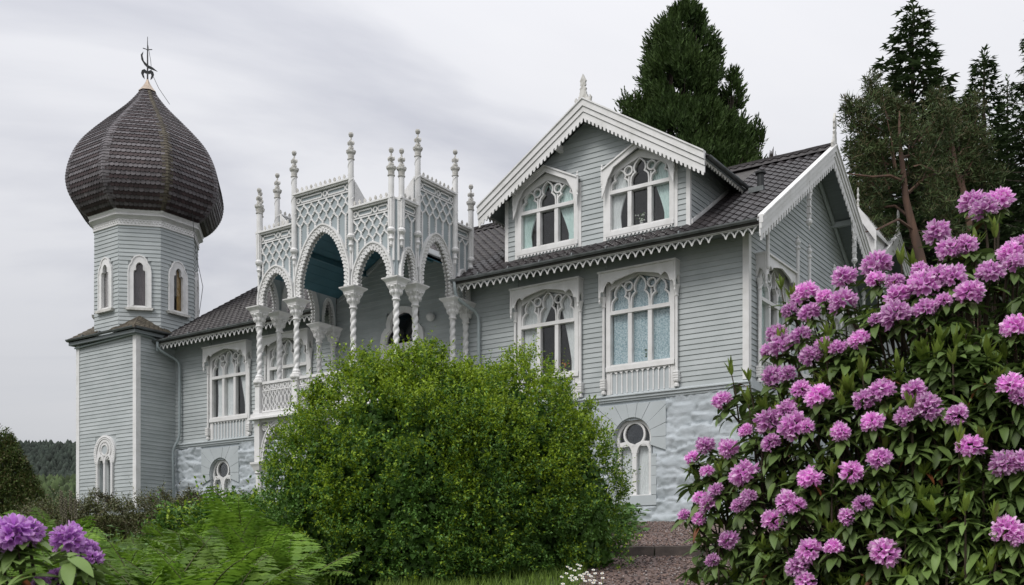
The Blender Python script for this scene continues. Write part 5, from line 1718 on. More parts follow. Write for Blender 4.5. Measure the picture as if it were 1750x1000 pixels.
def join(parts):
    V = []; F = []; M = []; n = 0
    for v, f, m_ in parts:
        V.append(v); F.append(f + n); n += len(v)
        M.append(np.full(len(f), m_) if np.isscalar(m_) else m_)
    return np.concatenate(V), np.concatenate(F), np.concatenate(M)


def vnoise(P, sc, seed):
    return np.array([noise.noise(Vector((p[0] * sc + seed, p[1] * sc, p[2] * sc))) for p in P])


def sprays(B, D, Ln, k, leaf, rg, spread=0.9):
    """k leaves along each twig of length Ln from B in direction D"""
    n = len(B)
    t = np.linspace(0.15, 1.0, k)[None, :, None]
    P = B[:, None] + D[:, None] * Ln[:, None, None] * t + rg.normal(0, 0.008, (n, k, 3))
    rnd = unit(rg.normal(0, 1, (n, k, 3)))
    LD = unit(D[:, None] * 0.55 + rnd * spread)
    NN = unit(rg.normal(0, 0.5, (n, k, 3)) + np.array([0, 0, 1.0]) + D[:, None] * 0.3)
    sz = leaf * rg.uniform(0.7, 1.25, (n, k))
    return P.reshape(-1, 3), LD.reshape(-1, 3), NN.reshape(-1, 3), sz.reshape(-1), np.repeat(t[0, :, 0][None], n, 0).reshape(-1)


BUSH = mat('bush_leaf', (0.102, 0.205, 0.038), (0.068, 0.148, 0.028), rough=0.5, isl=0.4, transl=0.25, scale=2.0, spec=0.3)
BUSHN = mat('bush_new_leaf', (0.27, 0.37, 0.024), (0.19, 0.29, 0.022), rough=0.5, isl=0.35, transl=0.35, scale=2.0, spec=0.3)
TWIG = mat('brown_twig', (0.07, 0.05, 0.035), (0.045, 0.032, 0.022), rough=0.9)
OLIVE = mat('olive_leaf', (0.115, 0.135, 0.042), (0.085, 0.095, 0.034), rough=0.6, isl=0.45, transl=0.15, c3=(0.12, 0.10, 0.05))
OLIVE2 = mat('pale_olive_leaf', (0.14, 0.15, 0.09), (0.10, 0.10, 0.06), rough=0.6, isl=0.35)


def lump(dirs, seed, amp):
    return 1 + amp * (vnoise(dirs, 2.1, seed) * 0.9 + vnoise(dirs, 4.7, seed + 9) * 0.65 + vnoise(dirs, 10.5, seed + 19) * 0.45)


def bush(name, label, cat, blobs, nsp, leaf, k, mats, seed, twig=0.22, newtop=0.5, amp=0.14, stray=0.06, core=0.72, group=None, shoots=()):
    """blobs: (cx,cy,cz,rx,ry,rz); leafy twigs all over the joint surface"""
    rg = np.random.default_rng(seed)
    base = Vector((blobs[0][0], blobs[0][1], gz(blobs[0][0], blobs[0][1])))
    root = thing(name, label, cat, base, group=group)
    bo = np.array(base)
    B = []; D = []; H = []; CN = []
    tot = sum(b[3] * b[5] for b in blobs)
    zlo = min(b[2] - b[5] for b in blobs); zhi = max(b[2] + b[5] for b in blobs)
    kc = 7                                                        # twigs in one leafy clump
    for bi, (cx, cy, cz, rx, ry, rz_) in enumerate(blobs):
        n = int(nsp / kc * rx * rz_ / tot)
        d = unit(rg.normal(0, 1, (n, 3)))
        d[:, 1] = np.where(rg.uniform(0, 1, n) < 0.6, -np.abs(d[:, 1]), d[:, 1])     # thicker on the garden side
        r_ = lump(d, seed + bi, amp) * rg.uniform(0.84, 1.03, n)
        sq = (np.abs(d) ** 2.6).sum(1) ** (-1 / 2.6)                                  # a little boxier than an ellipsoid
        p = np.array([cx, cy, cz]) + d * (r_ * sq)[:, None] * np.array([rx, ry, rz_])
        keep = np.ones(n, bool)
        for bj, o2 in enumerate(blobs):
            if bj == bi: continue
            q = (p - np.array(o2[:3])) / np.array(o2[3:])
            keep &= (np.abs(q) ** 2.6).sum(1) ** (1 / 2.6) > 0.80
        keep &= p[:, 2] > np.array([gz(a, b_) for a, b_ in p[:, :2]]) + 0.02
        p, d = p[keep], d[keep]
        main = unit(d * 0.65 + np.array([0, 0, 0.6]) + rg.normal(0, 0.28, p.shape))
        reach = rg.uniform(0, twig * 0.9, (len(p), kc))
        reach[:, 0] = twig * 0.9
        bb = p[:, None] + main[:, None] * reach[..., None] + rg.normal(0, 0.035, (len(p), kc, 3))
        dd = unit(main[:, None] + rg.normal(0, 0.52, (len(p), kc, 3)))
        B.append(bb.reshape(-1, 3)); D.append(dd.reshape(-1, 3)); H.append(np.repeat((p[:, 2] - zlo) / (zhi - zlo), kc))
        CN.append(np.repeat(rg.uniform(-0.22, 0.22, len(p)) * (0.35 + 0.9 * np.clip((p[:, 2] - zlo) / (zhi - zlo), 0, 1)), kc))
    B = np.concatenate(B); D = np.concatenate(D); H = np.concatenate(H); CN = np.concatenate(CN)
    Ln = twig * rg.uniform(0.5, 1.5, len(B)) * (1 + (rg.uniform(0, 1, len(B)) < stray * H ** 2) * 1.2)
    P, LD, NN, sz, t = sprays(B, D, Ln, k, leaf, rg)
    V, F = leaves(P - bo, LD, NN, sz, sz * 0.55)
    newp = np.repeat(H, k) ** 2.2 * newtop * 1.35 + newtop * 0.05
    patch = np.repeat(vnoise(B, 1.6, seed + 40), k)
    isn = (rg.uniform(0, 1, len(P)) < newp * (0.35 + 0.9 * t) + patch * 0.5 + np.repeat(CN, k))
    parts = [(V, F, np.repeat(isn.astype(int), 2))]
    # long shoots standing out of the crown
    for (sx, sy, sz_, ex, ey, ez) in shoots:
        m_ = 26
        tt = np.linspace(0, 1, m_)[:, None]
        ln = np.array([sx, sy, sz_]) * (1 - tt) + np.array([ex, ey, ez]) * tt + 0.03 * np.sin(tt * 5 + sx * 3) * np.array([1, 0.4, 0])
        sb = np.repeat(ln, 4, 0) + rg.normal(0, 0.03, (m_ * 4, 3))
        sdir = unit(rg.normal(0, 1, (m_ * 4, 3)) * 0.9 + np.array([0, 0, 0.5]))
        P2, L2, N2, s2, t2 = sprays(sb, sdir, np.full(len(sb), twig * 0.6), 6, leaf, rg)
        v2, f2 = leaves(P2 - bo, L2, N2, s2, s2 * 0.55)
        parts.append((v2, f2, np.repeat((rg.uniform(0, 1, len(P2)) < 0.35 + newtop * 0.5).astype(int), 2)))
    # shaded inner leaves
    ni = int(nsp * 2.6)
    for bi, (cx, cy, cz, rx, ry, rz_) in enumerate(blobs):
        n = int(ni * rx * rz_ / tot)
        d = unit(rg.normal(0, 1, (n, 3)))
        p = np.array([cx, cy, cz]) + d * (lump(d, seed + bi, amp) * rg.uniform(core - 0.12, 0.88, n))[:, None] * np.array([rx, ry, rz_])
        v3, f3 = leaves(p - bo, unit(rg.normal(0, 1, (n, 3))), unit(d + rg.normal(0, 0.5, (n, 3))), np.full(n, leaf * 2.6), np.full(n, leaf * 2.0))
        parts.append((v3, f3, 0))
    V, F, M = join(parts)
    o = bpy.data.objects.new('foliage', np_mesh('foliage', V, F, mats, M)); place(o, root, kind='stuff')
    # stems inside
    st_ = MB()
    rs = random.Random(seed)
    for (cx, cy, cz, rx, ry, rz_) in blobs:
        for q in range(7):
            a = rs.uniform(0, 6.28); e = rs.uniform(0.4, 0.8)
            g0 = gz(cx, cy)
            b0 = Vector((cx + 0.15 * math.cos(a), cy + 0.15 * math.sin(a), g0 - 0.05)) - base
            t0 = Vector((cx + e * rx * math.cos(a), cy + e * ry * math.sin(a), cz + rz_ * rs.uniform(0, 0.6))) - base
            st_.tube([b0, b0.lerp(t0, 0.5) + Vector((0, 0, 0.2)), t0], [0.035, 0.022, 0.008], 5)
    for (sx, sy, sz_, ex, ey, ez) in shoots:
        st_.tube([Vector((sx, sy, sz_)) - base, Vector((ex, ey, ez)) - base], [0.012, 0.004], 4)
    st_.build('stems', TWIG, root)
    return root


def shoot(px0, py0, px1, py1, d):
    a, b_ = at(px0, py0, d), at(px1, py1, d)
    return (*a, *b_)


# the big rounded bush, one mound of several crowns
c1 = at(670, 800, 15.2)
sh1 = [shoot(700, 650, 715, 588, 14.1), shoot(690, 650, 678, 596, 14.1), shoot(735, 660, 757, 597, 14.1), shoot(725, 640, 741, 585, 14.2), shoot(565, 690, 535, 655, 13.9), shoot(550, 705, 520, 672, 13.9),
       shoot(640, 650, 628, 612, 14.1), shoot(780, 670, 800, 622, 14.3), shoot(600, 660, 590, 632, 14.1), shoot(765, 660, 770, 630, 14.1),
       shoot(905, 670, 895, 612, 15.3), shoot(880, 670, 872, 622, 15.3), shoot(930, 680, 945, 635, 15.3), shoot(850, 690, 838, 635, 15.3), shoot(955, 700, 972, 655, 15.3), shoot(990, 730, 1008, 690, 15.3), shoot(820, 680, 815, 640, 15.1)]
bush('box_bush', 'large mounded bush with small fresh green leaves before the veranda', 'bush',
     [(at(670, 0, 14.4).x, 14.4, EYE + 0.55, 1.42, 1.5, 2.26), (at(725, 0, 14.5).x, 14.5, EYE + 1.20, 0.95, 1.1, 1.56), (at(556, 0, 14.0).x, 14.0, EYE + 0.25, 0.74, 1.0, 1.68),
      (at(870, 0, 15.2).x, 15.2, EYE + 0.90, 1.13, 1.4, 2.04), (at(962, 0, 15.3).x, 15.3, EYE + 0.60, 0.78, 1.1, 1.66), (at(800, 0, 14.7).x, 14.7, EYE + 0.55, 0.90, 1.4, 2.02)],
     34000, 0.046, 9, [BUSH, BUSHN], 11, twig=0.17, newtop=0.78, amp=0.13, shoots=sh1)
# brown low shrub in front of the tower and its sprigs
c3 = at(240, 905, 21.0)
bush('low_shrub', 'low twiggy olive-brown shrub in front of the tower base', 'shrub',
     [(c3.x, 21, gz(c3.x, 21) + 0.02, 1.75, 0.9, 0.56), (c3.x + 1.3, 21.3, gz(c3.x + 1.2, 21.3) + 0.02, 1.2, 0.8, 0.58), (c3.x - 1.3, 20.6, gz(c3.x - 1.2, 20.6) + 0.0, 1.0, 0.8, 0.50)],
     9000, 0.042, 9, [OLIVE, OLIVE2], 31, twig=0.2, newtop=0.16, amp=0.2, stray=0.1,
     shoots=[shoot(130, 890, 165, 845, 20.4), shoot(165, 846, 205, 868, 20.4), shoot(290, 880, 278, 838, 21), shoot(270, 880, 258, 850, 21), shoot(300, 870, 325, 842, 21), shoot(325, 842, 345, 862, 21), shoot(210, 880, 190, 855, 20.6)])

c4 = at(420, 870, 18.5)
bush('leafy_shrub', 'low fresh green leafy shrub under the basement window beside the ferns', 'shrub',
     [(c4.x + 0.2, 18.5, gz(c4.x, 18.5) + 0.02, 0.8, 0.7, 0.60), (c4.x - 0.9, 18.8, gz(c4.x - 0.9, 18.8) - 0.05, 0.7, 0.6, 0.45)],
     2600, 0.085, 7, [BUSH, BUSHN], 37, twig=0.24, newtop=0.3, amp=0.25)

# ---- ferns
FERN = mat('fern_green', (0.19, 0.31, 0.030), (0.11, 0.21, 0.024), rough=0.55, rnd=0.38, isl=0.18, transl=0.4, scale=3)
FERNS = mat('fern_stalk', (0.10, 0.11, 0.04), (0.07, 0.07, 0.03), rough=0.7)


def frond_mesh(Ln, seed, droop, wide):
    """arching frond: stalk with paired pinnae, every pinna a row of leaflets"""
    rg = np.random.default_rng(seed)
    P = []; D = []; NN = []; S = []; W = []
    npair = 20
    cur = lambda t: np.array([0.0 + 0.04 * math.sin(3 * t + seed), Ln * (t * 0.9 - 0.12 * droop * t * t), Ln * (0.85 * t - droop * 0.75 * t ** 2)])
    stalk = [cur(i / 16) for i in range(17)]
    for i in range(npair):
        t = 0.14 + 0.86 * i / npair
        b_ = cur(t); tg = unit(cur(min(1, t + 0.02)) - cur(t - 0.02))
        side = np.array([1.0, 0, 0]); nn = unit(np.cross(side, tg))
        ln = wide * Ln * math.sin(min(1, (t - 0.08) * 1.7) * math.pi * 0.5) * (1 - (t ** 3)) * 0.34 + 0.01
        for s_ in (-1, 1):
            pd = unit(side * s_ + tg * 0.35 - nn * 0.1 + rg.normal(0, 0.06, 3))
            # a pinna: three overlapping tapering blades, slightly drooping
            for q0, q1, w_ in ((0.0, 0.55, 0.058), (0.35, 0.85, 0.050), (0.62, 1.0, 0.034)):
                pos = b_ + pd * ln * q0 - nn * 0.06 * ln * q0 * q0
                P.append(pos); D.append(unit(pd - nn * 0.14 * q1)); NN.append(nn + rg.normal(0, 0.12, 3)); S.append(ln * (q1 - q0) + 0.01); W.append(w_ * (0.5 + 1.4 * ln))
    V, F = leaves(np.array(P), np.array(D), np.array(NN), np.array(S), np.array(W), 0.1)
    tb = MB().tube(stalk, [0.007 * (1 - i / 17) + 0.0015 for i in range(17)], 3)
    V2 = np.array([tuple(v) for v in tb.v]); F2 = []
    for f_ in tb.f:
        if len(f_) == 4: F2 += [(f_[0], f_[1], f_[2]), (f_[0], f_[2], f_[3])]
        else: F2.append(f_[:3])
    V, F, M = join([(V, F, 0), (V2, np.array(F2), 1)])
    return np_mesh('frond', V, F, [FERN, FERNS], M)


FR = [frond_mesh(1.0, s_, dp, wd) for s_, dp, wd in ((1, 0.55, 1.0), (2, 0.75, 1.15), (3, 0.95, 1.0), (4, 0.65, 0.9), (5, 0.4, 1.05))]
ferns = [(455, 905, 13.2, 1.1), (420, 930, 12.0, 1.15), (470, 960, 11.2, 1.05), (380, 950, 11.4, 1.15), (345, 930, 13.2, 1.05), (310, 960, 11.2, 1.1), (275, 945, 13.0, 0.95), (247, 975, 10.6, 1.0), (215, 985, 9.6, 1.0),
         (180, 965, 11.0, 0.9), (150, 985, 9.4, 0.95), (424, 985, 9.6, 1.05), (360, 992, 9.2, 1.05), (300, 1000, 8.8, 1.0), (120, 930, 13.0, 0.8), (75, 925, 13.5, 0.9), (30, 930, 13.0, 0.95), (10, 965, 10.5, 0.95), (60, 985, 9.3, 0.9),
         (440, 880, 16.0, 1.0), (405, 890, 17.0, 0.95), (363, 895, 18.0, 0.9), (110, 985, 8.6, 0.9), (460, 1010, 8.8, 0.95), (250, 1010, 8.2, 0.9), (385, 1020, 8.2, 0.95), (40, 905, 16.0, 0.9), (100, 905, 17, 0.75), (5, 900, 15.0, 1.0),
         (332, 975, 10.0, 1.0), (285, 925, 15.0, 1.0), (230, 945, 14.0, 0.9), (160, 950, 14.0, 0.9), (265, 985, 9.0, 1.0), (325, 1005, 8.0, 1.0), (410, 1000, 9.0, 1.05), (435, 965, 11.0, 1.1), (140, 960, 12.2, 0.9), (45, 950, 11.8, 0.95), (300, 910, 17.0, 0.9), (337, 945, 12.2, 1.05), (222, 960, 12.0, 0.95), (190, 1010, 8.2, 0.85), (349, 1025, 7.4, 0.9), (445, 945, 14.2, 1.0), (395, 965, 14.4, 0.9)]
rs = random.Random(8)
for i, (px, py, d, sc) in enumerate(ferns):
    x_ = (px - CPX) / FPX * d
    base = Vector((x_, d, gz(x_, d)))
    # crown height follows from where the fern shows above the ground
    ztip = EYE + (HPX - py) / FPX * d + 0.12
    hgt = max(0.60, min(1.5, 1.2 * (ztip - base.z)))
    band = 'nearest' if d < 9.5 else 'middle' if d < 12.5 else 'farthest'
    mates = sorted(f[0] for f in ferns if (f[2] < 9.5) == (d < 9.5) and (f[2] < 12.5) == (d < 12.5))
    rank = mates.index(px) + 1
    rank = '%d%s' % (rank, 'th' if 10 < rank < 14 else {1: 'st', 2: 'nd', 3: 'rd'}.get(rank % 10, 'th'))
    root = thing('fern', 'arching bright green fern, %s from the left edge among the %s row of ferns' % (rank, band), 'fern', base, group='ferns left of the big bush')
    nf = rs.randint(9, 12)
    for k in range(nf):
        a = 2 * math.pi * k / nf + rs.uniform(-0.3, 0.3)
        s_ = hgt / 0.52 * rs.uniform(0.8, 1.15) * (0.95 if sc > 1 else 0.85)
        til = rs.uniform(-0.25, 0.35)
        M = Matrix.Rotation(a, 4, 'Z') @ Matrix.Rotation(til, 4, 'X') @ Matrix.Diagonal((s_ * 0.9, s_ * 0.62, s_, 1))
        inst('frond', FR[rs.randrange(5)], root, M)

# ---- rhododendrons
RLEAF = mat('rhododendron_leaf', (0.145, 0.22, 0.058), (0.105, 0.168, 0.046), rough=0.50, rnd=0.3, isl=0.3, transl=0.18, scale=6, spec=0.28)
RNEW = mat('rhododendron_young_leaf', (0.24, 0.33, 0.055), (0.18, 0.26, 0.045), rough=0.42, rnd=0.25, isl=0.25, transl=0.25, scale=6)
RBROWN = mat('withered_leaf', (0.17, 0.055, 0.016), (0.11, 0.04, 0.014), rough=0.6, rnd=0.2, isl=0.2)
PETAL = mat('magenta_petal', (0.80, 0.37, 0.74), (0.70, 0.26, 0.66), rough=0.6, rnd=0.24, isl=0.22, transl=0.45, scale=18, spec=0.2)
PETALP = mat('pale_petal_edge', (0.90, 0.66, 0.86), (0.85, 0.52, 0.80), rough=0.6, rnd=0.16, isl=0.15, transl=0.45, scale=18, spec=0.2)
STAMEN = mat('stamen', (0.45, 0.22, 0.25), rough=0.6)


def rleaf_mesh(name, m, L_=0.115, W_=0.036, bend=0.35):
    """lance-shaped leaf folded along the midrib and curved down"""
    V = []; F = []; n = 6
    for i in range(n + 1):
        t = i / n
        w_ = W_ * (math.sin(math.pi * min(1, 0.06 + t * 0.94) ** 0.85) ** 0.75) / 1.0 * (0.55 if i == 0 else 1)
        if i == n: w_ = 0.001
        z_ = -bend * L_ * t * t
        V += [(-w_ / 2, L_ * t, z_ + w_ * 0.14), (0, L_ * t, z_ - 0.001), (w_ / 2, L_ * t, z_ + w_ * 0.14)]
    for i in range(n):
        a = i * 3
        F += [(a, a + 1, a + 4, a + 3), (a + 1, a + 2, a + 5, a + 4)]
    return MB().add(V, F).mesh(name, m, True)


RL = [rleaf_mesh('leaf', RLEAF, 0.115, 0.045, 0.28), rleaf_mesh('leaf', RLEAF, 0.10, 0.041, 0.45), rleaf_mesh('leaf', RLEAF, 0.095, 0.041, 0.10)]
RLN = rleaf_mesh('leaf', RNEW, 0.085, 0.022, -0.12)
RLB = rleaf_mesh('leaf', RBROWN, 0.10, 0.036, 0.6)


def truss_mesh(seed, Rr, mats_):
    """dome of funnel flowers, each with five wavy petals"""
    rg = np.random.default_rng(seed)
    P = []; F = []; M = []; n0 = 0
    nf = 27
    for i in range(nf):
        # flowers over the upper two thirds of a ball
        zc = 1 - (i + 0.5) / nf * 1.5
        a = i * 2.39996 + rg.uniform(-0.25, 0.25)
        rr_ = math.sqrt(max(0, 1 - zc * zc))
        d = np.array([rr_ * math.cos(a), rr_ * math.sin(a), zc]); d = unit(d + rg.normal(0, 0.13, 3))
        u = unit(np.cross(d, np.array([0.3, 0.2, 0.9]))); v = np.cross(d, u)
        L0 = Rr * rg.uniform(0.78, 1.12)
        thr = d * L0 * 0.45
        ph = rg.uniform(0, 6.28)
        for k in range(5):
            pa = ph + k * 1.2566 + rg.uniform(-0.15, 0.15)
            e = math.cos(pa) * u + math.sin(pa) * v
            s_ = -math.sin(pa) * u + math.cos(pa) * v
            w_ = L0 * rg.uniform(0.13, 0.19); wv = rg.uniform(-0.10, 0.10); fl = rg.uniform(0.30, 0.52)
            pts = [thr + e * L0 * 0.04 - s_ * L0 * 0.03, thr + e * L0 * 0.04 + s_ * L0 * 0.03,
                   d * L0 * 0.88 + e * L0 * 0.20 + s_ * w_, d * L0 * (1.06 + wv) + e * L0 * fl * 0.8 + s_ * w_ * 0.8, d * L0 * (1.12 + wv) + e * L0 * fl, d * L0 * (1.02 - wv) + e * L0 * fl * 0.8 - s_ * w_ * 0.8, d * L0 * 0.88 + e * L0 * 0.20 - s_ * w_]
            P += pts
            F += [(n0, n0 + 1, n0 + 2), (n0, n0 + 2, n0 + 6), (n0 + 6, n0 + 2, n0 + 4), (n0 + 2, n0 + 3, n0 + 4), (n0 + 6, n0 + 4, n0 + 5)]
            M += [0, 0, 0, 1, 1] if (i + k) % 3 else [0, 0, 1, 1, 1]
            n0 += 7
        for k in range(3):
            q = d + 0.18 * rg.normal(0, 1, 3)
            a0 = thr; a1 = unit(q) * L0 * 1.02
            P += [a0, a1, a1 + np.array([0.0015, 0.0015, 0.002])]; F.append((n0, n0 + 1, n0 + 2)); M.append(2); n0 += 3
    return np_mesh('flower_head', np.array(P), np.array(F), mats_, M)


TRUSS = [truss_mesh(s_, 0.078, [PETAL, PETALP, STAMEN]) for s_ in range(5)]
VIOLET = [mat('violet_petal', (0.58, 0.25, 0.66), (0.46, 0.17, 0.56), rough=0.6, rnd=0.12, isl=0.22, transl=0.45, scale=18, spec=0.2), mat('pale_violet_petal', (0.74, 0.46, 0.80), (0.66, 0.35, 0.74), rough=0.6, rnd=0.1, isl=0.18, transl=0.45, scale=18, spec=0.2), STAMEN]
TRUSS_V = [truss_mesh(s_ + 20, 0.078, VIOLET) for s_ in range(3)]
LVS = [np.array([v.co[:] for v in m_.vertices]) for m_ in RL + [RLN, RLB]]
LFS = [np.array([tuple(p.vertices) for p in m_.polygons]) for m_ in RL + [RLN, RLB]]
LMESH = RL + [RLN, RLB]


def frame_to(d, roll=0.0):
    """matrix whose y axis is d and whose z axis leans up"""
    d = d.normalized(); up = Vector((0, 0, 1))
    x_ = d.cross(up)
    if x_.length < 0.05: x_ = Vector((1, 0, 0))
    x_.normalize(); z_ = x_.cross(d)
    return Matrix((x_, d, z_)).transposed().to_4x4() @ Matrix.Rotation(roll, 4, 'Y')


def rhodo(root, heads, whorls, cam_o, own=300, seed=3, trusses=TRUSS):
    """heads: (pos, outward, scale); whorls: (pos, outward, n, young)"""
    rs = random.Random(seed)
    base = root.location.copy()
    LV = []                                 # (mesh index, matrix)
    st_ = MB()
    for p, od, sc in heads:
        ax = (od * 0.7 + Vector((0, 0, 0.75)) + Vector((rs.uniform(-.2, .2), rs.uniform(-.2, .2), 0))).normalized()
        q = Vector((0, 0, 1)).rotation_difference(ax).to_matrix().to_4x4()
        M = Matrix.Translation(p - base) @ q @ Matrix.Rotation(rs.uniform(0, 6.28), 4, 'Z') @ Matrix.Diagonal((sc, sc, sc * rs.uniform(0.82, 0.98), 1))
        inst('flower_head', trusses[rs.randrange(len(trusses))], root, M)
        foot = p - ax * 0.035 * sc
        whorls = whorls + [(foot, ax, rs.randint(8, 11), False)]
        st_.tube([foot - base + ax * 0.03, foot - ax * 0.18 - od * 0.10 - base, foot - ax * 0.3 - od * 0.35 - base], [0.006, 0.007, 0.010], 5)
    for p, od, n, young in whorls:
        ax = od.normalized()
        ph = rs.uniform(0, 6.28)
        sx_ = ax.cross(Vector((0, 0, 1)));
        if sx_.length < 0.05: sx_ = Vector((1, 0, 0))
        sx_.normalize(); sy_ = ax.cross(sx_)
        for k in range(n):
            a = ph + 2 * math.pi * k / n + rs.uniform(-0.25, 0.25)
            rad = sx_ * math.cos(a) + sy_ * math.sin(a)
            if young: d = rad * rs.uniform(0.25, 0.7) + ax * 0.9
            else: d = rad + ax * rs.uniform(-0.25, 0.35) + Vector((0, 0, -0.28 * rs.random() + 0.05))
            mi = 3 if young else (4 if rs.random() < 0.012 else rs.choice((0, 0, 1, 2)))
            sc = rs.uniform(0.75, 1.2)
            M = Matrix.Translation(p - base - ax * rs.uniform(0, 0.05)) @ frame_to(d, rs.uniform(-0.35, 0.35)) @ Matrix.Diagonal((sc, sc, sc, 1))
            LV.append((mi, M))
        if young or rs.random() < 0.5:
            st_.tube([p - base, p - ax * 0.16 - base, p - ax * 0.30 + Vector((0, 0, -0.12)) - base], [0.003, 0.005, 0.007], 4)
    cl = cam_o - base
    fr_ = [(-(M.col[2].to_3d().normalized().dot((cl - M.translation).normalized())) ** 2 * 0.0 + (M.translation - cl).length, i) for i, (mi, M) in enumerate(LV)]
    fr_.sort()
    # leaves in view and nearest are parts of their own, the rest one mass
    inview = []
    for dist, i in fr_:
        w_ = LV[i][1].translation + base
        px = CPX + FPX * w_.x / w_.y; py = HPX - FPX * (w_.z - EYE) / w_.y
        if 0 <= px <= 1750 and 0 <= py <= 1000: inview.append(i)
    ownset = set(inview[:own])
    groups = {}
    for i, (mi, M) in enumerate(LV):
        if i in ownset: inst('leaf', LMESH[mi], root, M)
        else: groups.setdefault(mi, []).append(np.array(M))
    mats_ = [RLEAF, RNEW, RBROWN]; mm = {0: 0, 1: 0, 2: 0, 3: 1, 4: 2}
    parts = []
    for mi, Ms in groups.items():
        Ms = np.array(Ms)
        v = np.einsum('nij,vj->nvi', Ms[:, :3, :3], LVS[mi]) + Ms[:, None, :3, 3]
        f = (LFS[mi][None] + (np.arange(len(Ms)) * len(LVS[mi]))[:, None, None]).reshape(-1, 4)
        parts.append((v.reshape(-1, 3), f, mm[mi]))
    V, F, M = join(parts)
    o = bpy.data.objects.new('leaf_mass', np_mesh('leaf_mass', V, F, mats_, M, True)); place(o, root, kind='stuff')
    st_.build('stems', TWIG, root)


HU = [(1330, 70, 120), (1455, 62, 125), (1385, 102, 120), (1175, 210, 130), (1222, 288, 125), (1300, 268, 95), (1090, 380, 75), (1500, 300, 105), (1548, 262, 100), (1522, 345, 105), (1412, 388, 130), (1320, 482, 135), (1243, 408, 110), (1180, 398, 110), (1108, 445, 130), (990, 492, 118), (895, 352, 140), (893, 420, 95), (980, 432, 80), (745, 412, 118), (745, 522, 120), (660, 500, 80), (580, 482, 130), (538, 512, 80), (592, 570, 105), (893, 605, 75), (985, 585, 138), (1115, 552, 100), (815, 692, 100), (720, 732, 60), (440, 668, 105), (465, 722, 110), (550, 678, 100), (405, 742, 50), (600, 768, 110), (428, 865, 110), (492, 850, 90), (190, 970, 102), (555, 920, 90), (630, 950, 122), (490, 1000, 75), (920, 925, 120), (838, 968, 88), (1065, 925, 100), (1115, 988, 105), (1520, 640, 110), (1508, 900, 120), (1548, 958, 90), (650, 712, 55), (1200, 520, 50), (500, 560, 70)]
HL = [(515, 165, 110), (428, 215, 120), (545, 238, 130), (440, 315, 100), (612, 240, 75), (770, 265, 105), (925, 215, 108), (1083, 188, 90), (1190, 150, 140), (1330, 180, 120), (1395, 335, 140), (1560, 418, 140), (1640, 402, 80), (960, 390, 110), (825, 455, 110), (625, 485, 115), (312, 462, 128), (272, 475, 80), (120, 330, 100), (60, 385, 72), (232, 345, 105), (130, 455, 48), (175, 540, 78), (100, 580, 80), (142, 612, 90), (90, 682, 78), (20, 665, 52), (335, 580, 95), (285, 615, 90), (445, 690, 118), (512, 600, 110), (562, 618, 65), (800, 672, 88), (880, 608, 75), (236, 786, 95), (622, 836, 112), (565, 908, 100), (740, 820, 76), (980, 846, 130), (1572, 735, 135), (1625, 770, 90), (600, 985, 100), (160, 880, 42), (320, 258, 65), (405, 240, 55)]
heads_px = [(1170 + a / 2.703, 330 + b_ / 2.703, c_ / 2.703) for a, b_, c_ in HU] + [(1170 + a / 2.857, 650 + b_ / 2.857, c_ / 2.857) for a, b_, c_ in HL]
cam_o = Vector((0, 0, EYE))
# the shrub's front: a rounded mass whose nearest point faces the camera
RC = Vector((3.15, 6.6, 1.55)); RRAD = Vector((2.15, 1.9, 2.35))


def on_shrub(px, py):
    """point where the line of sight meets the shrub's rounded front; past its outline, the nearest place to it"""
    d = Vector(((px - CPX) / FPX, 1, (HPX - py) / FPX))
    A = sum((d[i] / RRAD[i]) ** 2 for i in range(3)); B = -2 * sum(d[i] * (RC[i] - cam_o[i]) / RRAD[i] ** 2 for i in range(3)); C = sum(((RC[i] - cam_o[i]) / RRAD[i]) ** 2 for i in range(3)) - 1
    D_ = B * B - 4 * A * C
    t = (-B - math.sqrt(D_)) / (2 * A) if D_ > 0 else -B / (2 * A)
    p = cam_o + d * t
    nrm = Vector([(p[i] - RC[i]) / RRAD[i] ** 2 for i in range(3)]).normalized()
    return p, nrm


rs = random.Random(21)
rroot = thing('rhododendron', 'tall flowering rhododendron with magenta flower heads filling the right foreground', 'rhododendron', (RC.x, RC.y, gz(RC.x, RC.y)))
heads = []
for px, py, dm in heads_px:
    p, nrm = on_shrub(px, py)
    p = p + nrm * 0.03
    sc = max(0.55, min(1.5, dm / FPX * p.y / 0.163)) * rs.uniform(0.88, 1.08)
    heads.append((p, nrm, sc))
# the outline the shrub has in the photograph, column by column: keeps the leaf whorls inside it
OUT = [(1175, 770), (1185, 760), (1215, 700), (1240, 665), (1262, 640), (1290, 648), (1312, 610), (1330, 570), (1352, 545), (1365, 505), (1400, 500), (1440, 470), (1470, 445), (1500, 440), (1545, 455), (1580, 400), (1610, 395), (1640, 350), (1690, 340), (1740, 400), (1760, 420), (1900, 380), (2100, 500)]


def inside(px, py):
    if px < 1175: return False
    for (a, ya), (b_, yb) in zip(OUT, OUT[1:]):
        if a <= px <= b_: return py > ya + (yb - ya) * (px - a) / (b_ - a) + 14
    return False


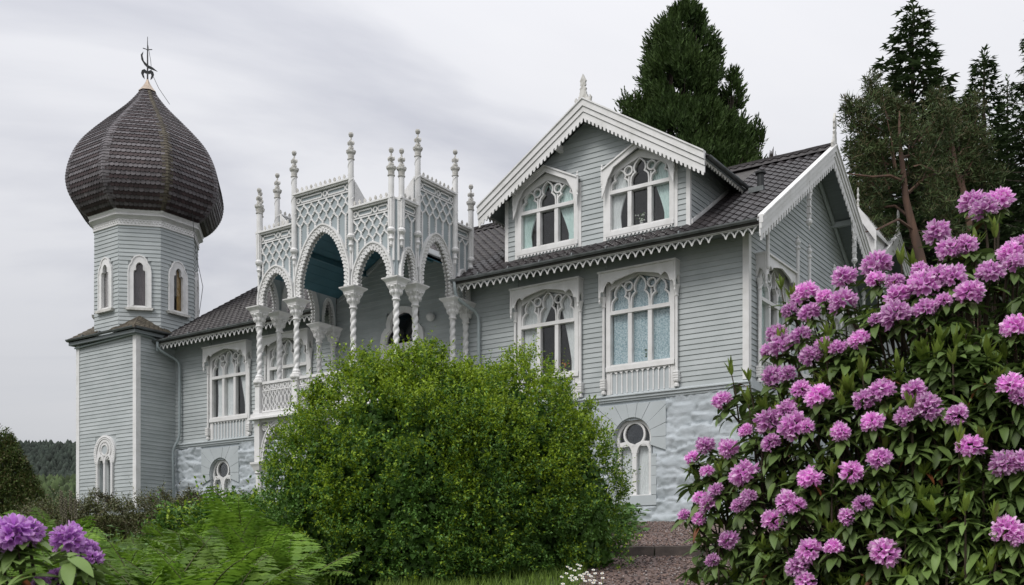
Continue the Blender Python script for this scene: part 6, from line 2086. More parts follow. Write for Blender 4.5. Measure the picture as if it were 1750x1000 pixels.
whorls = []
n = 0
while n < 1900:
    px, py = rs.uniform(1175, 2000), rs.uniform(350, 1300)
    if not inside(px, py): continue
    p, nrm = on_shrub(px, py)
    if p.z < gz(p.x, p.y) + 0.1: continue
    if any(abs(px - h[0]) < h[2] * 0.42 and abs(py - h[1]) < h[2] * 0.42 for h in heads_px) and rs.random() < 0.85: continue
    dep = abs(rs.gauss(0, 0.16))
    p = p - nrm * dep
    yg = rs.random() < 0.30 and dep < 0.15
    whorls.append((p, (nrm * 0.6 + Vector((0, 0, 0.8)) + Vector((rs.uniform(-.4, .4), rs.uniform(-.4, .4), 0))).normalized(), rs.randint(7, 10), yg))
    if yg: whorls.append((p - Vector((0, 0, 0.06)), Vector((0, 0, 1)), 6, False))
    n += 1
for px, py in ((1262, 640), (1292, 655), (1345, 500), (1545, 455), (1630, 620), (1345, 590), (1700, 410), (1480, 640), (1290, 690), (1560, 700), (1365, 520), (1420, 610), (1640, 760), (1700, 880), (1650, 870)):
    p, nrm = on_shrub(px, py)
    whorls.append((p + nrm * 0.06, (nrm * 0.3 + Vector((0, 0, 1))).normalized(), 7, True))
    whorls.append((p - Vector((0, 0, 0.05)), Vector((0, 0, 1)), 6, False))
# inner and far side whorls give the shrub its depth
n = 0
while n < 900:
    d = Vector((rs.gauss(0, 1), rs.gauss(0, 1), rs.gauss(0, 1))).normalized()
    k = rs.uniform(0.55, 0.92)
    p = RC + Vector([d[i] * RRAD[i] * k for i in range(3)])
    if p.z < gz(p.x, p.y) + 0.15: continue
    px = CPX + FPX * p.x / p.y; py = HPX - FPX * (p.z - EYE) / p.y
    if not inside(px, py - 20): continue
    whorls.append((p, (d + Vector((0, 0, 0.5))).normalized(), rs.randint(7, 9), False)); n += 1
rhodo(rroot, heads, whorls, cam_o, 300, 5)
br = MB()
for k in range(16):
    a = rs.uniform(0, 6.28); e = rs.uniform(0.5, 0.85)
    b0 = Vector((0.25 * math.cos(a), 0.25 * math.sin(a), -0.05))
    t0 = Vector((e * RRAD.x * math.cos(a), e * RRAD.y * math.sin(a), RC.z - rroot.location.z + rs.uniform(-0.6, 1.4)))
    br.tube([b0, b0.lerp(t0, 0.4) + Vector((0, 0, 0.25)), b0.lerp(t0, 0.75) + Vector((0, 0, 0.2)), t0], [0.045, 0.03, 0.02, 0.008], 6)
br.build('branches', TWIG, rroot)

# the small rhododendron in the lower left corner, close to the camera
lp = at(60, 1000, 3.6)
r2 = thing('rhododendron', 'small rhododendron with four purple flower heads in the lower left corner', 'rhododendron', (lp.x, 3.6, gz(lp.x, 3.6)))
heads = []
for px, py, dm, d in ((22, 912, 80, 3.5), (48, 908, 62, 3.55), (118, 922, 62, 3.7), (148, 940, 48, 3.75), (158, 955, 40, 3.7), (100, 988, 46, 3.6), (70, 998, 36, 3.5), (-12, 920, 70, 3.5)):
    p = at(px, py, d)
    heads.append((p, Vector((0.1, -0.6, 0.5)).normalized(), dm / FPX * d / 0.19))
wh = []
for px, py, d in ((118, 950, 3.55), (32, 940, 3.5), (150, 965, 3.6), (60, 975, 3.45), (20, 985, 3.5), (95, 1005, 3.5), (140, 1010, 3.6), (5, 1020, 3.5)):
    wh.append((at(px, py, d), Vector((0.05, -0.25, 1)).normalized(), 9, False))
for k in range(60):
    wh.append((at(rs.uniform(-120, 150), rs.uniform(1000, 1500), rs.uniform(3.4, 4.2)), Vector((rs.uniform(-.4, .4), -0.3, 1)).normalized(), 8, False))
rhodo(r2, heads, wh, cam_o, 120, 9, TRUSS_V)

# ================================================================== trees
SPRUCE = mat('spruce_needles', (0.075, 0.110, 0.046), (0.050, 0.080, 0.036), rough=0.6, isl=0.45, transl=0.10, scale=0.6, spec=0.2)
PINEN = mat('pine_needles', (0.078, 0.108, 0.038), (0.052, 0.078, 0.030), rough=0.6, isl=0.45, transl=0.10, scale=0.6, spec=0.2, c3=(0.080, 0.070, 0.032))
CYPR = mat('cypress_scale_leaf', (0.060, 0.098, 0.026), (0.040, 0.072, 0.02), rough=0.6, isl=0.45, transl=0.10, scale=0.5, spec=0.2)
BARK = mat('grey_brown_bark', (0.075, 0.058, 0.048), (0.045, 0.036, 0.03), rough=0.95, scale=4, stretch=(1, 1, 0.3), bump=0.6)
PBARK = mat('orange_pine_bark', (0.135, 0.078, 0.054), (0.07, 0.047, 0.038), rough=0.95, scale=3, stretch=(1, 1, 0.25), bump=0.6)


def conifer_mesh(H, Rb, seed, nwh=34, droop=0.25, lift=0.0, dens=1.0, bl=0.42, low=0.12, shape=0.9):
    """crown of a spruce: tiers of boughs hung with needle twigs. Origin at the foot of the trunk"""
    rg = np.random.default_rng(seed)
    P = []; D = []; NN = []; S = []
    limbs = MB()
    z = H * low; i = 0
    while z < H * 0.985:
        t = (z / H - low) / (1 - low)
        Lb = Rb * (1 - t) ** shape * rg.uniform(0.72, 1.12) + 0.12
        nb = int(rg.integers(6, 9))
        a0 = rg.uniform(0, 6.28)
        for k in range(nb):
            a = a0 + 6.283 * k / nb + rg.uniform(-0.25, 0.25)
            Lk = Lb * rg.uniform(0.65, 1.12)
            rad = np.array([math.cos(a), math.sin(a), 0])
            up0 = (0.45 - 0.75 * (1 - t)) * 0.5 + lift
            pts = []
            m_ = 7
            for j in range(m_ + 1):
                s_ = j / m_
                pts.append(rad * Lk * s_ + np.array([0, 0, z + Lk * (up0 * s_ - droop * s_ * s_ + 0.22 * s_ ** 3)]))
            if Lk > 0.8: limbs.tube(pts, [0.035 * (1 - j / (m_ + 1)) + 0.006 for j in range(m_ + 1)], 3)
            nt = int(max(5, Lk * 15 * dens))
            side = np.array([-math.sin(a), math.cos(a), 0])
            for q in range(nt):
                s_ = rg.uniform(0.12, 1.0) ** 0.8
                j = min(m_ - 1, int(s_ * m_)); f = s_ * m_ - j
                p = pts[j] * (1 - f) + pts[j + 1] * f
                sg = 1 if q % 2 else -1
                wl = (0.45 * (1 - s_) + 0.12) * min(1, Lk / 1.5)
                off = side * sg * rg.uniform(0, wl) + np.array([0, 0, -0.25 * rg.random() * wl - 0.02])
                P.append(p + off * 0.9); D.append(unit(side * sg * rg.uniform(0.3, 1.0) + rad * rg.uniform(0.3, 1.0) + np.array([0, 0, rg.uniform(-0.65, 0.15) + lift])))
                NN.append(np.array([rg.normal(0, 0.4), rg.normal(0, 0.4), 1.0])); S.append(bl * rg.uniform(0.6, 1.25) * (0.55 + 0.45 * min(1, Lk)))
        z += H * (1 - low) / nwh * (0.55 + 0.75 * (1 - t)); i += 1
    # leader
    for q in range(14):
        P.append(np.array([0, 0, H * (0.93 + 0.07 * q / 14)])); a = q * 2.4
        D.append(unit(np.array([math.cos(a) * 0.5, math.sin(a) * 0.5, 0.8]))); NN.append(np.array([0.3, 0.2, 1])); S.append(0.3 * bl / 0.42)
    P = np.array(P); D = np.array(D); NN = np.array(NN); S = np.array(S)
    V, F = leaves(P, D, NN, S, S * 0.30, 0.15)
    # each twig gets two shorter side needles sprays
    for sg in (-1, 1):
        sd = unit(np.cross(D, NN))
        D2 = unit(D * 0.7 + sd * sg * 0.75)
        v2, f2 = leaves(P + D * S[:, None] * 0.25, D2, NN, S * 0.62, S * 0.20, 0.1)
        F = np.concatenate([F, f2 + len(V)]); V = np.concatenate([V, v2])
    return V, F, limbs


def tree_parts(root, V, F, m, limbs, trunk, bark):
    o = bpy.data.objects.new('crown', np_mesh('crown', V, F, m)); place(o, root)
    t = trunk.build('trunk', bark, root, smooth=True)
    if limbs and limbs.v: limbs.build('limbs', bark, t)
    return o


spr = []
for s_, (H_, Rb, dr, sh_) in enumerate(((20, 3.3, 0.22, 0.85), (18, 2.6, 0.30, 0.95), (22, 3.6, 0.26, 0.8))):
    V, F, lb = conifer_mesh(H_, Rb, 60 + s_, nwh=38, droop=dr, shape=sh_)
    cm = np_mesh('crown', V, F, SPRUCE)
    tm = MB().tube([(0, 0, -0.3), (0.05, 0, H_ * 0.4), (0, 0.03, H_ * 0.75), (0, 0, H_ * 0.99)], [0.30, 0.2, 0.1, 0.015], 8).mesh('trunk', BARK, True)
    lm = lb.mesh('limbs', BARK)
    spr.append((H_, cm, tm, lm))


def spruce(px, py_top, d, kind, label, spread=1.0, rz=0.0, group='spruces behind the villa'):
    H_, cm, tm, lm = spr[kind]
    top = at(px, py_top, d)
    g0 = gz(top.x, d)
    k = (top.z - g0) / H_
    root = thing('spruce_tree', label, 'tree', (top.x, d, g0), rz, group)
    c_ = bpy.data.objects.new('crown', cm); place(c_, root); c_.scale = (k * spread, k * spread, k)
    t_ = bpy.data.objects.new('trunk', tm); place(t_, root); t_.scale = (k, k, k)
    l_ = bpy.data.objects.new('limbs', lm); place(l_, t_); l_.scale = (spread, spread, 1)
    return root


spruce(1560, 0, 47, 0, 'tallest dark spruce, its pointed tip level with the top of the picture', 1.5, 0.3)
spruce(1682, 82, 50, 1, 'slimmer spruce right of the tallest one', 1.35, 1.1)
spruce(1722, 128, 52, 2, 'spruce near the right edge, just right of the slim one', 0.9, 2.0)
spruce(1790, -60, 45, 2, 'spruce at the right edge, only its left branches in view', 1.0, 2.6)
spruce(1640, 215, 58, 1, 'dark spruce filling the gap between the two tall tips', 1.4, 3.0)
spruce(1500, 235, 60, 0, 'dark spruce behind the near pine', 1.3, 4.0)
spruce(1606, 128, 56, 2, 'spruce tip just right of the tallest spruce', 1.1, 0.9)
spruce(1478, 212, 57, 1, 'spruce tip left of the near pine crown', 1.4, 1.9)
spruce(1650, 165, 57, 0, 'spruce tip between the tallest and the slim spruce', 1.1, 2.9)
spruce(1450, 305, 62, 1, 'low dark spruce behind the right gable', 1.5, 5.0)
spruce(1590, 250, 63, 2, 'dark spruce deep in the wood behind the pine trunk', 1.3, 0.8)
spruce(1710, 260, 64, 0, 'dark spruce deep in the wood near the right edge', 1.3, 1.8)
spruce(1545, 330, 66, 2, 'farthest dark spruce seen under the pine boughs', 1.5, 2.8)
spruce(1670, 330, 67, 1, 'farthest dark spruce right of the pine trunks', 1.7, 3.6)
spruce(1760, 290, 60, 0, 'dark spruce deep in the wood at the right edge', 1.3, 4.5)
spruce(1340, 395, 62, 0, 'low spruce mostly hidden behind the villa ridge', 1.2, 5.5)


# ---- pines: bare orange trunk, crooked limbs, needle clumps
def pine(label, trunk_px, d, clumps, limbs_px, seed):
    rg = np.random.default_rng(seed)
    foot_px = trunk_px[-1][0]
    f_ = at(foot_px, trunk_px[-1][1], d)
    g0 = gz(f_.x, d)
    root = thing('pine_tree', label, 'tree', (f_.x, d, g0), group='pines behind the villa')
    b0 = Vector((f_.x, d, g0))
    pts = [Vector((f_.x + 0.2, d, g0 - 0.3)) - b0] + [at(a, b_, d) - b0 for a, b_ in trunk_px[::-1]]
    n = len(pts)
    tr = MB().tube(pts, [0.20 * (1 - i / (n - 1)) ** 0.8 + 0.025 for i in range(n)], 8)
    lm = MB()
    for L_ in limbs_px:
        q = [at(a, b_, d + dd) - b0 for a, b_, dd in L_]
        lm.tube(q, [0.055 * (1 - i / len(q)) + 0.010 for i in range(len(q))], 5)
    P = []; D = []; S = []
    for (px, py, rx, ry, nc) in clumps:
        for _ in range(int(nc * 1.15)):
            u = unit(rg.normal(0, 1, 3)) * rg.uniform(0.2, 1) ** 0.5
            c = at(px + u[0] * rx, py + u[2] * ry, d + 0.55 + u[1] * rx / FPX * d * 1.1) - b0
            m_ = 24
            dd = unit(rg.normal(0, 1, (m_, 3)) + np.array([0, 0, 0.55]))
            P.append(np.repeat(np.array(c)[None], m_, 0) + dd * 0.05 + rg.normal(0, 0.07, (m_, 3))); D.append(dd); S.append(0.24 * rg.uniform(0.7, 1.25, m_))
            if rg.random() < 0.02:
                t0 = pts[min(n - 1, int(rg.integers(n // 2, n)))]
                lm.tube([c, Vector(c) * 0.6 + t0 * 0.4 + Vector((0, 0, -0.2)), t0 * 0.6 + Vector(c) * 0.4 + Vector((0, 0, -0.5))], [0.012, 0.025, 0.04], 3)
    P = np.concatenate(P); D = np.concatenate(D); S = np.concatenate(S)
    V, F = leaves(P, D, unit(rg.normal(0, 1, P.shape)), S, S * 0.15, 0.1)
    tree_parts(root, V, F, PINEN, lm, tr, PBARK)


pine('near pine with a bare orange trunk right of the right gable', [(1537, 190), (1537, 240), (1543, 290), (1548, 340), (1560, 390), (1573, 440), (1580, 480)], 38,
     [(1490, 190, 50, 38, 55), (1465, 205, 28, 30, 50), (1450, 185, 14, 14, 14), (1560, 205, 50, 26, 16), (1595, 235, 45, 35, 30), (1480, 260, 45, 32, 90), (1540, 245, 55, 36, 38), (1500, 310, 50, 25, 60), (1590, 290, 50, 35, 80), (1480, 350, 35, 22, 40), (1600, 350, 45, 30, 50), (1505, 165, 32, 20, 22), (1490, 145, 12, 18, 14), (1620, 200, 25, 25, 40), (1500, 390, 40, 20, 30), (1610, 400, 40, 25, 35), (1537, 188, 24, 16, 26), (1540, 215, 26, 14, 14)],
     [[(1548, 312, 0), (1520, 300, -0.5), (1490, 302, -1.0), (1450, 297, -1.5)], [(1556, 372, 0), (1530, 352, 0.5), (1500, 355, 0.8), (1475, 362, 1.0)], [(1564, 395, 0), (1535, 375, -0.4), (1500, 392, -1.0), (1470, 398, -1.4)], [(1540, 270, 0), (1570, 262, 0.5), (1600, 255, 0.8)], [(1552, 330, 0), (1585, 300, 0.4), (1615, 296, 0.6)]], 5)
pine('second pine, its leaning trunk right of the near pine', [(1620, 195), (1626, 240), (1633, 280), (1643, 315), (1652, 345), (1660, 400), (1666, 480)], 44,
     [(1640, 215, 50, 35, 90), (1610, 240, 35, 30, 60), (1670, 250, 40, 32, 70), (1650, 290, 45, 28, 55), (1620, 320, 35, 22, 35), (1690, 300, 35, 25, 40), (1600, 170, 22, 18, 26), (1660, 180, 25, 20, 28), (1680, 350, 40, 25, 40), (1620, 192, 18, 12, 16)],
     [[(1633, 280, 0), (1610, 270, 0.4), (1590, 275, 0.8)], [(1640, 305, 0), (1670, 290, 0.5), (1695, 292, 0.9)]], 6)


# ---- the big cypress behind the dormer: several leaders, upswept sprays
def cypress(label, px, py, d, Rb, seed, peaks):
    rg = np.random.default_rng(seed)
    top = at(px, py, d); g0 = gz(top.x, d)
    root = thing('cypress_tree', label, 'tree', (top.x, d, g0))
    b0 = Vector((top.x, d, g0))
    P = []; D = []; S = []; lm = MB()
    for (qx, qy, rb, base_py, dd, n) in peaks:
        tp = np.array(at(qx, qy, d + dd) - b0); bz = (at(qx, base_py, d + dd) - b0).z
        H_ = tp[2] - bz
        for i in range(int(n * 1.7)):
            t = rg.uniform(0, 1) ** 0.75                       # 0 top, 1 base
            a = rg.uniform(0, 6.283)
            prof_r = rb * (0.05 + 0.95 * t ** (0.55 if rb > 3 else 0.8)) * (0.80 + 0.28 * noise.noise(Vector((math.cos(a) * 1.4, math.sin(a) * 1.4, t * 6 + seed + qx * 0.01))))
            r_ = prof_r * rg.uniform(0.25, 1.0) ** 0.35
            c = np.array([tp[0] + r_ * math.cos(a), tp[1] + r_ * math.sin(a), tp[2] - t * H_])
            if noise.noise(Vector(c * 0.9) + Vector((seed, 0, 0))) < -0.10: continue    # holes in the crown
            m_ = 9
            od = np.array([math.cos(a), math.sin(a), 0])
            dv = unit(od * 0.55 + np.array([0, 0, 0.75]) + rg.normal(0, 0.22, 3))
            sd = unit(np.cross(dv, unit(od + rg.normal(0, 0.3, 3))))
            ln = rg.uniform(0.35, 0.75)
            for k in range(m_):
                s_ = k / (m_ - 1); sg = 1 if k % 2 else -1
                P.append(c + dv * ln * s_ * 0.8); D.append(unit(dv + sd * sg * 0.8 * (1 - s_) + rg.normal(0, 0.1, 3))); S.append(ln * 0.42 * (1.1 - 0.4 * s_))
        for k in range(26):
            t = rg.uniform(0.15, 1); a = rg.uniform(0, 6.283); r_ = rb * t ** 0.8 * 0.85
            e_ = Vector((tp[0] + r_ * math.cos(a), tp[1] + r_ * math.sin(a), tp[2] - t * H_ + 0.6)); s0 = Vector((tp[0], tp[1], tp[2] - t * H_ - 0.5))
            lm.tube([s0, s0.lerp(e_, 0.5) + Vector((0, 0, -0.2)), e_], [0.06, 0.04, 0.01], 4)
        lm.tube([Vector((tp[0] * 0.4, tp[1] * 0.4, 0.3)), Vector((tp[0], tp[1], bz)), Vector(tp)], [0.25, 0.22, 0.02], 6)
    P = np.array(P); D = np.array(D); S = np.array(S)
    V, F = leaves(P, D, unit(rg.normal(0, 1, P.shape) * 0.7 + np.array([0, -1, 0.4])), S, S * 0.34, 0.1)
    tr = MB().tube([(0, 0, -0.3), (0, 0, (top.z - g0) * 0.5), (0, 0, (top.z - g0) * 0.9)], [0.5, 0.35, 0.05], 8)
    tree_parts(root, V, F, CYPR, lm, tr, BARK)


cypress('broad dark cypress rising behind the dormer roof', 1166, 8, 50, 3.4, 77,
        [(1165, 16, 3.35, 300, 0, 6200), (1145, 60, 1.5, 300, -0.6, 700), (1190, 60, 1.5, 300, -0.4, 700), (1085, 150, 1.3, 330, -0.6, 600), (1250, 130, 1.35, 330, -0.3, 900), (1240, 210, 2.0, 340, -1.0, 700), (1290, 205, 1.2, 340, 0.2, 500), (1318, 258, 0.7, 340, 0.4, 120), (1068, 170, 0.7, 280, 0.1, 160)])

# ---- clipped conifer at the left edge
tp = at(2, 742, 34)
g0 = gz(tp.x, 34)
THUJA = mat('thuja_leaf', (0.090, 0.130, 0.028), (0.060, 0.092, 0.02), rough=0.6, isl=0.45, transl=0.15, scale=1.2, c3=(0.10, 0.09, 0.03))
tr_ = thing('conifer', 'small cone-shaped conifer at the left edge, left of the tower', 'tree', (tp.x, 34, g0))
rg = np.random.default_rng(91)
Hc = tp.z - g0; n = 5200
tt = rg.uniform(0, 1, n) ** 0.6; aa = rg.uniform(0, 6.283, n)
dirs = np.stack([np.cos(aa), np.sin(aa), -3 * tt], 1)
rad = 1.55 * tt ** 0.85 * (1 + 0.16 * vnoise(dirs, 1.9, 4) + 0.10 * vnoise(dirs, 4.2, 9)) * rg.uniform(0.72, 1.0, n) ** 0.6
Bc = np.stack([rad * np.cos(aa), rad * np.sin(aa), Hc * (1 - tt)], 1)
Dc = unit(np.stack([np.cos(aa) * 0.6, np.sin(aa) * 0.6, np.full(n, 0.6)], 1) + rg.normal(0, 0.3, (n, 3)))
P, LD, NN, sz, t_ = sprays(Bc, Dc, np.full(n, 0.30), 8, 0.10, rg, 0.7)
V, F = leaves(P, LD, NN, sz, sz * 0.4)
tree_parts(tr_, V, F, THUJA, None, MB().tube([(0, 0, -0.2), (0, 0, Hc * 0.8)], [0.12, 0.03], 6), BARK)

# ================================================================== far wooded hills (left of the tower)
HILLM = mat('wooded_hill_floor', (0.026, 0.034, 0.024), (0.018, 0.025, 0.018), rough=1.0, scale=0.02)
FORD = mat('far_wood', (0.030, 0.040, 0.030), (0.020, 0.028, 0.022), rough=1.0, isl=0.45, scale=0.01)
FORG = mat('nearer_wood', (0.050, 0.072, 0.026), (0.032, 0.050, 0.020), rough=1.0, isl=0.5, scale=0.02)


def hill(name, y0, y1, xr, h0, seed, m):
    hz = lambda x, y: -28 + (h0 + 28) * sstep(y0, y1, y) * (1 + 0.10 * noise.noise(Vector((x * 0.0016, seed, 0))) + 0.04 * noise.noise(Vector((x * 0.006, y * 0.004, seed))))
    xs_ = np.linspace(xr[0], xr[1], 70); ys_ = np.linspace(y0 - 60, y1 + 500, 26)
    V = [(x_, y_, hz(x_, y_)) for y_ in ys_ for x_ in xs_]
    F = [(j * 70 + i, j * 70 + i + 1, (j + 1) * 70 + i + 1, (j + 1) * 70 + i) for j in range(25) for i in range(69)]
    o = bpy.data.objects.new('hill', np_mesh('hill', V, F, m, smooth=True)); place(o, kind='structure')
    return hz


def wood(hz, n, xr, yr, size, m, label, seed):
    rg = np.random.default_rng(seed)
    P = np.stack([rg.uniform(*xr, n), rg.uniform(*yr, n), np.zeros(n)], 1)
    P[:, 0] *= P[:, 1]
    P[:, 2] = [hz(a, b_) for a, b_ in P[:, :2]]
    k = 6
    a = np.arange(k) * 6.283 / k
    ring0 = np.stack([np.cos(a) * 0.38, np.sin(a) * 0.38, np.full(k, 0.05)], 1); ring1 = np.stack([np.cos(a + .5) * 0.42, np.sin(a + .5) * 0.42, np.full(k, 0.40)], 1); ring2 = np.stack([np.cos(a) * 0.2, np.sin(a) * 0.2, np.full(k, 0.78)], 1)
    B = np.concatenate([ring0, ring1, ring2, [[0, 0, 1.0]]])
    F = []
    for r_ in range(2):
        for i in range(k):
            j = (i + 1) % k; F += [(r_ * k + i, r_ * k + j, (r_ + 1) * k + j), (r_ * k + i, (r_ + 1) * k + j, (r_ + 1) * k + i)]
    F += [(2 * k + i, 2 * k + (i + 1) % k, 3 * k) for i in range(k)]
    F = np.array(F)
    s_ = size * rg.uniform(0.6, 1.3, n)
    V = B[None] * s_[:, None, None] * rg.uniform(0.8, 1.2, (n, len(B), 3)) * np.array([1, 1, 1.25]) + P[:, None]
    F = (F[None] + (np.arange(n) * len(B))[:, None, None]).reshape(-1, 3)
    o = bpy.data.objects.new('far_wood', np_mesh('far_wood', V.reshape(-1, 3), F, m))
    tag(place(o, kind='stuff'), label, 'wood')


h1 = hill('hill', 700, 1500, (-2400, 2600), 178, 3, HILLM)
wood(h1, 14000, (-0.60, -0.33), (720, 1640), 9, FORD, 'dark wooded ridge on the far hill left of the tower', 5)
h2 = hill('hill', 260, 560, (-900, 500), 44, 8, HILLM)
wood(h2, 5000, (-0.62, -0.30), (250, 640), 5.5, FORG, 'greener wood on the nearer hillside left of the tower', 6)

# ================================================================== undergrowth
GRASSM = mat('grass_blade', (0.16, 0.24, 0.036), (0.11, 0.18, 0.03), rough=0.6, isl=0.35, transl=0.35)
WEED = mat('broad_weed_leaf', (0.095, 0.18, 0.04), (0.065, 0.135, 0.03), rough=0.5, isl=0.35, transl=0.3)
rg = np.random.default_rng(77)


def grass(n, area, hgt, name='grass', label='rough grass', m=GRASSM):
    P = []
    while len(P) < n:
        x_, y_ = area(rg)
        if x_ is None: continue
        P.append((x_, y_, gz(x_, y_)))
    P = np.array(P)
    D = unit(np.stack([rg.normal(0, 0.35, n), rg.normal(0, 0.35, n), np.ones(n)], 1))
    Ln = hgt * rg.uniform(0.5, 1.3, n)
    V, F = leaves(P, D, unit(rg.normal(0, 1, (n, 3))), Ln, np.full(n, 0.012) + Ln * 0.02, 0.1)
    o = bpy.data.objects.new(name, np_mesh(name, V, F, m)); tag(place(o, kind='stuff'), label, name)


def a_path(rg):
    y_ = rg.uniform(11.5, 16.6); a, b_ = path_edges(y_)
    return (a - rg.uniform(-0.10, 2.3) ** 1.0, y_)


def a_left(rg):
    y_ = rg.uniform(6, 27); x_ = rg.uniform(-0.62, -0.17) * y_
    return x_, y_


def a_right(rg):
    y_ = rg.uniform(9, 17); a, b_ = path_edges(y_)
    return (b_ + abs(rg.normal(0, 0.5)) - 0.1, y_)


grass(5200, a_path, 0.16, 'grass', 'short grass beside the gravel path')
grass(9000, a_left, 0.30, 'grass', 'rough grass between the ferns on the left')
grass(2500, a_right, 0.15, 'grass', 'grass tufts along the right edge of the path')


def weeds(n, area, size, label, m=WEED, hgt=0.35, name='ground_cover'):
    P = []
    while len(P) < n:
        x_, y_ = area(rg); P.append((x_, y_, gz(x_, y_) + hgt * rg.random() ** 1.3))
    P = np.array(P)
    D = unit(np.stack([rg.normal(0, 1, n), rg.normal(0, 1, n) - 0.3, rg.normal(0, 0.25, n)], 1))
    s_ = size * rg.uniform(0.5, 1.3, n)
    V, F = leaves(P, D, unit(np.stack([rg.normal(0, 0.35, n), rg.normal(-0.3, 0.35, n), np.ones(n)], 1)), s_, s_ * 0.75, 0.12)
    # side lobes make the leaves three-pointed
    for sg in (-1, 1):
        sd = unit(np.cross(D, np.array([0, 0, 1.0])))
        v2, f2 = leaves(P, unit(D * 0.6 + sd * sg), np.tile([0, -0.2, 1.0], (n, 1)), s_ * 0.7, s_ * 0.5, 0.12)
        F = np.concatenate([F, f2 + len(V)]); V = np.concatenate([V, v2])
    o = bpy.data.objects.new(name, np_mesh(name, V, F, m)); tag(place(o, kind='stuff'), label, 'ground cover')


def w_path(rg):
    y_ = rg.uniform(14.4, 20.5); a, b_ = path_edges(y_)
    return (a - 0.05 - abs(rg.normal(0, 0.38)), y_)


def w_left(rg):
    y_ = rg.uniform(7.5, 19); x_ = rg.uniform(-0.55, -0.2) * y_
    return x_, y_


def w_wall(rg):
    d = rg.uniform(20.5, 24.5); px = rg.normal(1062, 16)
    return ((px - CPX) / FPX * d, d)


weeds(1500, w_path, 0.15, 'broad-leaved weeds at the foot of the bush beside the path', hgt=0.5)
weeds(900, w_left, 0.12, 'leafy weeds among the ferns', hgt=0.45)
weeds(500, w_wall, 0.16, 'leafy weeds under the basement window', hgt=0.55)

# daisies on the grass by the path
DW = mat('daisy_petal', (0.82, 0.82, 0.80), rough=0.6)
DYEL = mat('daisy_eye', (0.6, 0.42, 0.05), rough=0.7)
dm = MB()
for k in range(10):
    a = k * math.pi / 5; ca, sa = math.cos(a), math.sin(a)
    dm.add([(0.006 * ca, 0.006 * sa, 0), (0.020 * ca - 0.005 * sa, 0.020 * sa + 0.005 * ca, 0.002), (0.026 * ca, 0.026 * sa, 0.001), (0.020 * ca + 0.005 * sa, 0.020 * sa - 0.005 * ca, 0.002)], [(0, 1, 2, 3)])
DME = dm.mesh('blossom', DW)
DEY = MB().lathe([(0.008, 0.0), (0.006, 0.005), (0.001, 0.007)], 0, 0, 6).mesh('eye', DYEL)
DST = MB().tube([(0, 0, -0.2), (0.005, 0, -0.1), (0, 0, 0)], 0.002, 3).mesh('stalk', GRASSM)
dp = [(970, 969), (975, 972), (987, 965), (990, 972), (982, 975), (992, 967), (1014, 974), (968, 980), (960, 986), (977, 984), (983, 987), (991, 983), (998, 981), (1006, 982), (1017, 980), (1029, 980), (974, 988), (978, 992), (995, 985), (1000, 993), (1008, 992), (1030, 988), (1016, 992), (996, 989), (1014, 996), (962, 998), (985, 990), (1003, 978), (1026, 997), (1010, 985)]
rs = random.Random(2)
for i, (px, py) in enumerate(dp):
    # where the line of sight meets the top of the grass
    d = 13.0
    for _ in range(30):
        x_ = (px - CPX) / FPX * d; zt_ = gz(x_, d) + 0.20
        d += 0.5 * ((EYE + (HPX - py) / FPX * d) - zt_) / 0.12
        d = max(9, min(16.5, d))
    x_ = (px - CPX) / FPX * d
    ro = thing('daisy', 'small white daisy in the grass beside the gravel path', 'daisy', (x_, d, gz(x_, d)), group='daisies by the path')
    for nme, me in (('blossom', DME), ('eye', DEY), ('stalk', DST)):
        c_ = bpy.data.objects.new(nme, me); place(c_, ro, (0, 0, 0.20)); c_.rotation_euler = (0.5 if nme != 'stalk' else 0, rs.uniform(-.3, .3) if nme != 'stalk' else 0, 0); c_.scale = (0.95, 0.95, 0.95) if nme != 'stalk' else (1, 1, 1)

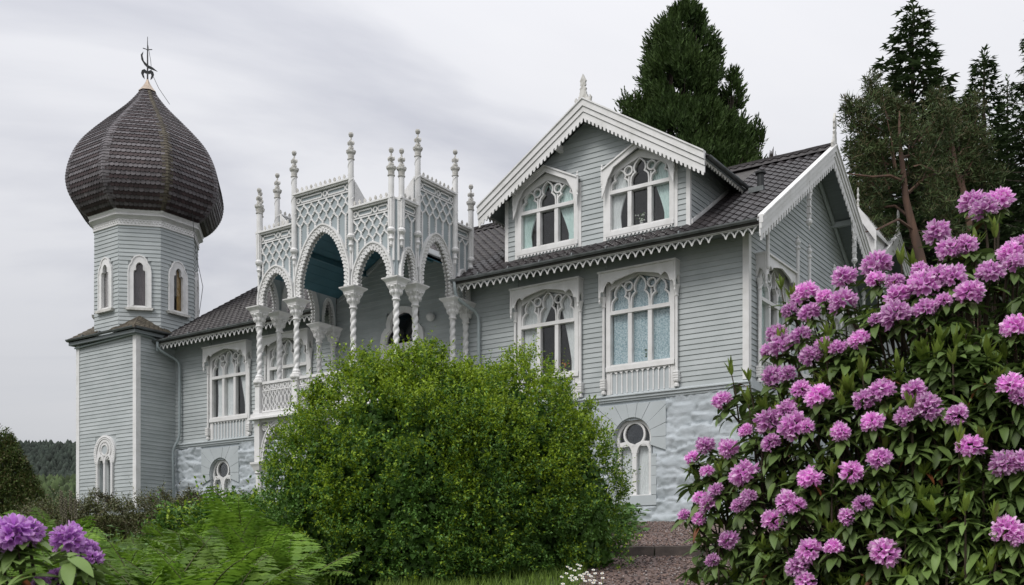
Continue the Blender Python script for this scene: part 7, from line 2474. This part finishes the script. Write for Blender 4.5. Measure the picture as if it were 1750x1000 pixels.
# flower spikes (seed heads) standing left of the tower
SPK = mat('dry_seed_head', (0.16, 0.145, 0.10), (0.11, 0.10, 0.07), rough=0.9)
for i, (px, py, lab) in enumerate(((105, 838, 'tallest dry flower spike left of the tower'), (112, 852, 'dry flower spike beside the tallest one'), (121, 838, 'dry flower spike nearest the tower'), (129, 853, 'short dry flower spike against the tower corner'))):
    p = at(px, py, 19.5); g0 = gz(p.x, 19.5)
    ro = thing('flower_spike', lab, 'plant', (p.x, 19.5, g0), group='dry flower spikes')
    h_ = p.z - g0
    MB().tube([(0, 0, -0.05), (0.02, 0, h_ * 0.5), (0, 0, h_)], [0.012, 0.010, 0.004], 5).build('stalk', SPK, ro)
    hd = MB()
    for k in range(34):
        a = k * 2.4; z_ = h_ * 0.55 + h_ * 0.45 * k / 34
        hd.lathe([(0.004, z_ - 0.02), (0.018, z_), (0.004, z_ + 0.02)], 0.022 * math.cos(a), 0.022 * math.sin(a), 4)
    hd.build('seed_head', SPK, ro)

# potted plants on the window sills
POT = mat('white_pot', (0.6, 0.6, 0.58), rough=0.4)
BL = {'white': mat('white_bloom', (0.75, 0.78, 0.70), rough=0.7), 'red': mat('red_bloom', (0.55, 0.08, 0.06), rough=0.7), 'green': WEED}
for (x_, z_, colr, lab) in ((-3.2, 8.44, 'white', 'pot of white flowers inside the right dormer window'), (-5.75, 4.57, 'red', 'red flowering pot plant inside the window above the bush'), (-2.95, 4.57, 'green', 'small green pot plant before the blue lace curtain')):
    p = hw(x_, 0.10, z_)
    ro = thing('potted_plant', lab, 'plant', p, VRZ)
    MB().lathe([(0.035, 0), (0.05, 0.10), (0.045, 0.10)], 0, 0, 10).build('pot', POT, ro)
    fl = MB(); fb = MB()
    r_ = random.Random(int(x_ * 10))
    for k in range(26):
        c_ = Vector((r_.gauss(0, 0.08), r_.gauss(0, 0.012), 0.14 + r_.random() * 0.22))
        (fb if k % 2 and colr != 'green' else fl).lathe([(0.003, c_.z - 0.025), (0.032, c_.z), (0.003, c_.z + 0.025)], c_.x, c_.y, 5)
    fl.build('leaves', WEED, ro)
    if fb.v: fb.build('blossoms', BL[colr], ro)
